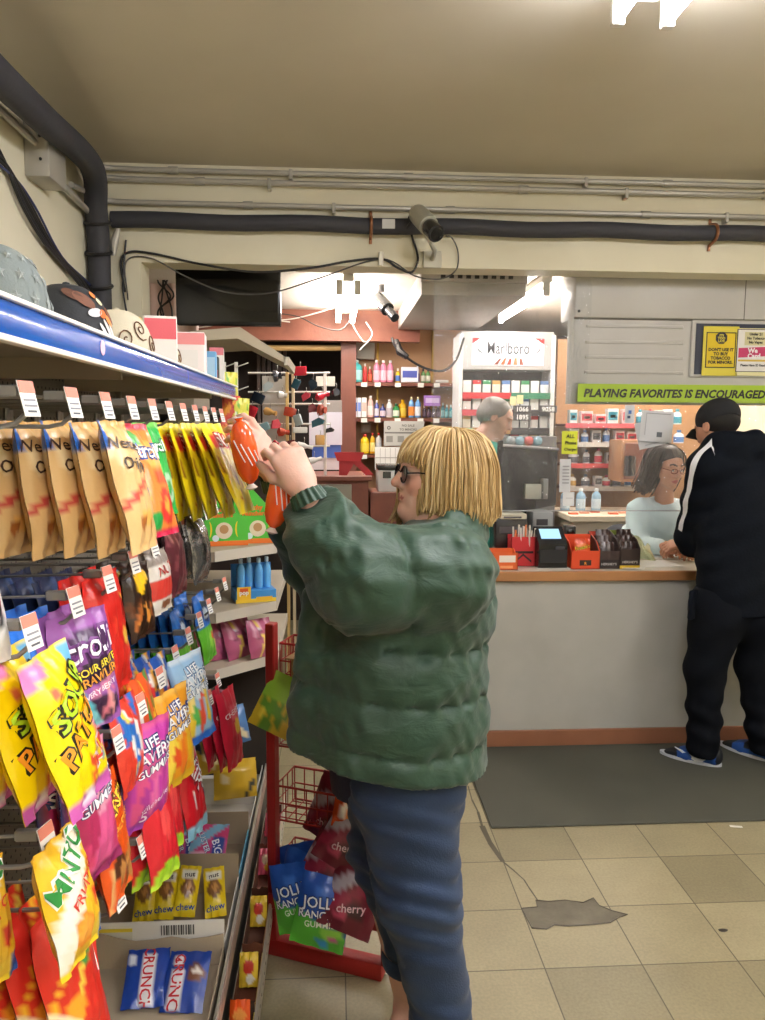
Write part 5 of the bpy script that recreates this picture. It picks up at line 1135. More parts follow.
# orange dispenser box at the left end
def disp(name, label, px0, px1, ptop, pback, y0, dep, outc, inc, face, lettering=None, cat='display box', group=None, slope=.5):
    """counter display carton: low front, raked sides, high back"""
    a = aY(px0, 560, y0); b = aY(px1, 560, y0); hf = aY(px0, ptop, y0).z - CT; hb = aY(px0, pback, y0 + dep).z - CT
    t = thing(name, label, cat, ((a.x + b.x) / 2, y0 + dep / 2, CT), group); g = MB()
    g.box(a.x, b.x, y0, y0 + .003, CT, CT + hf, outc); g.box(a.x, b.x, y0 + dep - .003, y0 + dep, CT, CT + hb, outc); g.box(a.x, b.x, y0, y0 + dep, CT, CT + .003, inc)
    for x in (a.x, b.x - .003): g.prism([(y0, CT), (y0 + dep, CT), (y0 + dep, CT + hb), (y0 + dep * slope, CT + hb * .82), (y0, CT + hf)], lambda p, q, h: V((x + h, p, q)), .003, outc)
    g.build('carton_body', PAPER, t, smooth=0); w = b.x - a.x
    if face:
        f = MB()
        for (u0, u1, v0, v1, c) in face: f.box(a.x + u0 * w, a.x + u1 * w, y0 - .001, y0 + .001, CT + v0 * hf, CT + v1 * hf, c)
        f.build('printed_panel', PAPER, t, smooth=0)
    if lettering:
        g = MB()
        for (tx, u, v, sz, c) in lettering: g.text(tx, lambda X, Y: V((a.x + u * w + X, y0 - .0018, CT + v * hf + Y)), sz, c, bold=.02)
        g.build('lettering', INK, t, smooth=0, recalc=False)
    return t, a.x, b.x, hf, hb
Y0 = 3.80
disp('counter_box', 'low orange open box with a white label at the left end of the counter', 493, 518, 553, 548, Y0, .10, '#e0652c', '#9a4a22', [(.25, .9, .45, .85, '#f0e6da'), (.3, .8, .1, .25, '#f0a06a')], None)
t, xa, xb, hf, hb = disp('straw_box', 'tall red box filled with wrapped straws on the counter', 511, 535, 537, 534, 3.90, .09, '#c22a30', '#7a1a1e', [], None, slope=.99)
g = MB(); g.prism([(.15, .12), (.5, .36), (.85, .12), (.85, .2), (.5, .44), (.15, .2)], lambda u, v, h: V((xa + u * (xb - xa), 3.8985 + h * .001, CT + v * hf)), 1, '#2a1416'); g.box(xa + .01, xb - .01, 3.8982, 3.8995, CT + .44 * hf, CT + .52 * hf, '#2a1416'); g.build('printed_roof_mark', PAPER, t, smooth=0)
for k in range(14):
    p = V((R.uniform(xa + .012, xb - .012), R.uniform(3.91, 3.98), CT + .01)); q_ = p + V((R.uniform(-.02, .02), R.uniform(-.02, .02), hf + R.uniform(.015, .05)))
    s = MB().tube([p, q_], .0045, R.choice(['#f0ede6', '#efe9de', '#e8824a', '#d9d5cc']), 6); d_ = (q_ - p).normalized()
    o = single(s, 'wrapped_straw', PAPER, 'thin paper wrapped stick standing in the tall red box', 'straw', p, 'wrapped straws in the red box')
# payment terminal
a = aY(551, 566, 3.86); t = thing('lottery_terminal', 'black payment terminal with a lit pale blue screen on the counter', 'terminal', (a.x, 3.9, CT))
g = MB(); pr = [(-.075, 0), (.06, 0), (.065, .06), (.02, .15), (.05, .20), (.035, .215), (-.07, .15)]
pr = [(3.83, .0), (3.97, .0), (3.98, .15), (3.95, .205), (3.935, .205), (3.83, .125)]
g.prism(pr, lambda y, z, h: V((a.x - .075 + h, y, CT + z)), .15, '#17181b'); g.build('housing', GLOSS, t, smooth=0)
sl = V((0, .105, .08)).normalized(); n_ = V((0, -.08, .105)).normalized(); c0 = V((a.x, 3.885, CT + .168))
def scr(u, v, off=.001): return c0 + V((u, 0, 0)) + sl * v + n_ * off
SCRN = emission('pale lit screen', '#a9d4f0', 1.15)
MB().add([scr(-.055, -.03, .0025), scr(.05, -.03, .0025), scr(.05, .042, .0025), scr(-.055, .042, .0025)], [(0, 1, 2, 3)], '#ffffff').build('screen', SCRN, t, smooth=0)
g = MB().box(a.x - .07, a.x + .072, 3.825, 3.832, CT + .03, CT + .1, '#22242a', .002).box(a.x + .01, a.x + .06, 3.822, 3.83, CT + .10, CT + .118, '#3a3d44', .003); g.build('front_panel', GLOSS, t)
MB().box(a.x - .09, a.x + .09, 3.81, 3.86, CT, CT + .004, '#d8d4ca', .001).build('base_plate', PAINT, t)
b = aY(569, 545, 4.02); bk = thing('camera_stand', 'small grey gooseneck block behind the payment terminal', 'device', (b.x, 4.02, CT)); 
MB().box(b.x - .03, b.x + .03, 4.0, 4.05, CT, CT + .20, '#2d2c2c', .006).build('housing', GLOSS, bk); MB().lathe([(.018, 0), (.02, .004), (.014, .008)], '#0f0f10', 14, (b.x, 3.9985, CT + .165), rotm(PI / 2)).build('lens', GLOSS, bk)
# orange cup box and dark bar boxes
t, xa, xb, hf, hb = disp('counter_box', 'orange open display box holding a peanut cup pack beside the terminal', 571, 600, 551, 534, Y0 + .01, .14, '#d9491f', '#8a2a12', [(.3, .7, .2, .5, '#2a1810')], [("R", .5, .25, .02, '#f0a02a')], slope=.35)
D['cupbig'] = dict(size=(.085, .12, .02), base='#dd4f20', lay=[('e', 0, .35, .7, .14, '#f08a3a'), ('e', .2, .72, .6, .14, '#8a5a3a'), ('e', .2, .7, .35, .08, '#c99a6a')], txt=[("Reese's", 0, .38, .026, .2, '#f6e23a', '#4a1a0c', .06)])
lay('cupbig', [((xa + xb) / 2, Y0 + .075, CT + .15, -14, 0, 0)], 'candy_pack', 'candy pack', ['orange peanut cup pack standing in the orange counter box'], None)
pr = [(xa, 'x')]
for i, (p0, p1, pt_, pb, nm, bc) in enumerate(((598, 620, 551, 531, 'HERSHEY\'S', '#3a2a26'), (620, 640, 549, 530, 'HERSHEY\'S', '#33241f'))):
    t, xa, xb, hf, hb = disp('counter_box', ('dark brown bar box with a red back edge on the counter', 'dark brown bar box with a yellow bottom stripe, rightmost on the counter')[i], p0, p1, pt_, pb, Y0 + .02, .17, bc, '#1c1412', [(0, 1, 0, .16, ('#4a4645', '#d8b42c')[i]), (.08, .92, .22, .45, '#27201e')] if i else [(.05, .95, .1, .5, '#241c1a')], [(nm, .5, .2 if not i else .28, .017, '#b9b6b2')], slope=.3)
    MB().box(xa + .004, xb - .004, Y0 + .185, Y0 + .1885, CT + hb * .86, CT + hb * .999, ('#c8442c', '#7a8a2c')[i]).build('header_strip', PAPER, t, smooth=0)
    D['bar%d' % i] = dict(size=(.078, .13, .016), base='#3d2a24', back='#2f201b', lay=[('r', -.8, .8, .3, .55, '#2a1c18'), ('d', .7, .8, .2, '#5a4038')], txt=[("HERSHEY'S", 0, .45, .016, 0, '#c9c4bf')])
    lay('bar%d' % i, [((xa + xb) / 2, Y0 + .06 + .035 * k, CT + .135 + .028 * k, -16, 0, 0) for k in range(3)], 'candy_bar', 'candy bar', ['%s dark chocolate bar from the front in the %s bar box' % (ORD[k], ('red edged', 'yellow striped')[i]) for k in range(3)], ('dark bars in the red edged box', 'dark bars in the yellow striped box')[i])
# yellow green tissue bag and papers
a = aY(643, 530, 4.0); g = MB()
g.sheet(lambda u, v: V((a.x - .05 + .12 * u, 4.02 + .04 * math.sin(5 * u + 3 * v), CT + .012 + (.13 - .07 * u) * v + .015 * math.sin(9 * u) * v)), 14, 10, '#cdd39a'); single(g, 'plastic_bag', mat('thin yellow green plastic', '#cdd6a0', .35, trans=.3, bump=.5, bscale=30), 'crumpled pale yellow green plastic bag behind the dark bar boxes', 'bag', (a.x, 4.02, CT + .005))
for i, (x0, x1, y0, y1, rz) in enumerate(((1.55, 1.83, 3.86, 4.05, .1), (1.66, 1.98, 4.08, 4.3, -.06), (1.45, 1.62, 3.80, 3.92, -.5))):
    g = MB().box(-(x1 - x0) / 2, (x1 - x0) / 2, -(y1 - y0) / 2, (y1 - y0) / 2, 0, .0016 + .006 * (i == 1), '#efece6'); g.v = [rotm(0, 0, rz, ((x0 + x1) / 2, (y0 + y1) / 2, CT + .0015 * i)) @ v for v in g.v]
    for k in range(5): pass
    single(g, 'paper_sheet', PAPER, ('white sheet lying at the front of the counter by the man', 'white pad of paper under the cashier hand', 'small white slip angled near the dark bar boxes')[i], 'paper', ((x0 + x1) / 2, (y0 + y1) / 2, CT), None)

# ---------------- the cashier
cw = thing('person', 'cashier with long dark hair, glasses and pale blue fleece holding out a banknote', 'person', (1.85, 4.3, 0))
CYY = 4.28
def cp(px, py, y=CYY): return aY(px, py, y)
CH = cp(667, 468, 4.25); cf_, cu_ = V((.28, -1, -.22)), V((.10, -.25, 1)); C = Sd(); cS = .97
QC = head(C, CH, cf_, cu_, cS)
cneck = cp(664, 508, 4.36); C.cap(CH + V((0, .03, -.05)), cneck, .05, .055, .03)
shL, shR = cp(641, 512, 4.38), cp(698, 512, 4.40)
C.cap(shL, shR, .035, .035, .03); C.cap(cneck + V((0, 0, -.06)), cp(668, 600, 4.55), .06, .10, .03)
elL, wrL = cp(636, 548, 4.28), cp(661, 538, 4.14)
wrL = V((wrL.x, 4.13, CT + .065)); C.chain([shL, elL, wrL], [.05, .036, .026], .02)
ht = hand(C, wrL, V((.9, -.28, -.12)), V((-.2, -.65, .75)), 1, .17, (.5, .6, .4), .06, (.6, .6))
elR, wrR = cp(722, 552, 4.28), V((1.95, 4.12, CT + .075)); C.chain([shR, elR, wrR], [.05, .036, .026], .02); hand(C, wrR, V((-.35, -.8, -.05)), V((.1, -.2, 1)), -1, .17, (.4, .5, .4), .06)
C.cap(cp(668, 600, 4.55), V((1.87, 4.62, .85)), .12, .14, .05); C.chain([V((1.78, 4.62, .9)), V((1.78, 4.64, .5)), V((1.78, 4.66, .06))], [.09, .06, .045], .03); C.chain([V((1.96, 4.62, .9)), V((1.96, 4.64, .5)), V((1.96, 4.66, .06))], [.09, .06, .045], .03)
def ccol(Vt, c): face_colour(QC, cS, '#b0605a', '#3a2a22', '#3a2a20')(Vt, c)
figure_mesh(C, .005, 'body', SKIN, cw, ccol, '#c99478')
FL = mat('pale blue fleece', '#c3d6da', .85, bump=.25, bscale=120, sheen=.3)
S = Sd(); S.cap(shL + V((.02, .02, -.01)), shR + V((-.02, .02, -.01)), .085, .085, .05); S.cap(cneck + V((0, .02, -.07)), V((1.86, 4.60, .86)), .13, .165, .06)
S.chain([shL, elL + V((0, 0, .02)), wrL + (elL - wrL) * .12], [.082, .062, .045], .03); S.chain([shR, elR, wrR + (elR - wrR) * .12], [.082, .066, .047], .03)
S.post = lambda P, d: d + .004 * np.sin(43 * P[:, 0] + 31 * P[:, 2]) * np.sin(37 * P[:, 2] - 21 * P[:, 1])
for a in np.linspace(-2.3, 2.3, 11):
    p = cneck + V((.068 * math.sin(a), .0 + .06 * math.cos(a), .0 + .012 * math.cos(a))); S.cap(p, p + V((0, 0, .035)), .017, .013, .015)
S.ell(cneck + V((.0, .0, -.04)), (.105, .085, .05), None, .04)
figure_mesh(S, .0075, 'fleece_jacket', FL, cw)
g = MB()
for sgn in (-1, 1):
    b0 = cneck + V((.05 * sgn, -.055, -.005)); g.add([b0 + V((0, .05, .035)), b0 + V((-.04 * sgn, -.03, .0)), b0 + V((-.02 * sgn, -.055, -.06)), b0 + V((.03 * sgn, -.03, -.035))], [(0, 1, 2, 3)], '#c3d6da')
cl = g.build('collar', FL, cw, smooth=0); md = cl.modifiers.new('thick', 'SOLIDIFY'); md.thickness = .008
tr_ = MB(); tr_.lathe([(.085, 0), (.10, .02), (.1, .4)], '#23252c', 16, (1.87, 4.63, .86)); 
PT = Sd(); PT.chain([V((1.78, 4.62, .93)), V((1.78, 4.64, .5)), V((1.78, 4.66, .06))], [.12, .085, .07], .04); PT.chain([V((1.96, 4.62, .93)), V((1.96, 4.64, .5)), V((1.96, 4.66, .06))], [.12, .085, .07], .04); PT.plane((0, 0, .05), (0, 0, -1)); figure_mesh(PT, .012, 'trousers', mat('dark trousers', '#1d1f28', .8, bump=.1, bscale=60), cw)
def darkhair(Vt, c):
    n = np.sin(Vt[:, 0] * 210 + 7 * np.sin(Vt[:, 2] * 30)) * .5 + .5; a = np.array(lin('#231a17')); b = np.array(lin('#3d2c26')); c[:] = a + (b - a) * n[:, None]
HB = Sd(); Mh = Matrix((cf_.normalized(), V((0, 0, 1)).cross(cf_).normalized(), V((0, 0, 1)))).transposed()
HB.ell(QC(-.028, 0, .046), (.098, .084, .082), Mh, .02); HB.cap(QC(-.05, .05, .03), QC(-.08, .06, -.14), .035, .03, .03); HB.cap(QC(-.06, -.05, .03), QC(-.08, -.05, -.12), .035, .03, .03); HB.cap(QC(-.09, 0, .02), QC(-.10, 0, -.10), .05, .05, .04)
HB.ell(QC(.085, 0, -.02), (.05, .056, .092), Mh, .02, True)
figure_mesh(HB, .007, 'hair', HAIRM, cw, darkhair); hr = cw.children[-1]
gd = []
for k in range(15):
    a = -PI + .75 + (2 * PI - 1.5) * k / 14; ca, sa = math.cos(a + PI), math.sin(a + PI)
    gd.append(spline([QC(-.02, 0, .125), QC(-.03 + .07 * ca, .062 * sa, .108), QC(-.035 + .10 * ca, .09 * sa, .05), QC(-.05 + .09 * ca, .090 * sa, -.05), QC(-.075 + .08 * ca, .092 * sa, -.13), QC(-.095 + .07 * ca, .09 * sa, -.18)], 3))
strands(gd, 'hair_locks', HAIRM, hr, 380, .0038, 5, .014, cols=['#2a1f1b', '#35261f', '#1f1714'])
gl = MB()
for y in (-1, 1):
    gl.tube([QC(.104 - .1 * abs(.031 * y + .021 * math.cos(a)) * .5, .031 * y + .022 * math.cos(a), .006 + .014 * math.sin(a)) for a in [2 * PI * k / 18 for k in range(18)]], .0018, '#6a2f2a', 6, True); gl.tube([QC(.094, .054 * y, .01), QC(.04, .078 * y, .012), QC(-.01, .082 * y, .01)], .0018, '#6a2f2a', 6)
gl.tube([QC(.104, -.009, .01), QC(.108, 0, .012), QC(.104, .009, .01)], .0018, '#6a2f2a', 6); gl.build('glasses', GLOSS, cw)
p = V(ht[1]); g = MB(); g.sheet(lambda u, v: p + V((.0 + .085 * u - .02 * v, -.02 - .03 * v + .004 * math.sin(4 * u), -.025 + .03 * u * .3 + .045 * v)), 8, 4, '#c9cda8', lambda u, v: '#8fa08a' if .35 < u < .65 and .2 < v < .8 else '#d0d2b0')
b_ = single(g, 'banknote', PAPER, 'green grey banknote held out in the cashier hand', 'banknote', p); md = b_.modifiers.new('thick', 'SOLIDIFY'); md.thickness = .0006

# ---------------- the customer seen from behind
MY = 3.46
mn = thing('person', 'man seen from behind in black hooded jacket with white sleeve stripe and black cap', 'person', (1.72, MY, 0))
def mp(px, py, y=MY): return aY(px, py, y)
B = Sd(); MH = mp(717, 428, MY + .10); mf, mu = V((-.40, 1, -.45)), V((0, .45, 1)); QM = head(B, MH, mf, mu, 1.02)
mneck = mp(733, 452, MY + .02); B.cap(MH + V((.01, -.02, -.06)), mneck, .06, .065, .03)
mL, mR = mp(708, 467, MY - .01), mp(788, 467, MY + .02); B.cap(mL, mR, .07, .07, .05); B.cap(mneck, mp(738, 590), .07, .08, .06)
eL, wL = mp(684, 540, MY + .10), V((1.735, 4.02, CT + .10)); eL = mp(693, 538, MY + .14); wL = mp(688, 541, 3.95)
B.chain([mL, eL, wL], [.055, .042, .028], .02)
hand(B, wL, V((-.55, .35, -.25)), V((.0, -.5, .8)), 1, .19, (.3, .5, .4), .08, (.4, .5))
eR, wR = mp(800, 560, MY + .12), mp(780, 545, 3.9); B.chain([mR, eR, wR], [.055, .042, .028], .02); hand(B, wR, V((-.5, .7, -.2)), V((0, 0, 1)), -1, .19, (.3, .5, .4), .08)
ank = [(aZ(706, 757), -.0), (aZ(790, 756), .0)]
lf, rf = V((1.80, MY + .03, .1)), V((2.12, MY + .05, .1))
B.chain([mp(715, 630), V((1.79, MY + .02, .5)), lf], [.07, .065, .045], .03); B.chain([mp(762, 630), V((2.05, MY + .04, .5)), rf], [.07, .065, .045], .03)
figure_mesh(B, .0055, 'body', SKIN, mn, face_colour(QM, 1.02, '#8a5a50', '#231a16', '#2a1c14'), '#b98468')
BLK = mat('black fleece', '#0b0f16', .9, bump=.15, bscale=90, spec=.12)
S = Sd(); S.cap(mL + V((.03, .0, -.0)), mR + V((-.03, 0, 0)), .10, .10, .07); S.cap(mp(744, 500), mp(742, 575), .21, .195, .08, flat=.66, axis=(0, 1, 0)); S.cap(mp(744, 520), mp(740, 610), .19, .19, .08, flat=.66, axis=(0, 1, 0))
S.chain([mL, eL, wL + (eL - wL) * .12], [.095, .078, .05], .04); S.chain([mR, eR, wR + (eR - wR) * .12], [.09, .078, .05], .04)
for a in np.linspace(.4, 5.9, 12):       # hood folded down on the shoulders
    p = mneck + V((.095 * math.sin(a), -.02 - .075 * math.cos(a), .02 + .02 * math.cos(a))); S.ell(p, (.058, .058, .062), None, .035)
S.post = lambda P, d: d + .006 * np.sin(26 * P[:, 2] + 9 * P[:, 0]) * np.sin(17 * P[:, 0] - 15 * P[:, 2]) + .003 * np.sin(61 * P[:, 2] - 30 * P[:, 0])
S.plane(mp(730, 612), (0, 0, -1))
def mcol(Vt, c): pass
figure_mesh(S, .009, 'hooded_jacket', BLK, mn); hj = mn.children[-1]
# white stripe down the outside of the sleeve, from the collar over the shoulder
SJ = S
path = [mL + V((.03, -.03, .095)), mL + V((-.035, -.03, .07)), mL + V((-.085, -.035, .0)), mL.lerp(eL, .45) + V((-.09, -.03, -.01)), mL.lerp(eL, .85) + V((-.085, -.02, -.01))]
sp = spline(path, 7); g = MB(); vs = []
for i, p in enumerate(sp):
    t = (sp[min(i + 1, len(sp) - 1)] - sp[max(i - 1, 0)]).normalized(); w_ = t.cross(V((-.5, -.8, .3))).normalized()
    for k in (-1, 0, 1):
        P = np.array([list(p + w_ * .016 * k)])
        for _ in range(6):
            e = .003; d0 = S.ev(P)[0]; gr = np.array([(S.ev(P + np.eye(3)[a] * e)[0] - S.ev(P - np.eye(3)[a] * e)[0]) / (2 * e) for a in range(3)]); P = P - gr * (d0 - .0035) / (gr @ gr + 1e-6)
        vs.append(V(P[0]))
n_ = len(sp); g.add(vs, [(3 * i + k, 3 * i + k + 1, 3 * i + k + 4, 3 * i + k + 3) for i in range(n_ - 1) for k in (0, 1)], '#e9e9ea'); g.build('white_stripe', mat('white knit stripe', '#e6e6e8', .7), hj, smooth=80, recalc=False)
# cap
QF = QM; capm = mat('black cap cloth', '#101114', .85, bump=.1, bscale=200)
g = Sd(); Mc = Matrix((mf.normalized(), mu.cross(mf).normalized(), mf.normalized().cross(mu.cross(mf).normalized()))).transposed()
g.ell(QF(-.014, 0, .048), (.110, .090, .090), Mc, .01); g.plane(QF(0, 0, .004), QF(0, 0, .0) - QF(.15, 0, 1.0)); figure_mesh(g, .006, 'cap', capm, mn); cp_ = mn.children[-1]
g = MB(); g.sheet(lambda u, v: QF(.085 + .075 * v * math.cos((u - .5) * 2.2), .085 * math.sin((u - .5) * 2.2), .032 - .02 * v - .02 * (2 * u - 1) ** 2), 12, 5, '#101114'); vz = g.build('cap_peak', capm, cp_, smooth=80); md = vz.modifiers.new('thick', 'SOLIDIFY'); md.thickness = .004
HS = Sd(); HS.ell(QF(-.03, 0, .01), (.085, .079, .06), Mc, .01); figure_mesh(HS, .008, 'hair', mat('short black hair', '#15120f', .9, bump=.3, bscale=300), mn, None, '#1a1614')
# trousers
K = Sd(); K.cap(mp(719, 605), mp(762, 605), .135, .135, .06, flat=.85, axis=(0, 1, 0))
K.chain([mp(716, 620), V((1.785, MY + .02, .5)), lf + V((.0, 0, -.0))], [.125, .088, .075], .05); K.chain([mp(764, 620), V((2.05, MY + .04, .5)), rf], [.125, .088, .075], .05)
K.post = lambda P, d: d + .006 * np.sin(58 * P[:, 2] + 22 * P[:, 0]) * np.exp(-((P[:, 2] - .22) / .16) ** 2) + .004 * np.sin(33 * P[:, 2] - 25 * P[:, 0])
K.plane((0, 0, .055), (0, 0, -1)); figure_mesh(K, .009, 'trousers', mat('black cotton', '#0a0d13', .9, spec=.12, bump=.12, bscale=120), mn); tj = mn.children[-1]
g = MB(); g.box(-.05, .05, -.012, .012, -.07, .07, '#111317', .01, rotm(0, .1, .9, mp(694, 603) + V((-.02, -.03, 0)))); g.build('phone_pouch', BLK, mn)
def blue_shoe(heel, d, pref):
    def patt(Vt, c):
        h = V(heel); dd = V(d).normalized(); x = (Vt - np.array(h)) @ np.array(dd); z = Vt[:, 2]
        m = (x > .06) & (x < .14) & (z > .05) | (x > .20) | (x < .02); c[m] = lin('#0f1218')
    shoe(mn, heel, d, .285, '#1f4f9c', 'trainer', '#c9cdd4', patt=patt, w=.045)
d1 = V((-.80, .60, 0)); blue_shoe(V((1.88, MY + .0, 0)), d1, 0); blue_shoe(V((2.17, MY + .03, 0)), V((-.55, .8, 0)), 1)
# pale curved tick on the outer side of the nearer trainer
s_ = V((-d1.y, d1.x, 0)).normalized(); s_ = -s_ if s_.y > 0 else s_
h0 = V((1.88, MY + .0, 0)); dn_ = d1.normalized()
sw = [(.04, .040), (.06, .020), (.09, .018), (.13, .032), (.19, .066), (.12, .046), (.085, .040), (.06, .052)]
g = MB(); g.prism(sw, lambda x, z, h: h0 + dn_ * (.02 + x) + s_ * (.036 + h) + V((0, 0, z + .006)), .009, '#e8ebf0'); g.build('pale_tick', PAINT, mn, smooth=0)
# ================================================================== PIPES, CABLES, CAMERA ON THE BEAM
STEEL = mat('galvanised conduit', '#b0aca2', .38, metal=.35, vary=.08, vscale=6)
FOAM = mat('black pipe insulation', '#35353a', .7, bump=.12, bscale=30, vary=.08)
BLACKR = mat('black cable rubber', '#1b1a1a', .5)
XR = 3.04
def zline(px, py, y): return aY(px, py, y).z
for i, (py, r, lab) in enumerate(((174.5, .0125, 'topmost thin steel conduit running along the beam under the ceiling'), (184.5, .0135, 'second steel conduit just below the topmost one'), (207, .0125, 'third steel conduit between the upper pair and the black pipe'))):
    y = YC - .03; z = zline(330, py, y); t = thing('steel_conduit', lab, 'conduit', (1, y, z), 'steel conduits along the beam')
    MB().tube(spline([(-1.09, y - .35, z - .03 * (i == 2)), (-1.085, y - .12, z), (-1.05, y - .02, z), (-.9, y, z)], 6) + [V((XR, y, z))], r, '#8a867c', 10).build('tube', STEEL, t)
    for x in ((-.74, .35, 1.6), (-.62, .9, 2.1), (-.4, .55, 1.5))[i]:
        MB().tube([(x - .022, y, z), (x + .022, y, z)], r * 1.35, '#a19d92', 12).build('coupling', STEEL, t)
    for x in ((-.2, 1.2), (-.3, 1.4), (-.0, 1.9))[i]:
        MB().box(x - .008, x + .008, y - r - .002, YC, z - r - .018, z + r + .004, '#b9b3a4', .002).build('strap', STEEL, t)
y = YC - .05; z = zline(330, 224.5, y); t = thing('insulated_pipe', 'black foam insulated pipe running the length of the beam', 'pipe', (1, y, z))
MB().tube([V((-1.02 + 4.06 * k / 40, y, z + .004 * math.sin(k * .9))) for k in range(41)], .037, '#333338', 16).build('pipe', FOAM, t)
COPPER = mat('copper clamp', '#9a6a4c', .35, metal=.8)
for px in (371, 714):
    p = aY(px, 224 + (px - 371) * .02, y); MB().tube([(p.x, YC - .004, z + .075), (p.x, YC - .008, z + .05)] + [(p.x, y - .040 * math.sin(t_), z + .040 * math.cos(t_)) for t_ in [.3 + .25 * k for k in range(11)]] + [(p.x, YC - .008, z - .05), (p.x, YC - .004, z - .075)], .008, '#a8734f', 8).build('copper_clamp', COPPER, t)
p = aY(388, 226, y); MB().box(p.x - .03, p.x + .03, y - .040, y - .036, z - .022, z + .022, '#d9d9d6', .004).build('pipe_label', PAPER, t); 
# black duct hose in the left corner
D_ = [aX(-60, 18, -.975), aX(0, 78, -.975), aX(42, 118, -.985), V((-1.015, 3.42, aX(60, 138, -1.035).z)), V((-1.06, 3.62, 2.60)), V((-1.065, 3.66, 2.45)), V((-1.065, 3.66, 2.30)), V((-1.065, 3.66, 2.0)), V((-1.065, 3.66, 1.5))]
t = thing('duct_hose', 'thick black hose bending down the corner behind the caps', 'hose', (-1.05, 3.66, 2.3))
MB().tube(spline(D_, 8), .050, '#2f3033', 16).build('hose', FOAM, t)
for z in (2.55, 2.42, 2.27): MB().tube([(-1.065 + .053 * math.cos(a), 3.655 + .053 * math.sin(a), z + .02 * math.sin(a)) for a in [2 * PI * k / 20 for k in range(20)]], .009, '#1c1c1e', 6, True).build('strap', BLACKR, t)
# junction box and conduit on the left wall
p = aX(44, 156, -1.08); t = thing('junction_box', 'grey steel junction box high on the left wall', 'junction box', p)
MB().box(-1.12, -1.03, p.y - .09, p.y + .09, p.z - .10, p.z + .10, '#a3a08f', .006).build('box', STEEL, t)
for dz in (.04, -.04): MB().lathe([(.006, 0), (.005, .004)], '#2b2a26', 8, (p.x + .02, p.y - .0925, p.z + dz), rotm(PI / 2)).build('knockout', PAINT, t)
MB().tube([p + V((0, -.09, .02)), p + V((0, -.5, .02)), p + V((0, -1.6, .02))], .014, '#8a867c', 10).build('conduit', STEEL, t); MB().tube([p + V((0, .09, -.04)), V((-1.09, YC - .06, p.z - .06))], .013, '#8a867c', 10).build('conduit', STEEL, t)
# cable bundle hanging down the left wall
for k in range(5):
    pts = [aX(-40 - 4 * k, 92 + 9 * k, -1.10), aX(0 + 2 * k, 152 + 5 * k, -1.10), aX(22 + 3 * k, 205, -1.10), aX(46 + 4 * k, 245 + 3 * k, -1.10), aX(78 + 4 * k, 283 + 2 * k, -1.095), V((-1.04, 3.60, 2.12 - .02 * k)), V((-.98, 3.68, 2.0 - .05 * k))]
    g = MB().tube(spline(pts, 6), (.006, .0045, .007, .005, .0045)[k], ('#1b1a1a', '#22242c', '#1b1a1a', '#2a2826', '#2f3a66')[k], 7)
    single(g, 'wall_cable', mat('cable sheath', None, .5), '%s cable from the wall in the bundle sagging down the left wall' % ORD[k], 'cable', pts[2], 'cables on the left wall')
CABM = mat('cable sheath', None, .5)
def wire(pts, r, col, label, group=None):
    q = spline(pts, 7); return single(MB().tube(q, r, col, 7), 'cable', CABM, label, 'cable', pts[len(pts) // 2], group)
yc = YC - .012
wire([aY(125, 292, yc), aY(121, 262, yc), aY(130, 252, yc), aY(155, 254, yc), aY(200, 264, yc), aY(255, 272, yc), aY(310, 268, yc), aY(350, 261, yc), aY(382, 259, yc), aY(398, 268, yc), aY(412, 272, yc), aY(418, 258, yc), aY(412, 236, yc), aY(409, 218, yc - .05), aY(416, 212, yc - .09)], .0055, '#1d1c1c', 'thick black cable looping along the beam up to the security camera', 'cables hung on the beam')
wire([aY(128, 300, yc), aY(126, 262, yc), aY(150, 258, yc), aY(185, 276, yc), aY(225, 292, yc), aY(270, 293, yc), aY(320, 278, yc), aY(381, 259, yc), aY(415, 276, yc), aY(440, 279, yc), aY(456, 270, yc), aY(458, 252, yc), aY(452, 238, yc - .03), aY(446, 236, yc - .08)], .0035, '#4a4744', 'thin grey cable sagging below the beam left of the security camera', 'cables hung on the beam')
wire([aY(126, 240, yc), aY(124, 262, yc), aY(123, 290, yc), aY(130, 330, yc - .02)], .0045, '#1d1c1c', 'short black cable dropping down the pier beside the corner hose', 'cables hung on the beam')
p = aY(381, 258, yc - .006); single(MB().box(p.x - .012, p.x + .012, YC - .022, YC, p.z - .035, p.z + .03, '#e6e1d2', .004), 'cable_clip', PAINT, 'white plastic clip holding both cables on the beam', 'clip', p)
p = aY(114, 242, YC - .05); single(MB().tube([p + V((.02, 0, .06)), p, p + V((-.006, 0, -.06))], [.012, .02, .011], '#77746c', 10), 'pipe_end', STEEL, 'grey capped pipe stub beside the corner hose', 'pipe stub', p)
# security camera
a, b = aY(418, 214, YC - .16), aY(440, 238, YC - .36); t = thing('security_camera', 'grey bullet security camera on a bracket below the beam pipes', 'camera', aY(430, 250, YC))
dv = (b - a).normalized()
MB().tube([a - dv * .02, a, a + dv * .02, a + dv * .13, a + dv * .135], [.036, .044, .045, .045, .040], '#a8a698', 18).build('housing', mat('grey camera shell', '#a9a797', .4, vary=.05), t)
MB().tube([a + dv * .13, a + dv * .15, a + dv * .22, a + dv * .225], [.030, .038, .038, .034], '#232426', 18).build('lens_barrel', GLOSS, t); MB().tube([a + dv * .2251, a + dv * .227], [.028, .02], '#0a0b10', 16).build('lens', GLOSS, t)
m_ = aY(432, 262, YC); MB().tube([a + dv * .06 + V((0, 0, -.03)), V((m_.x, YC - .10, m_.z + .03)), V((m_.x, YC - .02, m_.z + .01))], .012, '#b9b6a8', 8).box(m_.x - .045, m_.x + .045, YC - .014, YC, m_.z - .03, m_.z + .05, '#c4bfac', .004).build('bracket', PAINT, t)
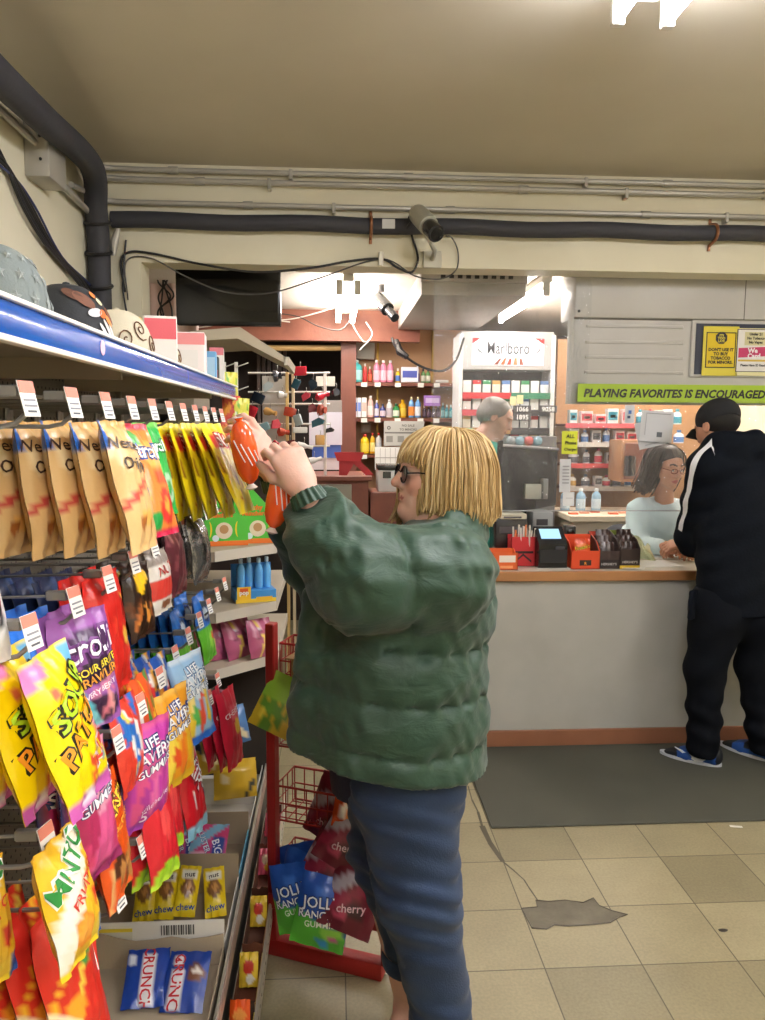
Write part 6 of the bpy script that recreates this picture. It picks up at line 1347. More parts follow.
MB().tube([a + V((-.02, 0, -.02)), a + V((-.05, .02, -.06))], .006, '#1d1c1c', 6).build('plug', BLACKR, t)

# ================================================================== BEYOND THE OPENING
# flat television hung behind the beam
a, b = aY(175, 265, 4.05), aY(281, 326, 4.05); t = thing('television', 'black flat television hanging behind the beam at the left', 'television', ((a.x + b.x) / 2, 4.08, b.z))
MB().box(a.x, b.x, 4.05, 4.10, b.z, a.z + .02, '#111113', .006).build('casing', GLOSS, t)
MB().box(a.x + .015, b.x - .015, 4.0488, 4.052, b.z + .018, a.z + .01, '#0a0b0e').build('screen', mat('dark glass screen', '#08090c', .12), t)
MB().box(a.x + .2, a.x + .26, 4.10, 4.16, a.z - .1, 2.47, '#2a2a2a', .004).build('hanging_bracket', PAINT, t)
# pale curtain with tangled cables at the far left
cm = mat('pale pink curtain', '#d9bdb2', .8, bump=.2, bscale=12, bstretch=(4, 4, .3))
a, b = aY(150, 262, 4.7), aY(182, 330, 4.7); g = MB().sheet(lambda u, v: V((a.x - .1 + (b.x - a.x + .2) * u, 4.7 + .02 * math.sin(18 * u), a.z + .1 + (b.z - a.z - .2) * v)), 30, 4, '#d9bdb2'); o = single(g, 'curtain', cm, 'narrow pale pink curtain behind tangled black cables at the far left', 'curtain', (a.x, 4.7, b.z)); md = o.modifiers.new('thick', 'SOLIDIFY'); md.thickness = .006
for k in range(5):
    q = random.Random(40 + k); pts = [aY(160 + 3.5 * k, 262, 4.6), aY(157 + q.uniform(0, 16), 280, 4.58), aY(158 + q.uniform(0, 18), 296, 4.6), aY(158 + q.uniform(0, 16), 310, 4.6), aY(160 + 3 * k, 326, 4.6)]
    wire(pts, .005, '#1c1716', '%s black cable from the left tangled before the pale curtain' % ORD[k], 'tangled cables before the curtain')
# brown medicine shelving
SY, SB = 5.72, 5.95
def spx(px, py, y=SY): return aY(px, py, y)
ms = thing('medicine_shelving', 'reddish brown wall shelving with bottles of medicine beyond the opening', 'shelving', (.5, SB, 0))
l, r_ = spx(341, 400), spx(356, 400)
struct(MB().box(l.x, r_.x, SY, SB, 0, 2.45), 'post', WOODB, ms)
struct(MB().box(r_.x, 1.0, SB, SB + .02, 0, 2.45), 'back_panel', BACKP, ms)
for py in (383, 418.5, 455):
    z = spx(400, py).z; struct(MB().box(r_.x - .005, .98, SY, SB, z - .022, z), 'shelf', WOODB, ms)
    for x in ((.2, .3, .45, .62, .74) if py < 450 else (.2, .5)): struct(MB().box(x, x + .045, SY - .002, SY, z - .03, z + .002, '#e9e4da'), 'price_card', PAPER, ms)
for px in (377.5, 432): x = spx(px, 400, SB).x; struct(MB().box(x - .008, x + .008, SB - .008, SB, 1.0, 2.4, '#b08d4a'), 'shelf_standard', METAL, ms)
struct(MB().box(aY(120, 330, 5.6).x, .62, 5.62, 5.72, aY(300, 340, 5.6).z, 2.47), 'trim_header', noise_mix_mat('red brown header boards', '#7a4536', '#935a46', 5, .5))
struct(MB().tube([aY(236, 348, 5.75), aY(341, 348, 5.75)], .022, '#c9a36a', 10), 'trim_rod', PAINT)
# bottles and boxes on the shelves
BT = [(.5, 0), (.52, .03), (.52, .62), (.46, .74), (.22, .84), (.2, .88)]
def shelfbottle(px0, px1, ptop, pbot, body, cap_, lab, label, group, y=SY + .08, kind='bottle'):
    a, b = spx(px0, pbot, y), spx(px1, ptop, y); w = (b.x - a.x); z0 = spx(400, pbot, SY).z if kind else a.z; h = b.z - a.z
    return bottle([(p * w, q * h) for p, q in BT], [body, cap_], label, 'bottle', ((a.x + b.x) / 2, y, z0 + .001), group, 'bottle', lab)
def shelfbox(px0, px1, ptop, pbot, body, face, label, group, y=SY + .06, cat='box'):
    a, b = spx(px0, pbot, y), spx(px1, ptop, y); z0 = spx(400, pbot, SY).z
    return pack('carton_box', label, cat, ((a.x + b.x) / 2, y, z0 + .001), (b.x - a.x, .05, b.z - a.z), body, [(-.85, .85, .3, .75, face)], group)
G1, G2, G3 = 'medicine on the upper brown shelf', 'medicine on the middle brown shelf', 'bottles on the lower brown shelf'
shelfbottle(350, 362, 360, 382, '#4fb5b5', '#dfeeee', '#a8dcd8', 'large teal mouthwash bottle at the left of the upper brown shelf', G1)
shelfbottle(363, 367, 364, 382, '#c03a34', '#e0d8d0', '#b02a2a', 'slim red bottle beside the teal mouthwash', G1); shelfbottle(368, 372, 367, 382, '#a83530', '#d8d0c8', '#d9603f', 'short red bottle beside the slim red one', G1)
for k in range(3): shelfbottle(373.5 + 6.8 * k, 379.8 + 6.8 * k, 360, 382, '#e58aa6', '#f3e9ea', '#f3c3d0', '%s pink bottle from the left on the upper brown shelf' % ORD[k], G1)
shelfbottle(395.5, 400, 369, 382, '#e0b52e', '#e9e2d4', '#4a6fb0', 'small yellow bottle beside the pink bottles', G1)
shelfbox(401, 418, 367, 382, '#e4e2ea', '#4a55a8', 'white and violet box on the upper brown shelf', G1)
shelfbottle(415.5, 419.5, 364, 382, '#d9cfe0', '#f0edf2', '#8a7ab8', 'slim lilac bottle behind the violet box', G1, SY + .15)
for k in range(2): shelfbottle(421 + 4.8 * k, 425.5 + 4.8 * k, 369, 382, '#5f8a52', '#2f2f30', '#d8d4c4', ('green jar with a dark lid, left of a pair', 'green jar with a dark lid, right of a pair')[k], G1)
shelfbottle(452, 459, 360, 382, '#efe6e4', '#f6f2f0', '#e0a8a4', 'white bottle with a pale red label at the end of the upper shelf', G1)
shelfbox(436, 448, 379.5, 382, '#efece6', '#d8d2c8', 'flat white packet lying near the end of the upper shelf', G1)
for k in range(3): shelfbox(350.5 + 3.6 * k, 353.7 + 3.6 * k, 398, 417.5, '#eceaf0', ('#4a5fb8', '#3a6fc0', '#7a8fd0')[k], '%s white and blue tube box from the left on the middle shelf' % ORD[k], G2)
shelfbox(361.5, 366.5, 398, 417.5, '#f2efe8', '#e0b8a8', 'white box beside the blue tube boxes', G2)
shelfbottle(367.5, 373.5, 396, 417.5, '#e9bfb4', '#f3ece6', '#f2dcd4', 'pale pink bottle on the middle brown shelf', G2)
shelfbottle(374.5, 379, 401, 417.5, '#5a5fa0', '#efeaf0', '#e6dfe8', 'violet bottle on the middle brown shelf', G2); shelfbottle(380, 385.5, 405, 417.5, '#3b3f78', '#2a2a40', '#d8c8d0', 'short navy bottle on the middle brown shelf', G2)
shelfbottle(386, 392.5, 400, 417.5, '#ded9d6', '#c9c4c2', '#b8aeb4', 'white and grey bottle on the middle brown shelf', G2); shelfbottle(392.8, 399.5, 404.5, 417.5, '#2f8a48', '#244a2e', '#d4e0cc', 'green bottle on the middle brown shelf', G2)
shelfbottle(398.5, 406.5, 400, 417.5, '#e9b21f', '#e0a818', '#f0cf4a', 'yellow bottle beside the green one', G2, SY + .13)
for k in range(2): shelfbottle(408.5 + 6.4 * k, 414.4 + 6.4 * k, 397, 417.5, '#6fa3d8', '#e6d8a8', ('#e08a3a', '#eef0f6')[k], ('light blue bottle with an orange label', 'light blue bottle with a white label')[k], G2)
for k in range(4): shelfbottle(422.5 + 4.5 * k, 426.6 + 4.5 * k, 406, 417.5, '#3a2f3a', '#efe6e0', '#5f4a5c', '%s small dark bottle from the left under the purple box' % ORD[k], G2)
shelfbox(424, 440, 395.5, 405.8, '#a878c8', '#d8c0e4', 'purple box stacked on the small dark bottles', G2); bpy.context.view_layer.update()
for k in range(5): shelfbottle(441 + 4.0 * k, 444.6 + 4.0 * k, 405.5 + (k == 0) * -2, 417.5, '#3f9aa4', '#cfe6e6', '#8fd0d4', '%s small teal bottle from the left at the end of the middle shelf' % ORD[k], G2)
shelfbottle(360.5, 369, 435, 454, '#efc92a', '#d9402c', '#f3d94a', 'yellow squeeze bottle at the left of the lower shelf', G3); shelfbottle(369.8, 375, 433.5, 454, '#eab32a', '#cf3a2c', '#f6e28a', 'yellow bottle with a red cap on the lower shelf', G3); shelfbottle(375.8, 381.5, 433.5, 454, '#efeae4', '#cf3a2c', '#d8d8dc', 'white bottle with a red cap on the lower shelf', G3)
# electrical box, grey notice, small framed card
p = spx(365, 348, SB); g = MB().box(p.x - .07, p.x + .07, SB - .07, SB, p.z - .09, p.z + .09, '#b5afa4', .006); single(g, 'breaker_box', PAINT, 'grey electrical box on the tan panel above the pink bottles', 'electrical box', p)
def board(name, label, cat, px0, px1, py0, py1, y, base, rows, lettering=(), th=.012, mt=None):
    a, b = aY(px0, py0, y), aY(px1, py1, y); w, h = b.x - a.x, a.z - b.z; t = thing(name, label, cat, ((a.x + b.x) / 2, y + th, b.z))
    MB().box(a.x, b.x, y, y + th, b.z, a.z, base, .0015).build('board', mt or PAPER, t)
    if rows:
        g = MB()
        for (u0, u1, v0, v1, c) in rows: g.box(a.x + u0 * w, a.x + u1 * w, y - .0012, y + .001, a.z - v1 * h, a.z - v0 * h, c)
        g.build('printed_panel', PAPER, t, smooth=0)
    if lettering:
        g = MB()
        for (tx, u, v, sz, c, *sh) in lettering: g.text(tx, lambda X, Y: V((a.x + u * w + X, y - .0028, a.z - v * h + Y)), sz * h, c, bold=.025 if len(sh) < 2 else sh[1], shear=sh[0] if sh else 0)
        g.build('lettering', INK, t, smooth=0, recalc=False)
    return t, a, b
board('notice_board', 'grey notice board with small pictures under the middle brown shelf', 'notice', 384, 424, 421, 446, SY - .02, '#bdb9b2', [(.02, .98, .44, .5, '#6d6a66'), (.06, .22, .6, .85, '#8d8983'), (.34, .5, .6, .85, '#8d8983'), (.62, .78, .6, .85, '#8d8983')], [('o', .12, .34, .3, '#5f5c58'), ('NO SALE', .6, .22, .13, '#6d6863'), ('TO MINORS', .6, .38, .13, '#6d6863')])
board('price_chart', 'white gridded price chart hanging below the grey notice', 'chart', 375, 400, 447, 470, SY - .06, '#efeae4', [(.02, .98, .45, .48, '#a59a94')] + [(u, u + .02, .05, .95, '#c0b6b0') for u in (.2, .4, .6, .8)])
board('framed_card', 'small cream framed card left of the grey notice', 'card', 361, 371, 423, 433, SB - .02, '#c9b49a', [(.15, .85, .15, .85, '#e6dcc8')])
# dark doorway with slats
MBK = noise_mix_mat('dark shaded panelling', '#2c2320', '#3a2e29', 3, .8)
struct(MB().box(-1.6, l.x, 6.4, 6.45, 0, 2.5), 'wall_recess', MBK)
for k in range(6):
    p = aY(259 + 5.2 * k, 400, 6.2); struct(MB().box(p.x - .012, p.x + .012, 6.19, 6.23, 1.4, 2.25, '#5a4a44'), 'trim_%d' % (k + 1), PAINT)
# grey ventilation duct
du = thing('ventilation_duct', 'large grey sheet metal duct under the back ceiling', 'duct', (1.0, 5, 2.6)); DUM = noise_mix_mat('grey sheet metal', '#a9a39c', '#bab4ac', 2, .5, .04, 10)
MB().box(.46, 1.02, 4.12, 5.6, 2.335, 2.468, bev=.006).build('duct_body', DUM, du); MB().box(.455, 1.025, 4.105, 4.13, 2.40, 2.468, bev=.004).build('front_flange', DUM, du)
g = MB()
for k in range(9): g.box(.56 + k * .045, .585 + k * .045, 4.1035, 4.106, 2.42, 2.45, '#2c2a28')
g.build('grille_slots', PAINT, du, smooth=0)
wire([aY(392, 338, 5.0), aY(398, 350, 4.95), aY(420, 366, 4.9), aY(442, 371, 4.9), aY(456, 360, 4.95), aY(464, 338, 5.0)], .008, '#1f1c1d', 'black cable sagging below the grey duct')
g = MB().tube([aY(396, 341, 4.9), aY(400, 352, 4.85), aY(407, 357, 4.82)], [.02, .026, .018], '#232022', 8); single(g, 'hanging_handset', GLOSS, 'black handset dangling under the grey duct', 'handset', aY(400, 350, 4.85))
# second small camera hanging in the back room
p = aY(381, 292, 4.6); t = thing('security_camera', 'small black camera hanging from the back ceiling on a rod', 'camera', (p.x, 4.6, 2.47))
MB().tube([(p.x, 4.6, 2.47), (p.x, 4.6, p.z)], .02, '#3a3838', 8).build('rod', PAINT, t); a, b = aY(377, 297, 4.58), aY(395, 318, 4.4)
MB().tube([a, a.lerp(b, .1), a.lerp(b, .6), a.lerp(b, .62), b], [.03, .04, .04, .026, .026], '#2a292b', 12).build('housing', GLOSS, t)
for k, pts in enumerate(([(290, 322), (250, 318), (210, 326), (172, 330)], [(352, 318), (340, 330), (318, 326), (296, 316), (262, 312)], [(352, 300), (352, 322), (362, 340), (366, 342)], [(366, 322), (372, 335), (360, 350)], [(236, 312), (280, 320), (320, 312), (352, 300)])):
    wire([aY(x, y, 5.3) for x, y in pts], .004, ('#d8d2c6', '#3a2e2a', '#d8d2c6', '#e2dcd0', '#d8d2c6')[k], ('white wire strung toward the television', 'dark wire crossing the brown header', 'white wire dropping to the electrical box', 'short white wire curling above the electrical box', 'white wire sagging from the back tube light')[k], 'wires in the back room')

# ---- trinket display and desk left of the brown post
td = thing('trinket_stand', 'white wire display stand hung with trinkets beyond the end shelves', 'display stand', aY(300, 470, 4.6).xy.to_3d())
for px in (287, 293, 325): p = aY(px, 372, 4.6); MB().box(p.x - .009, p.x + .009, 4.59, 4.61, 0.0, p.z, ('#d8b87a', '#d8c8a8', '#e6e1da')[(287, 293, 325).index(px)], .002).build('post', PAINT, td)
for py in (373, 392, 404, 424, 446): a, b = aY(248, py, 4.6), aY(330, py, 4.6); MB().tube([a, b], .006, '#d9d4cc', 6).build('rail', PAINT, td)
a, b = aY(262, 376, 4.63), aY(288, 468, 4.63); MB().box(a.x, b.x, 4.63, 4.64, b.z, a.z, '#c9c4bd').build('back_card', PAPER, td)
q = random.Random(9); TC = ['#c8283a', '#1d2a3a', '#b9c4c8', '#b8432c', '#2f5a6a', '#e0dcd6', '#6d2a2e', '#3a3a40', '#c89a5a', '#8fb0b8', '#d84a5a', '#a84a3a']
TS = [(300, 371, 13, 9, 0), (322, 396, 15, 8, 0), (268, 386, 12, 8, 2), (258, 398, 14, 10, 1), (282, 395, 10, 8, 5), (306, 396, 10, 7, 10), (290, 412, 12, 9, 3), (270, 412, 14, 8, 8), (318, 422, 15, 8, 4), (300, 430, 16, 6, 5), (283, 432, 12, 9, 3), (312, 408, 9, 9, 6), (262, 428, 16, 8, 9), (304, 446, 18, 7, 5), (330, 430, 9, 5, 7), (290, 444, 12, 7, 6), (314, 460, 16, 7, 5), (336, 392, 8, 8, 7), (252, 412, 10, 12, 0), (277, 376, 9, 12, 7), (313, 384, 9, 11, 1), (296, 384, 8, 10, 4), (322, 410, 8, 12, 11), (276, 424, 10, 10, 10), (298, 420, 9, 11, 2), (252, 440, 12, 10, 4), (276, 446, 10, 12, 0), (320, 440, 10, 10, 8), (264, 456, 14, 9, 3), (300, 458, 10, 10, 11)]
TN = 'crimson slate pale rust teal ivory maroon charcoal tan frosty rose brick'.split()
for i, (px, py, w_, h_, ci) in enumerate(TS):
    y = 4.5 + .02 * (i % 4); c = aY(px, py, y); k = y / 766; w2, h2 = w_ * k / 2, h_ * k / 2; rz = q.uniform(-.5, .5)
    t = thing('trinket', '%s %s trinket hanging %s on the white display stand' % (('small', 'slim', 'broad')[i % 3], TN[ci], ('high', 'high', 'high', 'midway', 'midway', 'midway', 'midway', 'midway', 'low', 'low', 'low', 'midway', 'low', 'low', 'low', 'low', 'low', 'high', 'midway', 'topmost', 'topmost', 'topmost', 'midway', 'midway', 'midway', 'lowest', 'lowest', 'lowest', 'lowest', 'lowest')[i] + (' left' if px < 275 else ' right' if px > 308 else ' in the middle')), 'trinket', c + V((0, 0, h2 + .02)), 'trinkets on the white stand')
    Mx = Matrix.Translation(c) @ Matrix.Rotation(rz, 4, 'Y') @ Matrix.Rotation(q.uniform(-.6, .6), 4, 'Z')
    g = MB()
    if i % 3 == 0: g.box(-w2, w2, -.008, .008, -h2, h2, TC[ci], .006, Mx)
    elif i % 3 == 1: g.lathe([(h2 * .3, -w2), (h2, -w2 * .7), (h2 * .9, 0), (h2 * .5, w2 * .4), (h2 * .6, w2)], TC[ci], 10, (0, 0, 0), Mx @ Matrix.Rotation(PI / 2, 4, 'Y'))
    else: g.prism([(-w2, -h2), (w2 * .6, -h2 * .8), (w2, 0), (w2 * .3, h2), (-w2 * .8, h2 * .6)], lambda a, b, h: Mx @ V((a, h - .008, b)), .016, TC[ci])
    g.build('charm', GLOSS, t, smooth=40); MB().tube([c + V((0, 0, h2 * .6)), c + V((.004, 0, h2 + .02)), c + V((0, .05, h2 + .03))], .002, '#bdbab4', 5).build('hook', WIRE, t)
for i, (x0, x1, y0, y1, c, lab) in enumerate(((309, 342, 412, 445, '#d9d4e0', 'large pale lilac sheet pinned behind the trinket stand'), (312, 341, 444, 458, '#4a68b8', 'blue card below the lilac sheet'), (308, 342, 458, 470, '#ece8ea', 'white paper at the bottom behind the trinket stand'), (316, 335, 376, 386, '#b9b2a8', 'small grey card high behind the trinket stand'), (318, 342, 400, 412, '#8d8580', 'grey brown folder above the lilac sheet'))):
    a, b = aY(x0, y0, 5.0), aY(x1, y1, 5.0); g = MB().box(a.x, b.x, 5.0 + .012 * i, 5.006 + .012 * i, b.z, a.z, c, .001); single(g, 'paper_sheet', PAPER, lab, 'paper', ((a.x + b.x) / 2, 5.0, b.z))
a, b = aY(300, 476, 4.5), aY(372, 500, 4.5)
dk = thing('side_desk', 'low brown wooden desk standing beyond the shopper', 'desk', ((a.x + b.x) / 2, 4.7, 0))
MB().box(a.x, b.x, 4.5, 5.0, a.z - .03, a.z, '#9a6a48', .004).build('desk_top', WOODB, dk); MB().box(a.x + .02, b.x - .02, 4.53, 4.98, .05, a.z - .03, '#7d5238').build('carcass', WOODB, dk)
MB().box(a.x + .05, b.x - .12, 4.522, 4.531, a.z - .16, a.z - .05, '#8a8578', .003).build('drawer', PAINT, dk); MB().box(a.x + .09, a.x + .19, 4.518, 4.524, a.z - .14, a.z - .07, '#b9b4a4', .002).build('vent_plate', PAINT, dk)
# red folded display easel
c = aY(352, 476, 4.6); c.z = a.z; ez = thing('red_easel', 'red folded card easel with a cut out triangle on the brown desk', 'easel', (c.x, 4.6, a.z))
zt = aY(350, 452, 4.6).z - a.z; x0, x1 = aY(333, 460, 4.6).x, aY(374, 474, 4.6).x; xa_, xb_ = aY(334, 452, 4.6).x, aY(364, 452, 4.6).x
g = MB().prism([(xa_, a.z + zt), (xb_, a.z + zt), (xb_ - .02, a.z + zt * .62), (xa_ + .02, a.z + zt * .62)], lambda x, z, h: V((x, 4.56 + h, z)), .012, '#b8242a').prism([(xa_ + .03, a.z + zt * .62), (xb_ - .02, a.z + zt * .62), (x1, a.z), (x1 - .05, a.z), (c.x + .01, a.z + zt * .5), (c.x - .03, a.z), (xa_ + .03, a.z)], lambda x, z, h: V((x, 4.575 + h, z)), .012, '#a82026')
g.build('easel_card', PAINT, ez, smooth=0)
# white equipment box and pens below the chart
a2, b2 = aY(378, 470, 4.7), aY(400, 492, 4.7); t = thing('printer', 'small white and black printer right of the red easel', 'printer', ((a2.x + b2.x) / 2, 4.8, b2.z))
MB().box(a2.x, b2.x, 4.7, 4.95, b2.z, a2.z, '#dcd9d6', .008).build('case', GLOSS, t); MB().box(a2.x - .002, b2.x + .002, 4.69, 4.93, a2.z, a2.z + .03, '#35332f', .005).build('lid', GLOSS, t); MB().box(a2.x + .03, a2.x + .08, 4.692, 4.7, a2.z - .05, a2.z - .01, '#4a4744', .002).build('front_slot', GLOSS, t)
g = MB().box(a2.x - .05, b2.x + .05, 4.66, 5.0, 0, b2.z, '#5a4a40', .004); single(g, 'printer_stand', WOODB, 'dark wooden stand under the small printer', 'stand', ((a2.x + b2.x) / 2, 4.8, 0))
for k in range(3):
    p = aY(361 + 2.4 * k, 478, 4.62); g = MB().tube([V((p.x, 4.62, .0 + a.z)), V((p.x + .004 * k, 4.62, p.z + .02 * (k % 2)))], .008, ('#1d1d20', '#8a2a2a', '#2a2a2e', '#c9c4bc')[k], 7); single(g, 'pen', GLOSS, '%s marker from the left standing beside the red easel' % ORD[k], 'pen', (p.x, 4.62, a.z), 'markers by the red easel')
# low wall / partition under the back area so the floor behind is closed
struct(MB().box(-.2, .70, 6.2, 6.25, 0, 1.1), 'wall_low', BACKP)
# ================================================================== CIGARETTE RACK, BACK SHELVES, FILM, BANNER, POSTERS
CYK = 5.25
a, b = aY(461, 334, CYK), aY(548, 520, CYK)
cr = thing('cigarette_rack', 'tall white cigarette rack with a lit header sign behind the counter', 'rack', ((a.x + b.x) / 2, CYK + .1, 0))
for x in (a.x, b.x): MB().box(x - .014, x + .014, CYK - .02, CYK + .25, .0, a.z, '#dedbd8', .004).build('side_or_shade_panel', PAINT, cr)
MB().box(a.x, b.x, CYK + .22, CYK + .24, 0, a.z, '#5a565a').build('back_panel', PAINT, cr)
s0, s1 = aY(472, 338, CYK), aY(543, 366, CYK); MB().box(a.x, b.x, CYK - .01, CYK + .2, s1.z - .03, a.z + .02, '#b9b5b4', .004).build('header_box', PAINT, cr)
SIGN = mat('backlit sign panel', '#f2f0f2', .3, emit=.55)
sg = MB().box(s0.x, s1.x, CYK - .016, CYK - .008, s1.z, s0.z, '#ffffff').build('sign_panel', SIGN, cr)
g = MB(); w, h = s1.x - s0.x, s0.z - s1.z
P2 = lambda u, v, o=.018: V((s0.x + u * w, CYK - o, s0.z - v * h))
g.add([P2(0, 0), P2(.12, 0), P2(.0, .22)], [(0, 1, 2)], '#c8282c'); g.add([P2(1, 0), P2(.86, 0), P2(1, .22)], [(0, 1, 2)], '#c8282c')
for k in range(5): g.add([P2(.30 + .09 * k, .98), P2(.36 + .09 * k, .98), P2(.41 + .07 * k, .74 - .03 * (k % 2)), P2(.38 + .07 * k, .74)], [(0, 1, 2, 3)], ('#7a3a2c', '#b8623a', '#a04030', '#c97a4a', '#8a4632')[k])
g.tube([P2(.07, .36), P2(.10, .48), P2(.15, .56)], [.003, .005, .003], '#4a4a50', 6).tube([P2(.95, .34), P2(.93, .46), P2(.88, .55)], [.003, .005, .003], '#4a4a50', 6)
g.build('sign_print', PAPER, sg, smooth=0, recalc=False)
g = MB().text('Marlboro', lambda X, Y: P2(.5 + X / w, .58 - Y / h, .0195), .52 * h, '#4a4a50', bold=.01, wide=.82); g2 = g; 
for v in g.v: v.z = s0.z - .58 * h + (v.z - (s0.z - .58 * h)) * 1.25
g.build('lettering', INK, sg, smooth=0, recalc=False)
rows = [393, 410, 428, 447]
PKC = [('#e8e6e4', '#d8d4d0'), ('#e9e2de', '#c8383a'), ('#d8e2da', '#3f8a5a'), ('#e4d8c4', '#c09a5a'), ('#dfe3ea', '#5a7ab0')]
protos = []
def cig(label, loc, ci):
    if len(protos) <= ci:
        t = thing('cigarette_pack', label, 'cigarette pack', loc, 'packs in the cigarette rack'); bc, sc_ = PKC[ci]
        MB().box(-.027, .027, -.011, .011, 0, .06, bc, .002).build('pack_body', PAPER, t, off=(0, 0, 0)); MB().box(-.0275, .0275, -.0118, .0115, .058, .084, sc_ if ci else '#f2f0ee', .002).build('flip_top', PAPER, t, off=(0, 0, 0)); protos.append(t); return t
    return put(copy_tree(protos[ci]), loc, None, label)
for ci in range(5): pass
n_ = 0
for r_i, py in enumerate(rows):
    z = aY(500, py, CYK).z; MB().box(a.x + .014, b.x - .014, CYK - .01, CYK + .22, z - .012, z, '#6d696c').build('shelf', PAINT, cr)
    col = ('#c23038', '#c84a54', '#b98a5a', '#8f8b90')[r_i]; mid = a.x + (b.x - a.x) * .55
    MB().box(a.x + .014, mid, CYK - .018, CYK - .010, z - .04, z + .002, col).build('price_rail', PAINT, cr); MB().box(mid, b.x - .014, CYK - .018, CYK - .010, z - .04, z + .002, ('#2f7a5c', '#3a383c', '#3a383c', '#55525a')[r_i]).build('price_rail', PAINT, cr)
    for k in range(9):
        x = a.x + .05 + (b.x - a.x - .1) * k / 8; ci = n_ if n_ < 5 else ((0, 0, 1, 0, 3, 0, 2, 0, 4)[(k + r_i * 2) % 9])
        cig('%s cigarette pack from the left on the %s shelf of the rack' % (ORD[k], ORD[r_i]), (x, CYK + .015, z + .0005), ci); n_ += 1
z = aY(500, 405, CYK).z
for i, (tx, px, py) in enumerate((('1066', 522, 409), ('1895', 522, 417), ('9058', 548, 409))):
    p = aY(px, py, CYK - .05); g = MB().box(p.x - .062, p.x + .062, CYK - .055, CYK - .05, p.z - .024, p.z + .024, '#454247', .002); t = thing('price_tile', ('white numerals price tile nearer the rack top', 'lower price tile with white numerals', 'price tile at the right edge of the rack')[i], 'price tile', p, 'price tiles on the rack')
    g.build('tile', PAINT, t); MB().text(tx, lambda X, Y: V((p.x + X, CYK - .0565, p.z - .016 + Y)), .044, '#f0eeec', bold=.03).build('lettering', INK, t, smooth=0, recalc=False)
p = aY(512, 401, CYK - .08)
for k in range(2): q_ = aY(513 + 7 * k, 401 - 1.5 * k, CYK - .06); single(MB().box(q_.x - .022, q_.x + .022, CYK - .064, CYK - .06, q_.z - .03, q_.z + .03, '#e6dca8', .001), 'price_slip', PAPER, ('left cream price slip on the rack', 'right cream price slip on the rack')[k], 'price slip', q_)
# lower part: dark cabinet with discs
p0, p1 = aY(500, 436, 5.1), aY(556, 470, 5.1); single(MB().box(p0.x, p1.x, 5.1, 5.2, .0, p0.z, '#6f6d70', .004), 'back_cabinet', PAINT, 'grey cabinet below the cigarette rack', 'cabinet', (p0.x, 5.15, 0))
for k, c in enumerate(('#8f9498', '#7fa0b0', '#c05a5a', '#7a9cae')):
    q_ = aY(511 + 9 * k, 441, 5.09); single(MB().lathe([(.03, 0), (.032, .004), (.02, .012), (.008, .014)], c, 14, (q_.x, 5.098, q_.z), rotm(PI / 2)), 'tobacco_tin', GLOSS, '%s round tin from the left on the grey cabinet front' % ORD[k], 'tin', q_, 'round tins on the grey cabinet')
# ---- clutter shelves behind the cashier
KY = 5.5
a, b = aY(566, 405, KY), aY(692, 530, KY)
bs = thing('back_shelving', 'dark brown back shelving crowded with small goods behind the cashier', 'shelving', ((a.x + b.x) / 2, KY + .1, 0))
MB().box(a.x, 3.0, KY + .25, KY + .27, 0, 2.3, '#8a6a52').build('back_panel', BACKP, bs)
q = random.Random(21)
ks = [(424, 10), (443, 10), (464, 9), (487, 9)]
GC = [('#e9e6e6', '#c8485a'), ('#dfe4ee', '#4a78b8'), ('#f0ece4', '#c8a05a'), ('#d8d4d4', '#5a5a62'), ('#e0c8cc', '#b83a4a'), ('#d4e2e6', '#3a8aa0')]; CN = ['red', 'blue', 'gold', 'grey', 'rose', 'teal']
for si, (py, n) in enumerate(ks):
    z = aY(620, py, KY).z; MB().box(a.x, 2.35, KY, KY + .25, z - .016, z, '#6d5a52').build('shelf', WOODB, bs)
    MB().box(a.x, 2.35, KY - .008, KY, z - .03, z + .004, ('#c85a64', '#d8d2cc', '#c84a4a', '#b8b2ac')[si]).build('price_rail', PAINT, bs)
    x = a.x + .04
    for k in range(n):
        w = q.uniform(.05, .09); h = q.uniform(.07, .115); ci = q.randrange(6)
        lab = '%s %s marked packet from the left on the %s back shelf behind the cashier' % (ORD[k], CN[ci], ORD[si])
        if q.random() < .6: pack('goods_box', lab, 'packet', (x + w / 2, KY + .06, z), (w, .06, h), GC[ci][0], [(-.85, .85, .25, .8, GC[ci][1]), (-.5, .5, .4, .6, '#f4f2f0')], 'goods on the back shelves')
        else: bottle([(p_ * w * .8, q2 * h) for p_, q2 in BT], [GC[ci][0], GC[ci][1]], lab.replace('packet', 'bottle'), 'bottle', (x + w / 2, KY + .06, z), 'goods on the back shelves', 'bottle', GC[ci][1])
        x += w + q.uniform(.006, .03)
p0, p1 = aY(622, 440, 5.2), aY(662, 482, 5.2); t = thing('wall_cupboard', 'tan wooden cupboard behind the cashier head', 'cupboard', ((p0.x + p1.x) / 2, 5.3, p1.z))
MB().box(p0.x, p1.x, 5.2, 5.45, p1.z, p0.z, '#a5754f', .006).build('carcass', noise_mix_mat('tan wood', '#9a6c4a', '#ad7e58', 5, .5), t); MB().box(p0.x + .02, (p0.x + p1.x) / 2, 5.19, 5.2, p1.z + .02, p0.z - .02, '#a87a55', .003).build('door', WOODB, t); MB().box((p0.x + p1.x) / 2, p1.x - .02, 5.19, 5.2, p1.z + .02, p0.z - .02, '#a87a55', .003).build('door', WOODB, t)
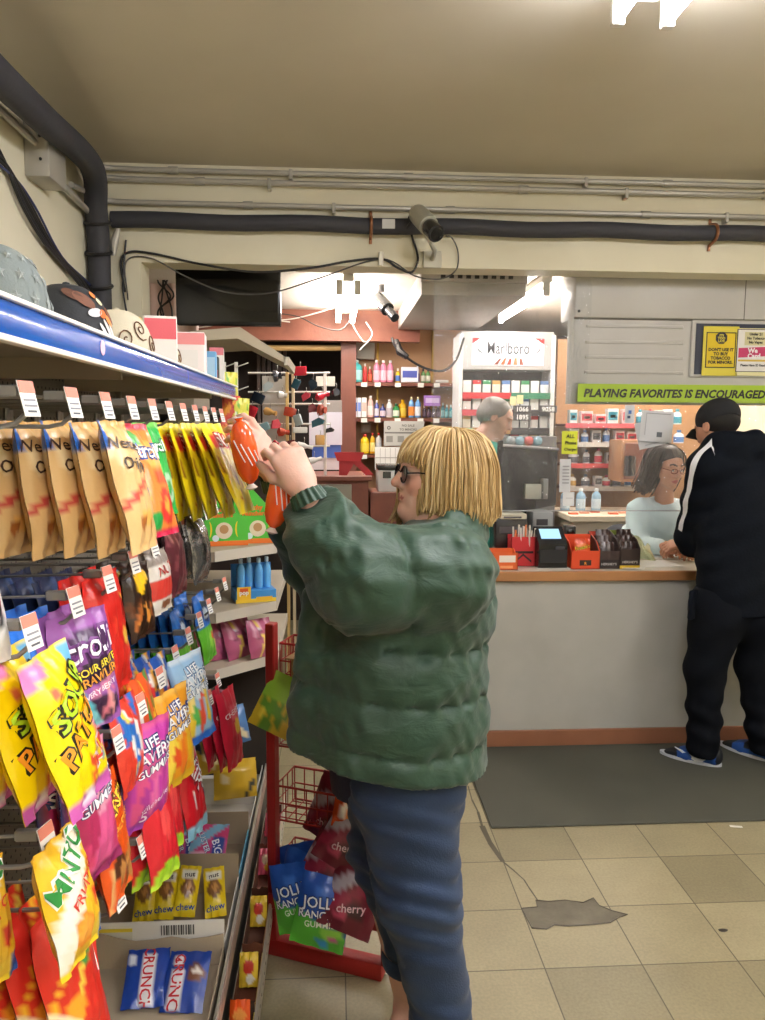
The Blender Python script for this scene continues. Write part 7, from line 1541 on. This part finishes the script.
p = aY(633, 465, 5.1); t = thing('desk_phone', 'dark telephone handset on the wall by the tan cupboard', 'phone', (p.x, 5.19, p.z)); MB().box(p.x - .035, p.x + .035, 5.13, 5.19, p.z - .08, p.z + .06, '#3a3a3e', .01).build('base', GLOSS, t); MB().tube([(p.x - .01, 5.11, p.z - .07), (p.x - .02, 5.10, p.z), (p.x - .01, 5.11, p.z + .06)], [.02, .012, .02], '#232326', 10).build('handset', GLOSS, t)
# cream back worktop
a, b = aY(560, 516, 4.85), aY(650, 545, 4.85); t = thing('back_worktop', 'cream back worktop with reddish marks behind the cashier', 'worktop', (1.6, 5.05, 0))
MB().box(1.53, 3.0, 4.85, 5.4, a.z - .04, a.z, '#dccdb8', .004).build('top', mat('cream laminate', '#d8c8b2', .4, vary=.12, vscale=9), t); MB().box(1.56, 3.0, 4.9, 5.38, 0, a.z - .04, '#c9b8a4').build('base_unit', PAINT, t)
for k in range(9): q_ = V((1.58 + .09 * k, 4.95 + .05 * (k % 3), a.z)); single(MB().box(q_.x - .03, q_.x + .03, q_.y - .02, q_.y + .02, a.z, a.z + .012, ('#d8735a', '#e0a088', '#c8644a')[k % 3], .002), 'lottery_slip_pad', PAPER, '%s small salmon pad from the left on the cream worktop' % ORD[k], 'pad', q_, 'salmon pads on the cream worktop')
for k in range(3):
    x = 1.60 + .11 * k; bottle([(p_ * .062, q2 * .15) for p_, q2 in BT], ['#9cc0dc', '#e6ecf0'], '%s clear blue water bottle from the left on the cream worktop' % ORD[k], 'bottle', (x, 5.2, a.z), 'water bottles on the worktop', 'bottle', '#c9dcea')

# ---- till monitor and machines at the left end of the counter
MYK = 4.12
a, b = aY(499, 448, MYK), aY(557, 512, MYK + .12)
t = thing('till_monitor', 'large black till monitor turned away on the counter left end', 'monitor', ((a.x + b.x) / 2, MYK + .05, CT))
A_, B_, C_, D2 = aY(500, 446, MYK), aY(558, 450, MYK + .16), aY(556, 505, MYK + .16), aY(497, 516, MYK)
g = MB().add([A_, B_, C_, D2] + [p + V((.0, .03, 0)) for p in (A_, B_, C_, D2)], [(0, 1, 2, 3), (4, 7, 6, 5), (0, 4, 5, 1), (1, 5, 6, 2), (2, 6, 7, 3), (3, 7, 4, 0)], '#242428'); g.build('back_shell', GLOSS, t, smooth=0)
MB().tube([A_ + V((0, -.01, .03)), D2 + V((0, -.01, 0))], .016, '#17171a', 8).build('side_bezel', GLOSS, t); MB().tube([A_ + V((0, 0, .004)), B_ + V((0, 0, .004))], .008, '#a5a3a6', 8).build('top_edge', PAINT, t)
MB().box((A_.x + B_.x) / 2 - .05, (A_.x + B_.x) / 2 + .05, MYK + .1, MYK + .16, CT, D2.z + .1, '#1d1d20', .006).box((A_.x + B_.x) / 2 - .12, (A_.x + B_.x) / 2 + .12, MYK + .04, MYK + .22, CT, CT + .02, '#1d1d20', .006).build('stand', GLOSS, t)
p0, p1 = aY(525, 484, MYK + .02), aY(541, 499, MYK + .02); MB().box(p0.x, p1.x, MYK + .01, MYK + .06, p1.z, p0.z, '#b5b5a6', .006).box(p1.x + .003, p1.x + .035, MYK + .0, MYK + .07, p1.z, p0.z + .03, '#8f8f8c', .006).build('card_reader', GLOSS, t)
for i, (x0, x1, y0, y1, yy, c, lab) in enumerate(((500, 527, 514, 519, 4.0, '#dcd9c8', 'flat cream till drawer top beside the shopper'), (496, 527, 519, 534, 4.02, '#2b2a2c', 'black receipt machine under the cream drawer top'), (533, 553, 512, 526, 4.08, '#a9adb0', 'grey metal scale behind the payment terminal'))):
    p0, p1 = aY(x0, y0, yy), aY(x1, y1, yy); t = thing('till_machine', lab, 'machine', ((p0.x + p1.x) / 2, yy + .08, CT)); z1 = CT if i else CT + .0
    MB().box(p0.x, p1.x, yy, yy + .16, CT + (.0 if i != 0 else aY(500, 519, 4.02).z - CT), p0.z, c, .006).build('case', GLOSS, t)
    MB().box(p0.x + .02, p1.x - .03, yy - .003, yy, p1.z + .004, (p0.z + p1.z) / 2, '#55555a', .001).build('front_slot', GLOSS, t)
# ---- grey haired man in teal behind the till
gm = thing('person', 'grey haired man in a teal shirt looking down behind the till monitor', 'person', (.95, 4.55, 0)); GY = 4.55
G = Sd(); GH = aY(496, 418, GY); gf, gu = V((.85, -.25, -.42)), V((.35, 0, 1)); QG = head(G, GH, gf, gu, .97)
gn = aY(482, 446, GY + .02); G.cap(GH + V((-.03, .01, -.05)), gn, .058, .062, .03); gs1, gs2 = aY(472, 449, GY - .14), aY(466, 442, GY + .16)
G.cap(gs1, gs2, .06, .06, .05); G.cap(gn, aY(468, 560, GY), .09, .11, .05); ge, gw = aY(470, 512, GY - .15), aY(508, 512, GY - .16); G.chain([gs1, ge, gw], [.05, .038, .028], .02)
hand(G, gw, V((1, -.1, -.15)), V((0, -.6, .8)), -1, .18, (.5, .5, .4), .06)
ge2, gw2 = aY(480, 520, GY + .18), aY(520, 520, GY + .1); G.chain([gs2, ge2, gw2], [.05, .038, .028], .02); hand(G, gw2, V((1, -.2, -.1)), V((0, 0, 1)), 1, .18, (.5, .5, .4), .06)
G.chain([aY(466, 560, GY - .09), aY(466, 700, GY - .09), V((.82, GY - .09, .08))], [.09, .06, .045], .03); G.chain([aY(466, 560, GY + .09), aY(466, 700, GY + .09), V((.82, GY + .09, .08))], [.09, .06, .045], .03)
figure_mesh(G, .0058, 'body', SKIN, gm, face_colour(QG, 1., '#a5645a', '#8f8a84', '#4a4a48'), '#cfa08a')
TEAL = mat('teal cotton', '#2f9c8c', .8, bump=.15, bscale=60)
S = Sd(); S.cap(gs1, gs2, .085, .085, .06); S.cap(gn + V((0, 0, -.06)), aY(468, 580, GY), .13, .16, .06); S.chain([gs1, ge, gw.lerp(ge, .2)], [.08, .065, .055], .03); S.chain([gs2, ge2, gw2.lerp(ge2, .35)], [.08, .065, .055], .03)
S.post = lambda P, d: d + .005 * np.sin(35 * P[:, 0] + 28 * P[:, 2]) * np.sin(30 * P[:, 2]); figure_mesh(S, .010, 'shirt', TEAL, gm)
S = Sd(); S.cap(aY(466, 585, GY - .04), aY(466, 585, GY + .04), .15, .15, .05)
for s_ in (-.09, .09): S.chain([aY(466, 590, GY + s_), aY(466, 700, GY + s_), V((.82, GY + s_, .08))], [.12, .085, .07], .04)
S.plane((0, 0, .05), (0, 0, -1)); figure_mesh(S, .014, 'trousers', MATS['dark trousers'], gm)
S = Sd(); Mg = Matrix((gf.normalized(), gu.cross(gf).normalized(), gf.normalized().cross(gu.cross(gf).normalized()))).transposed(); S.ell(QG(-.022, 0, .040), (.100, .083, .080), Mg, .01); S.ell(QG(-.05, 0, .0), (.075, .078, .07), Mg, .02); S.plane(QG(.055, 0, .085), QG(.3, 0, -.05) - QG(0, 0, 0)); S.plane(QG(-.05, 0, -.045), (.1, 0, -1))
figure_mesh(S, .007, 'hair', HAIRM, gm, lambda Vt, c: c.__setitem__(slice(None), np.array(lin('#77726c')) + np.outer(np.sin(Vt[:, 0] * 300) * .012, [1, 1, 1, 0])), '#77726c')

# ---- white shutter housing, banner, posters
HYK = 4.0
a, b = aY(574, 285, HYK), aY(574, 404, HYK); hs = thing('shutter_housing', 'white slatted shutter housing below the beam over the cashier', 'shutter', (2.0, HYK + .1, b.z)); x1 = 3.0
zt, zm, zb = a.z, aY(574, 318, HYK).z, aY(574, 404, HYK).z
WH = noise_mix_mat('smudged white enamel', '#bdbab4', '#c9c6c0', 2.5, .4, .02)
MB().box(a.x, x1, HYK - .03, HYK + .22, zm, 2.465, bev=.01).build('top_box', WH, hs); MB().box(a.x + .0, x1, HYK, HYK + .05, zb, zm - .004, bev=.004).build('front_panel', WH, hs)
for py in (327, 343, 358, 373): z = aY(620, py, HYK).z; MB().box(a.x + .07, aY(683, py, HYK).x, HYK - .008, HYK + .002, z - .004, z + .012, '#bdbab4', .003).build('louvre', WH, hs)
MB().box(a.x + .9, a.x + .904, HYK - .0315, HYK - .029, zm, 2.46, '#6d6a64').build('joint_line', PAINT, hs, smooth=0)
p = aY(579, 311, HYK - .03); MB().lathe([(.008, 0), (.006, .004)], '#2a2826', 10, (p.x, HYK - .031, p.z), rotm(PI / 2)).build('screw', PAINT, hs)
MB().tube([(a.x - .012, HYK - .01, zb), (a.x - .012, HYK - .01, zm)], .016, '#e6e3de', 10).build('edge_post', WH, hs)
BYK = 3.955
a, b = aY(578, 385, BYK), aY(578, 402, BYK); t = thing('banner', 'lime green banner reading PLAYING FAVORITES IS ENCOURAGED above the cashier', 'banner', (2.0, BYK, b.z))
xr = 2.62; zt2 = aY(670, 384.5, BYK).z; zb2 = aY(670, 402.5, BYK).z
MB().box(a.x, xr, BYK, BYK + .004, zb2, zt2).build('strip', mat('lime green vinyl', '#a6c432', .5, vary=.05), t, smooth=0)
e = aY(765, 395, BYK).x; hh = zt2 - zb2; vs_, _ = glyphs('PLAYING FAVORITES IS ENCOURAGED', .04, .22); wt = max(v.x for v in vs_) - min(v.x for v in vs_); span_ = e - aY(583, 395, BYK).x; ws = span_ / (wt * hh * .62)
MB().text('PLAYING FAVORITES IS ENCOURAGED', lambda X, Y: V((aY(583, 395, BYK).x + span_ / 2 + X, BYK - .0012, zb2 + hh * .28 + Y)), hh * .62, '#20241c', .04, .22, ws).build('lettering', INK, t, smooth=0, recalc=False)
a, b = aY(694, 319, HYK - .03), aY(792, 378, HYK - .03); t = thing('poster_frame', 'white frame with dark backing holding age notices above the banner', 'frame', ((a.x + b.x) / 2, HYK - .02, b.z))
MB().box(a.x, b.x, HYK - .012, HYK, b.z, a.z, '#c9c6c0', .004).build('frame', WH, t)
i0, i1 = aY(698, 323, HYK - .03), aY(788, 375, HYK - .03); MB().box(i0.x, i1.x, HYK - .016, HYK - .011, i1.z, i0.z, '#2a2f3f').build('backing', PAPER, t, smooth=0)
def poster(name, label, px0, px1, py0, py1, base, parts, letters):
    y = HYK - .022; a, b = aY(px0, py0, y), aY(px1, py1, y); w, h = b.x - a.x, a.z - b.z; t = thing(name, label, 'poster', ((a.x + b.x) / 2, y, b.z))
    MB().box(a.x, b.x, y, y + .004, b.z, a.z, base, .0015).build('sheet', PAPER, t)
    g = MB()
    for n_i, (u0, u1, v0, v1, c, *sl) in enumerate(parts):
        d_ = sl[0] if sl else 0; yy_ = y - .0006 - .0003 * n_i; g.add([V((a.x + u0 * w, yy_, a.z - (v1 - d_ * 0) * h)), V((a.x + u1 * w, yy_, a.z - (v1 - d_) * h)), V((a.x + u1 * w, yy_, a.z - (v0 - d_) * h)), V((a.x + u0 * w, yy_, a.z - v0 * h))], [(0, 1, 2, 3)], c)
    if name == 'age_notice': g.prism([(a.x + (.5 + .17 * math.cos(PI / 8 + k * PI / 4)) * w, a.z - .235 * h + .17 * w * math.sin(PI / 8 + k * PI / 4) * 1.0) for k in range(8)], lambda x, z, hh_: V((x, y - .0032 + hh_, z)), .001, '#22252e')
    g.build('printed_panel', PAPER, t, smooth=0, recalc=False)
    for (tx, u, v, sz, c) in letters: MB().text(tx, lambda X, Y: V((a.x + u * w + X, y - .0035, a.z - v * h + Y)), sz * h, c, bold=.045).build('lettering', INK, t, smooth=0, recalc=False)
poster('age_notice', "yellow notice saying IT'S TOO LATE with a dark octagon", 704, 737, 326, 376, '#e3d44a', [(.08, .92, .12, .84, '#2a2a24'), (.11, .89, .14, .82, '#e6c91e')], [("IT'S", .5, .205, .06, '#e8d84a'), ('TOO', .5, .265, .07, '#e8d84a'), ('LATE', .5, .32, .06, '#e8d84a'), ("DON'T USE IT", .5, .50, .085, '#2a2a1c'), ('TO BUY', .5, .585, .085, '#2a2a1c'), ('TOBACCO', .5, .67, .085, '#2a2a1c'), ('FOR MINORS.', .5, .755, .085, '#2a2a1c')])
poster('card_notice', 'white and pink We Card notice beside the yellow one', 737.5, 770, 328, 376, '#ece4b0', [(.0, 1, .02, .92, '#3a3a3a'), (.03, .97, .035, .905, '#f0ede8'), (.22, .85, .08, .36, '#dfd8a8'), (.06, .97, .42, .62, '#c8386a', .04), (.06, .97, .66, .70, '#d8b84a', .0)], [('Under 21', .53, .15, .075, '#2f2f2a'), ('No Tobacco', .53, .235, .075, '#2f2f2a'), ('No Vapes', .53, .32, .075, '#2f2f2a'), ('We', .46, .515, .14, '#f8f2f4'), ('Card', .5, .63, .14, '#f8f2f4'), ('Please Have ID Ready', .5, .80, .065, '#2a2a2e')])
# ---- hanging clear film
def film_mat():
    m = bpy.data.materials.new('clear plastic film'); m.use_nodes = True; N = m.node_tree.nodes; L = m.node_tree.links; N.clear()
    o = N.new('ShaderNodeOutputMaterial'); mx = N.new('ShaderNodeMixShader'); tr = N.new('ShaderNodeBsdfTransparent'); gl = N.new('ShaderNodeBsdfGlossy'); df = N.new('ShaderNodeBsdfTranslucent'); ad = N.new('ShaderNodeMixShader')
    gl.inputs['Roughness'].default_value = .12; df.inputs[0].default_value = (.9, .9, .92, 1); tr.inputs[0].default_value = (.96, .97, .98, 1); ad.inputs[0].default_value = .5
    tc = N.new('ShaderNodeTexCoord'); n = N.new('ShaderNodeTexNoise'); n.inputs['Scale'].default_value = 9; n.inputs['Detail'].default_value = 5; n.inputs['Distortion'].default_value = 1.4; L.new(tc.outputs['Object'], n.inputs[0])
    bp = N.new('ShaderNodeBump'); bp.inputs['Strength'].default_value = 1.0; bp.inputs['Distance'].default_value = .03; L.new(n.outputs['Fac'], bp.inputs['Height']); L.new(bp.outputs[0], gl.inputs['Normal'])
    lw = N.new('ShaderNodeLayerWeight'); lw.inputs[0].default_value = .25; L.new(bp.outputs[0], lw.inputs['Normal'])
    mr = N.new('ShaderNodeMapRange'); mr.inputs[3].default_value = .085; mr.inputs[4].default_value = .5; L.new(lw.outputs['Facing'], mr.inputs[0])
    L.new(gl.outputs[0], ad.inputs[1]); L.new(df.outputs[0], ad.inputs[2]); L.new(mr.outputs[0], mx.inputs[0]); L.new(tr.outputs[0], mx.inputs[1]); L.new(ad.outputs[0], mx.inputs[2]); L.new(mx.outputs[0], o.inputs[0]); return m
FILM = film_mat()
FYK = 3.945
l0, l1 = aY(434, 300, FYK), aY(580, 512, FYK); zb = aY(640, 511, FYK).z
def fold(u, v, s): return .018 * math.sin(7 * u + s) + .012 * math.sin(19 * u + 3 * v + s) * (.3 + v) + .010 * math.sin(31 * u - 9 * v) + .005 * math.sin(67 * u + 23 * v) * math.sin(41 * v - 13 * u)
g = MB().sheet(lambda u, v: V((l0.x + (l1.x + .03 - l0.x) * u, FYK + .02 + fold(u, v, 0), 2.40 - (2.40 - zb) * v)), 50, 40, '#ffffff'); t = single(g, 'plastic_film', FILM, 'clear plastic film hanging from the beam left of the white shutter housing', 'plastic film', (l0.x, FYK, zb), 'clear plastic films over the counter', smooth=180)
zt3 = aY(640, 400, FYK).z
g = MB().sheet(lambda u, v: V((l1.x + 1.5 * u, FYK - .03 + fold(u, v, 2) + .02 * (1 - v) * math.sin(60 * u), zt3 - (zt3 - zb) * v)), 60, 30, '#ffffff'); single(g, 'plastic_film', FILM, 'clear plastic film taped below the lime banner before the cashier', 'plastic film', (l1.x + .7, FYK, zb), 'clear plastic films over the counter', smooth=180)
g = MB().tube([(l0.x, FYK + .015, zb), (l1.x + 1.5, FYK + .015, zb)], .0035, '#e9eef0', 6); single(g, 'film_hem', mat('clear hem rod', '#e6ecef', .2, trans=.5), 'clear rod along the bottom hem of the plastic film', 'rod', (1.5, FYK, zb))
def note(px0, px1, py0, py1, y, base, label, tl=(), rz=0., name='paper_note', parts=()):
    c = aY((px0 + px1) / 2, (py0 + py1) / 2, y); a, b = aY(px0, py0, y), aY(px1, py1, y); w, h = b.x - a.x, a.z - b.z; t = thing(name, label, 'note', (c.x, y, c.z)); Mx = Matrix.Translation(c) @ Matrix.Rotation(rz, 4, 'Y')
    MB().sheet(lambda u, v: Mx @ V(((u - .5) * w, -.006 * math.sin(PI * u) - .004 * v, (.5 - v) * h)), 6, 6, base).build('sheet', PAPER, t, smooth=60)
    g = MB()
    for (u0, u1, v0, v1, cc) in parts: g.box((u0 - .5) * w, (u1 - .5) * w, -.0135, -.012, (.5 - v1) * h, (.5 - v0) * h, cc, 0, Mx)
    for (tx, u, v, sz, cc) in tl: g.text(tx, lambda X, Y: Mx @ V(((u - .5) * w + X, -.0125, (.5 - v) * h + Y)), sz * h, cc, .02, .1)
    if g.v: g.build('lettering', INK, t, smooth=0, recalc=False)
    md = t.children[0].modifiers.new('thick', 'SOLIDIFY'); md.thickness = .0006; return t
NY = FYK - .09
note(562, 577, 431, 454, NY, '#dfe63a', 'yellow handwritten note stuck on the film beside the till', [('ALL', .5, .3, .22, '#2a2a24'), ('Phone', .52, .58, .2, '#2a2a24'), ('Charger', .52, .85, .17, '#2a2a24')])
note(641, 672, 411, 442, NY, '#dfe0e2', 'large white sheet with a small picture taped above the cashier', [], .06, parts=[(.12, .88, .08, .1, '#9a9a9e'), (.12, .14, .08, .8, '#b9b9bd'), (.5, .66, .68, .84, '#6d7276')])
note(637, 664, 420, 447, NY + .012, '#cfd1d4', 'second white sheet tucked behind the large one, tilted', [], -.25, parts=[(.2, .7, .85, .9, '#a9abb0')])
note(560, 570, 459, 492, NY, '#d9dadd', 'narrow white list taped on the film under the yellow note', [], 0, parts=[(.2, .8, .2 + .1 * k, .24 + .1 * k, '#a8a9ae') for k in range(6)])
note(563, 574, 492, 506, NY, '#e6e7e8', 'small white square note under the narrow list', [], 0, parts=[(.2, .8, .4, .44, '#b8b8bc')])
note(625, 634, 405, 423, NY + .02, '#d8dde4', 'white packet with blue dots taped near the banner', [], 0, parts=[(.3, .6, .3, .5, '#4a78c0'), (.2, .5, .6, .75, '#3a4a6a')])
# ================================================================== render look
w = bpy.data.worlds.new('world'); scene.world = w; w.use_nodes = True
w.node_tree.nodes['Background'].inputs[0].default_value = (.9, .85, .75, 1); w.node_tree.nodes['Background'].inputs[1].default_value = .04
vs = scene.view_settings
scene.display_settings.display_device = 'sRGB'
vs.view_transform = 'Standard'; vs.look = 'None'; vs.gamma = 1; vs.use_curve_mapping = False; vs.exposure = 0.4
cy = scene.cycles
cy.use_denoising = True; cy.max_bounces = 8; cy.diffuse_bounces = 4; cy.glossy_bounces = 3; cy.transparent_max_bounces = 12; cy.transmission_bounces = 4
cy.sample_clamp_indirect = 6; cy.caustics_reflective = False; cy.caustics_refractive = False
